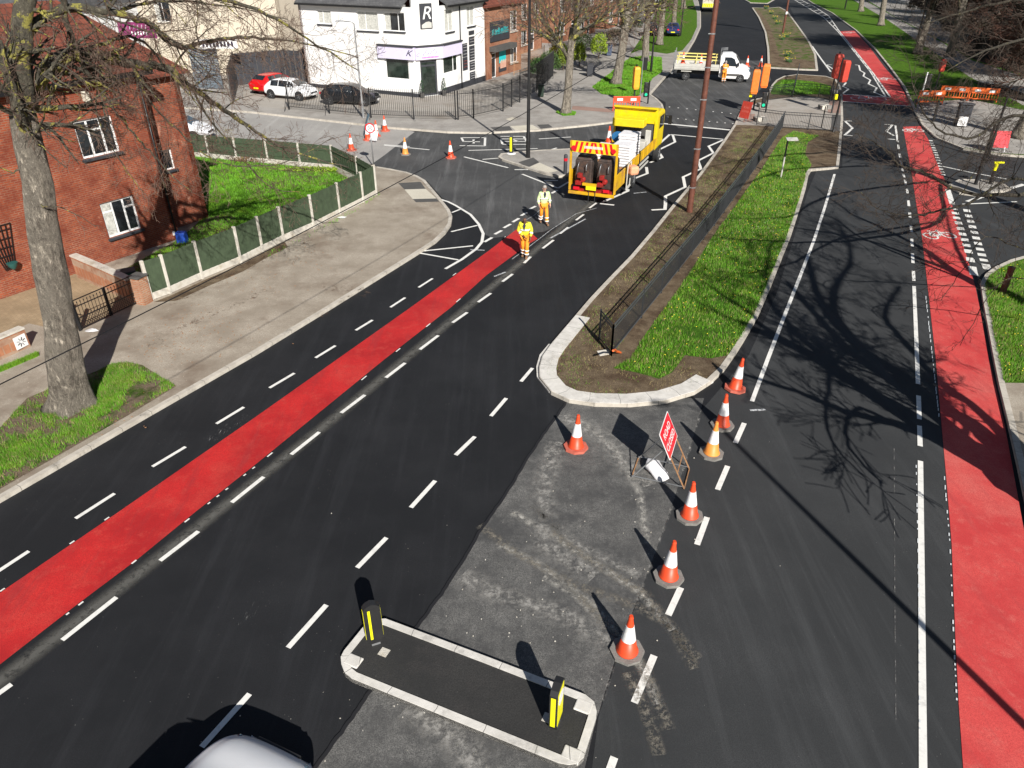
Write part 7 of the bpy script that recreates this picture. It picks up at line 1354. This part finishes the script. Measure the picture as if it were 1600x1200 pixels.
# ---- shrubs and hedges
def shrub(label, loc, rx, ry, rz, col, seed, n=2600, name='shrub', cat='shrub', group=None, s=.09):
    rng = random.Random(seed); t = thing(name, label, cat, loc, 0, group); b = MB()
    for i in range(n):
        a = rng.uniform(0, 6.283); u = rng.uniform(-.3, 1); q = math.sqrt(max(0, 1 - u * u)); k = rng.uniform(.45, 1) ** .6 * (1 + .22 * noise.noise(Vector((math.cos(a) * 2, math.sin(a) * 2, u * 2 + seed)))); p = Vector((math.cos(a) * q * rx * k, math.sin(a) * q * ry * k, rz * .42 + u * rz * .6 * k)); d1 = rnd_perp(Vector((0, 0, 1)), rng) * s; d2 = Vector((rng.gauss(0, 1), rng.gauss(0, 1), rng.gauss(0, 1))).normalized() * s
        b.face([p - d1 * .5, p + d2, p + d1 * .5, p - d2 * .6])
    b.build('foliage', flat('leaf_%s' % seed, col, .6, var=.4, scale=3), t); b = MB()
    for k in range(5): b.tube([(0, 0, 0), (rng.uniform(-.4, .4) * rx, rng.uniform(-.4, .4) * ry, rz * .6)], [.03, .01], 4)
    b.build('stems', M_twig, t); return t
for i, (x, y, rx, ry, rz, col, l) in enumerate([(935, 92, .9, .9, 2.4, (.3, .42, .03), 'bright yellow green conifer bush by the left footpath'), (905, 104, .6, .6, 2.2, (.28, .36, .03), 'narrow yellow green bush beside the grey bin'), (880, 110, .7, .8, 2.2, (.22, .3, .03), 'yellow green bush behind the bare street tree'), (858, 116, 1.1, .9, 2.0, (.05, .1, .02), 'dark green bush behind the palisade fence'), (872, 95, 1.0, .9, 1.8, (.3, .26, .02), 'yellowish bush in the terrace garden'), (910, 80, 1.5, 1.2, 1.8, (.06, .1, .03), 'dull green hedge in the terrace garden'), (960, 72, 1.3, 1.2, 1.8, (.1, .08, .05), 'brown twiggy hedge beside the left footpath'), (985, 50, 1.6, 1.5, 2.0, (.05, .08, .03), 'dark hedge at the top of the left footpath'),
    (840, 122, .8, .7, 1.7, (.04, .09, .02), 'dark bush behind the rusty railings')]): shrub(l, G3(x, y, .1), rx, ry, rz, col, 60 + i)
for i, (x, y) in enumerate([(1440, 20), (1500, 58), (1550, 90), (1600, 120), (1650, 150), (1480, 30), (1560, 60)]): shrub('brown undergrowth bush behind the mesh fence at the right, number %s along it' % ['first', 'second', 'third', 'fourth', 'fifth', 'sixth', 'seventh'][i] if False else ['brown undergrowth bush at the top end of the mesh fence', 'brown undergrowth bush in the middle of the mesh fence', 'brown undergrowth bush at the lower end of the mesh fence', 'brown undergrowth bush above the orange barriers', 'brown undergrowth bush at the right frame edge', 'tall brown bush behind the upper mesh fence', 'tall brown bush behind the lower mesh fence'][i], G3(x, y, .1), 2.6, 2.2, 2.6, (.07, .045, .03), 80 + i, 3200, s=.16)
shrub('low brown shrub strip behind the green fence on the lawn edge', G3(405, 253, .1), 1.6, .3, .3, (.2, .12, .06), 95, 600)
shrub('yellow green shrub strip along the back green fence', G3(500, 268, .1), 2.2, .3, .25, (.2, .3, .02), 96, 700)
# daffodil clumps
def daff(label, x, y, seed):
    rng = random.Random(seed); t = thing('daffodil_clump', label, 'flowers', G3(x, y, .1), 0, 'daffodil clumps on the planted island'); b = MB(); f = MB()
    for i in range(90):
        a = rng.uniform(0, 6.28); r_ = rng.uniform(0, .4); h = rng.uniform(.25, .5); p = Vector((math.cos(a) * r_, math.sin(a) * r_, 0)); e = p + Vector((math.cos(a) * .15, math.sin(a) * .15, h)); k = Vector((-math.sin(a), math.cos(a), 0)) * .02; b.face([p - k, p + k, e])
        if i % 6 == 0: f.lathe([(.0, 0), (.06, .02), (.03, .04)], 6, tuple(e))
    b.build('leaves', flat('daffodil_leaf', (.05, .14, .04), .5, var=.3), t); f.build('petals', M_yel, t)
for i, (x, y, l) in enumerate([(1233, 97, 'daffodil clump nearest the crossing'), (1222, 62, 'daffodil clump beside the brown banner pole'), (1229, 58, 'daffodil clump just right of the banner pole'), (1215, 38, 'daffodil clump in the middle of the row'), (1210, 30, 'daffodil clump past the middle of the row'), (1205, 22, 'daffodil clump near the far end'), (1197, 14, 'daffodil clump at the far tip of the island'), (1230, 88, 'small daffodil clump behind the nearest one')]): daff(l, x, y, 120 + i)
# ---- grass blades
def blades(name, poly_, n, h, wd, mats, seed, z=.104, patch=.0, noi_s=.9):
    rs_ = np.random.RandomState(seed); P_ = np.array(poly_); lo_, hi_ = P_.min(0), P_.max(0); pts = []
    xy = rs_.rand(n * 4, 2) * (hi_ - lo_) + lo_; ins = np.zeros(len(xy), bool); j = len(P_) - 1
    for i in range(len(P_)):
        c1 = (P_[i, 1] > xy[:, 1]) != (P_[j, 1] > xy[:, 1]); xx = (P_[j, 0] - P_[i, 0]) * (xy[:, 1] - P_[i, 1]) / (P_[j, 1] - P_[i, 1] + 1e-12) + P_[i, 0]; ins ^= c1 & (xy[:, 0] < xx); j = i
    xy = xy[ins]
    keep = np.array([noise.noise(Vector((x * noi_s, y * noi_s, seed))) + .35 * noise.noise(Vector((x * 4, y * 4, seed))) + .22 * rs_.randn() > patch for x, y in xy]); xy = xy[keep][:n]; m = len(xy)
    hh = h * (.5 + rs_.rand(m)); a = rs_.rand(m) * 6.283; la = rs_.rand(m) * 6.283; ln_ = hh * .5 * rs_.rand(m); w_ = wd * (.6 + .8 * rs_.rand(m)); V = np.zeros((m, 3, 3)); V[:, :, 2] = z - .004
    V[:, 0, 0] = xy[:, 0] - np.cos(a) * w_; V[:, 0, 1] = xy[:, 1] - np.sin(a) * w_; V[:, 1, 0] = xy[:, 0] + np.cos(a) * w_; V[:, 1, 1] = xy[:, 1] + np.sin(a) * w_; V[:, 2, 0] = xy[:, 0] + np.cos(la) * ln_; V[:, 2, 1] = xy[:, 1] + np.sin(la) * ln_; V[:, 2, 2] = z + hh
    me = bpy.data.meshes.new(name); me.vertices.add(m * 3); me.vertices.foreach_set('co', V.ravel()); me.loops.add(m * 3); me.loops.foreach_set('vertex_index', np.arange(m * 3)); me.polygons.add(m); me.polygons.foreach_set('loop_start', np.arange(0, m * 3, 3)); me.polygons.foreach_set('loop_total', np.full(m, 3)); me.update(); me.validate()
    for q in mats: me.materials.append(q)
    if len(mats) > 1: me.polygons.foreach_set('material_index', (rs_.rand(m) < .2).astype(int))
    o = bpy.data.objects.new(name, me); C.objects.link(o); o['kind'] = 'stuff'; return o
gp = lambda pts: [G(x, y, .104) for x, y in pts]
blades('grass', gp([(-40, 700), (0, 670), (42, 624), (85, 606), (150, 582), (175, 570), (200, 567), (222, 571), (250, 589), (274, 603), (200, 647), (0, 762), (-40, 785)]), 60000, .085, .006, [M_blade, M_bladed], 1, patch=.2)
blades('grass', gp(isl_grass), 120000, .09, .007, [M_blade, M_bladed], 2, patch=-.3)
blades('grass', gp([(858, 560), (850, 580), (870, 605), (930, 620), (1040, 615), (1110, 590), (1060, 560), (990, 590), (955, 560), (1000, 495), (1100, 350), (1215, 205), (1160, 200), (1060, 325), (960, 440)]), 26000, .05, .006, [M_blade, M_bladed], 3, patch=.12)
blades('dry_grass', gp([(858, 560), (850, 580), (870, 605), (930, 620), (1040, 615), (1110, 590), (1060, 560), (990, 590), (955, 560), (1000, 495), (1100, 350), (1215, 205), (1160, 200), (1060, 325), (960, 440)]), 30000, .045, .006, [M_bladed], 13, patch=-.1)
blades('grass', gp(garden), 50000, .09, .012, [M_blade], 4, patch=-.25)
blades('grass', gp([(1600, 410), (1582, 412), (1560, 422), (1545, 432), (1538, 445), (1543, 475), (1557, 548), (1568, 596), (1640, 600), (1700, 600), (1700, 410)]), 50000, .1, .008, [M_blade, M_bladed], 5, patch=-.25)
blades('grass', gp(gl), 22000, .1, .02, [M_blade], 6, patch=-.2); blades('grass', gp([(1210, 140), (1225, 127), (1270, 130), (1298, 136), (1298, 146), (1236, 148)]), 9000, .12, .02, [M_blade], 7, patch=-.1)
blades('grass', gp([(0, 576), (60, 552), (62, 556), (0, 582)]), 2500, .1, .008, [M_blade], 8, patch=-.2); blades('grass', gp([(415, 395), (470, 372), (560, 322), (592, 300), (594, 304), (560, 328), (470, 378), (418, 402)]), 3000, .08, .008, [M_blade], 9, patch=.05)
blades('grass', gp([(868, 176), (880, 181), (898, 180), (900, 176), (884, 174)]), 3500, .12, .015, [M_blade], 10, patch=-.3)
b = MB(); rr = random.Random(8)
for poly_, n, m_ in ((gp(isl_grass), 260, 0), (gp([(1600, 410), (1560, 422), (1545, 475), (1568, 596), (1640, 600)]), 40, 0)):
    xs_ = [p[0] for p in poly_]; ys_ = [p[1] for p in poly_]; k = 0
    while k < n:
        x, y = rr.uniform(min(xs_), max(xs_)), rr.uniform(min(ys_), max(ys_)); 
        if inpoly(x, y, poly_): b.lathe([(.0, 0), (.022, .01), (.01, .02)], 6, (x, y, .17 + rr.uniform(0, .05))); k += 1
struct(b.build('yellow_flowers', M_yel), 'stuff')
b = MB()
for k in range(900): 
    p = G(rr.choice([(1160, 460), (1230, 350), (1100, 450), (1380, 60), (1400, 100)])[0] + rr.gauss(0, 40), 100 + rr.random() * 300, .1)
    if inpoly(*p, gp(isl_grass)): b.lathe([(.0, 0), (.014, .01)], 5, (*p, .18))
struct(b.build('daisies', M_wht), 'stuff')
for o in bpy.data.objects:
    l = o.get('label')
    if l and not (4 <= len(l.split()) <= 16): print('LONG', len(l.split()), o.name, l)
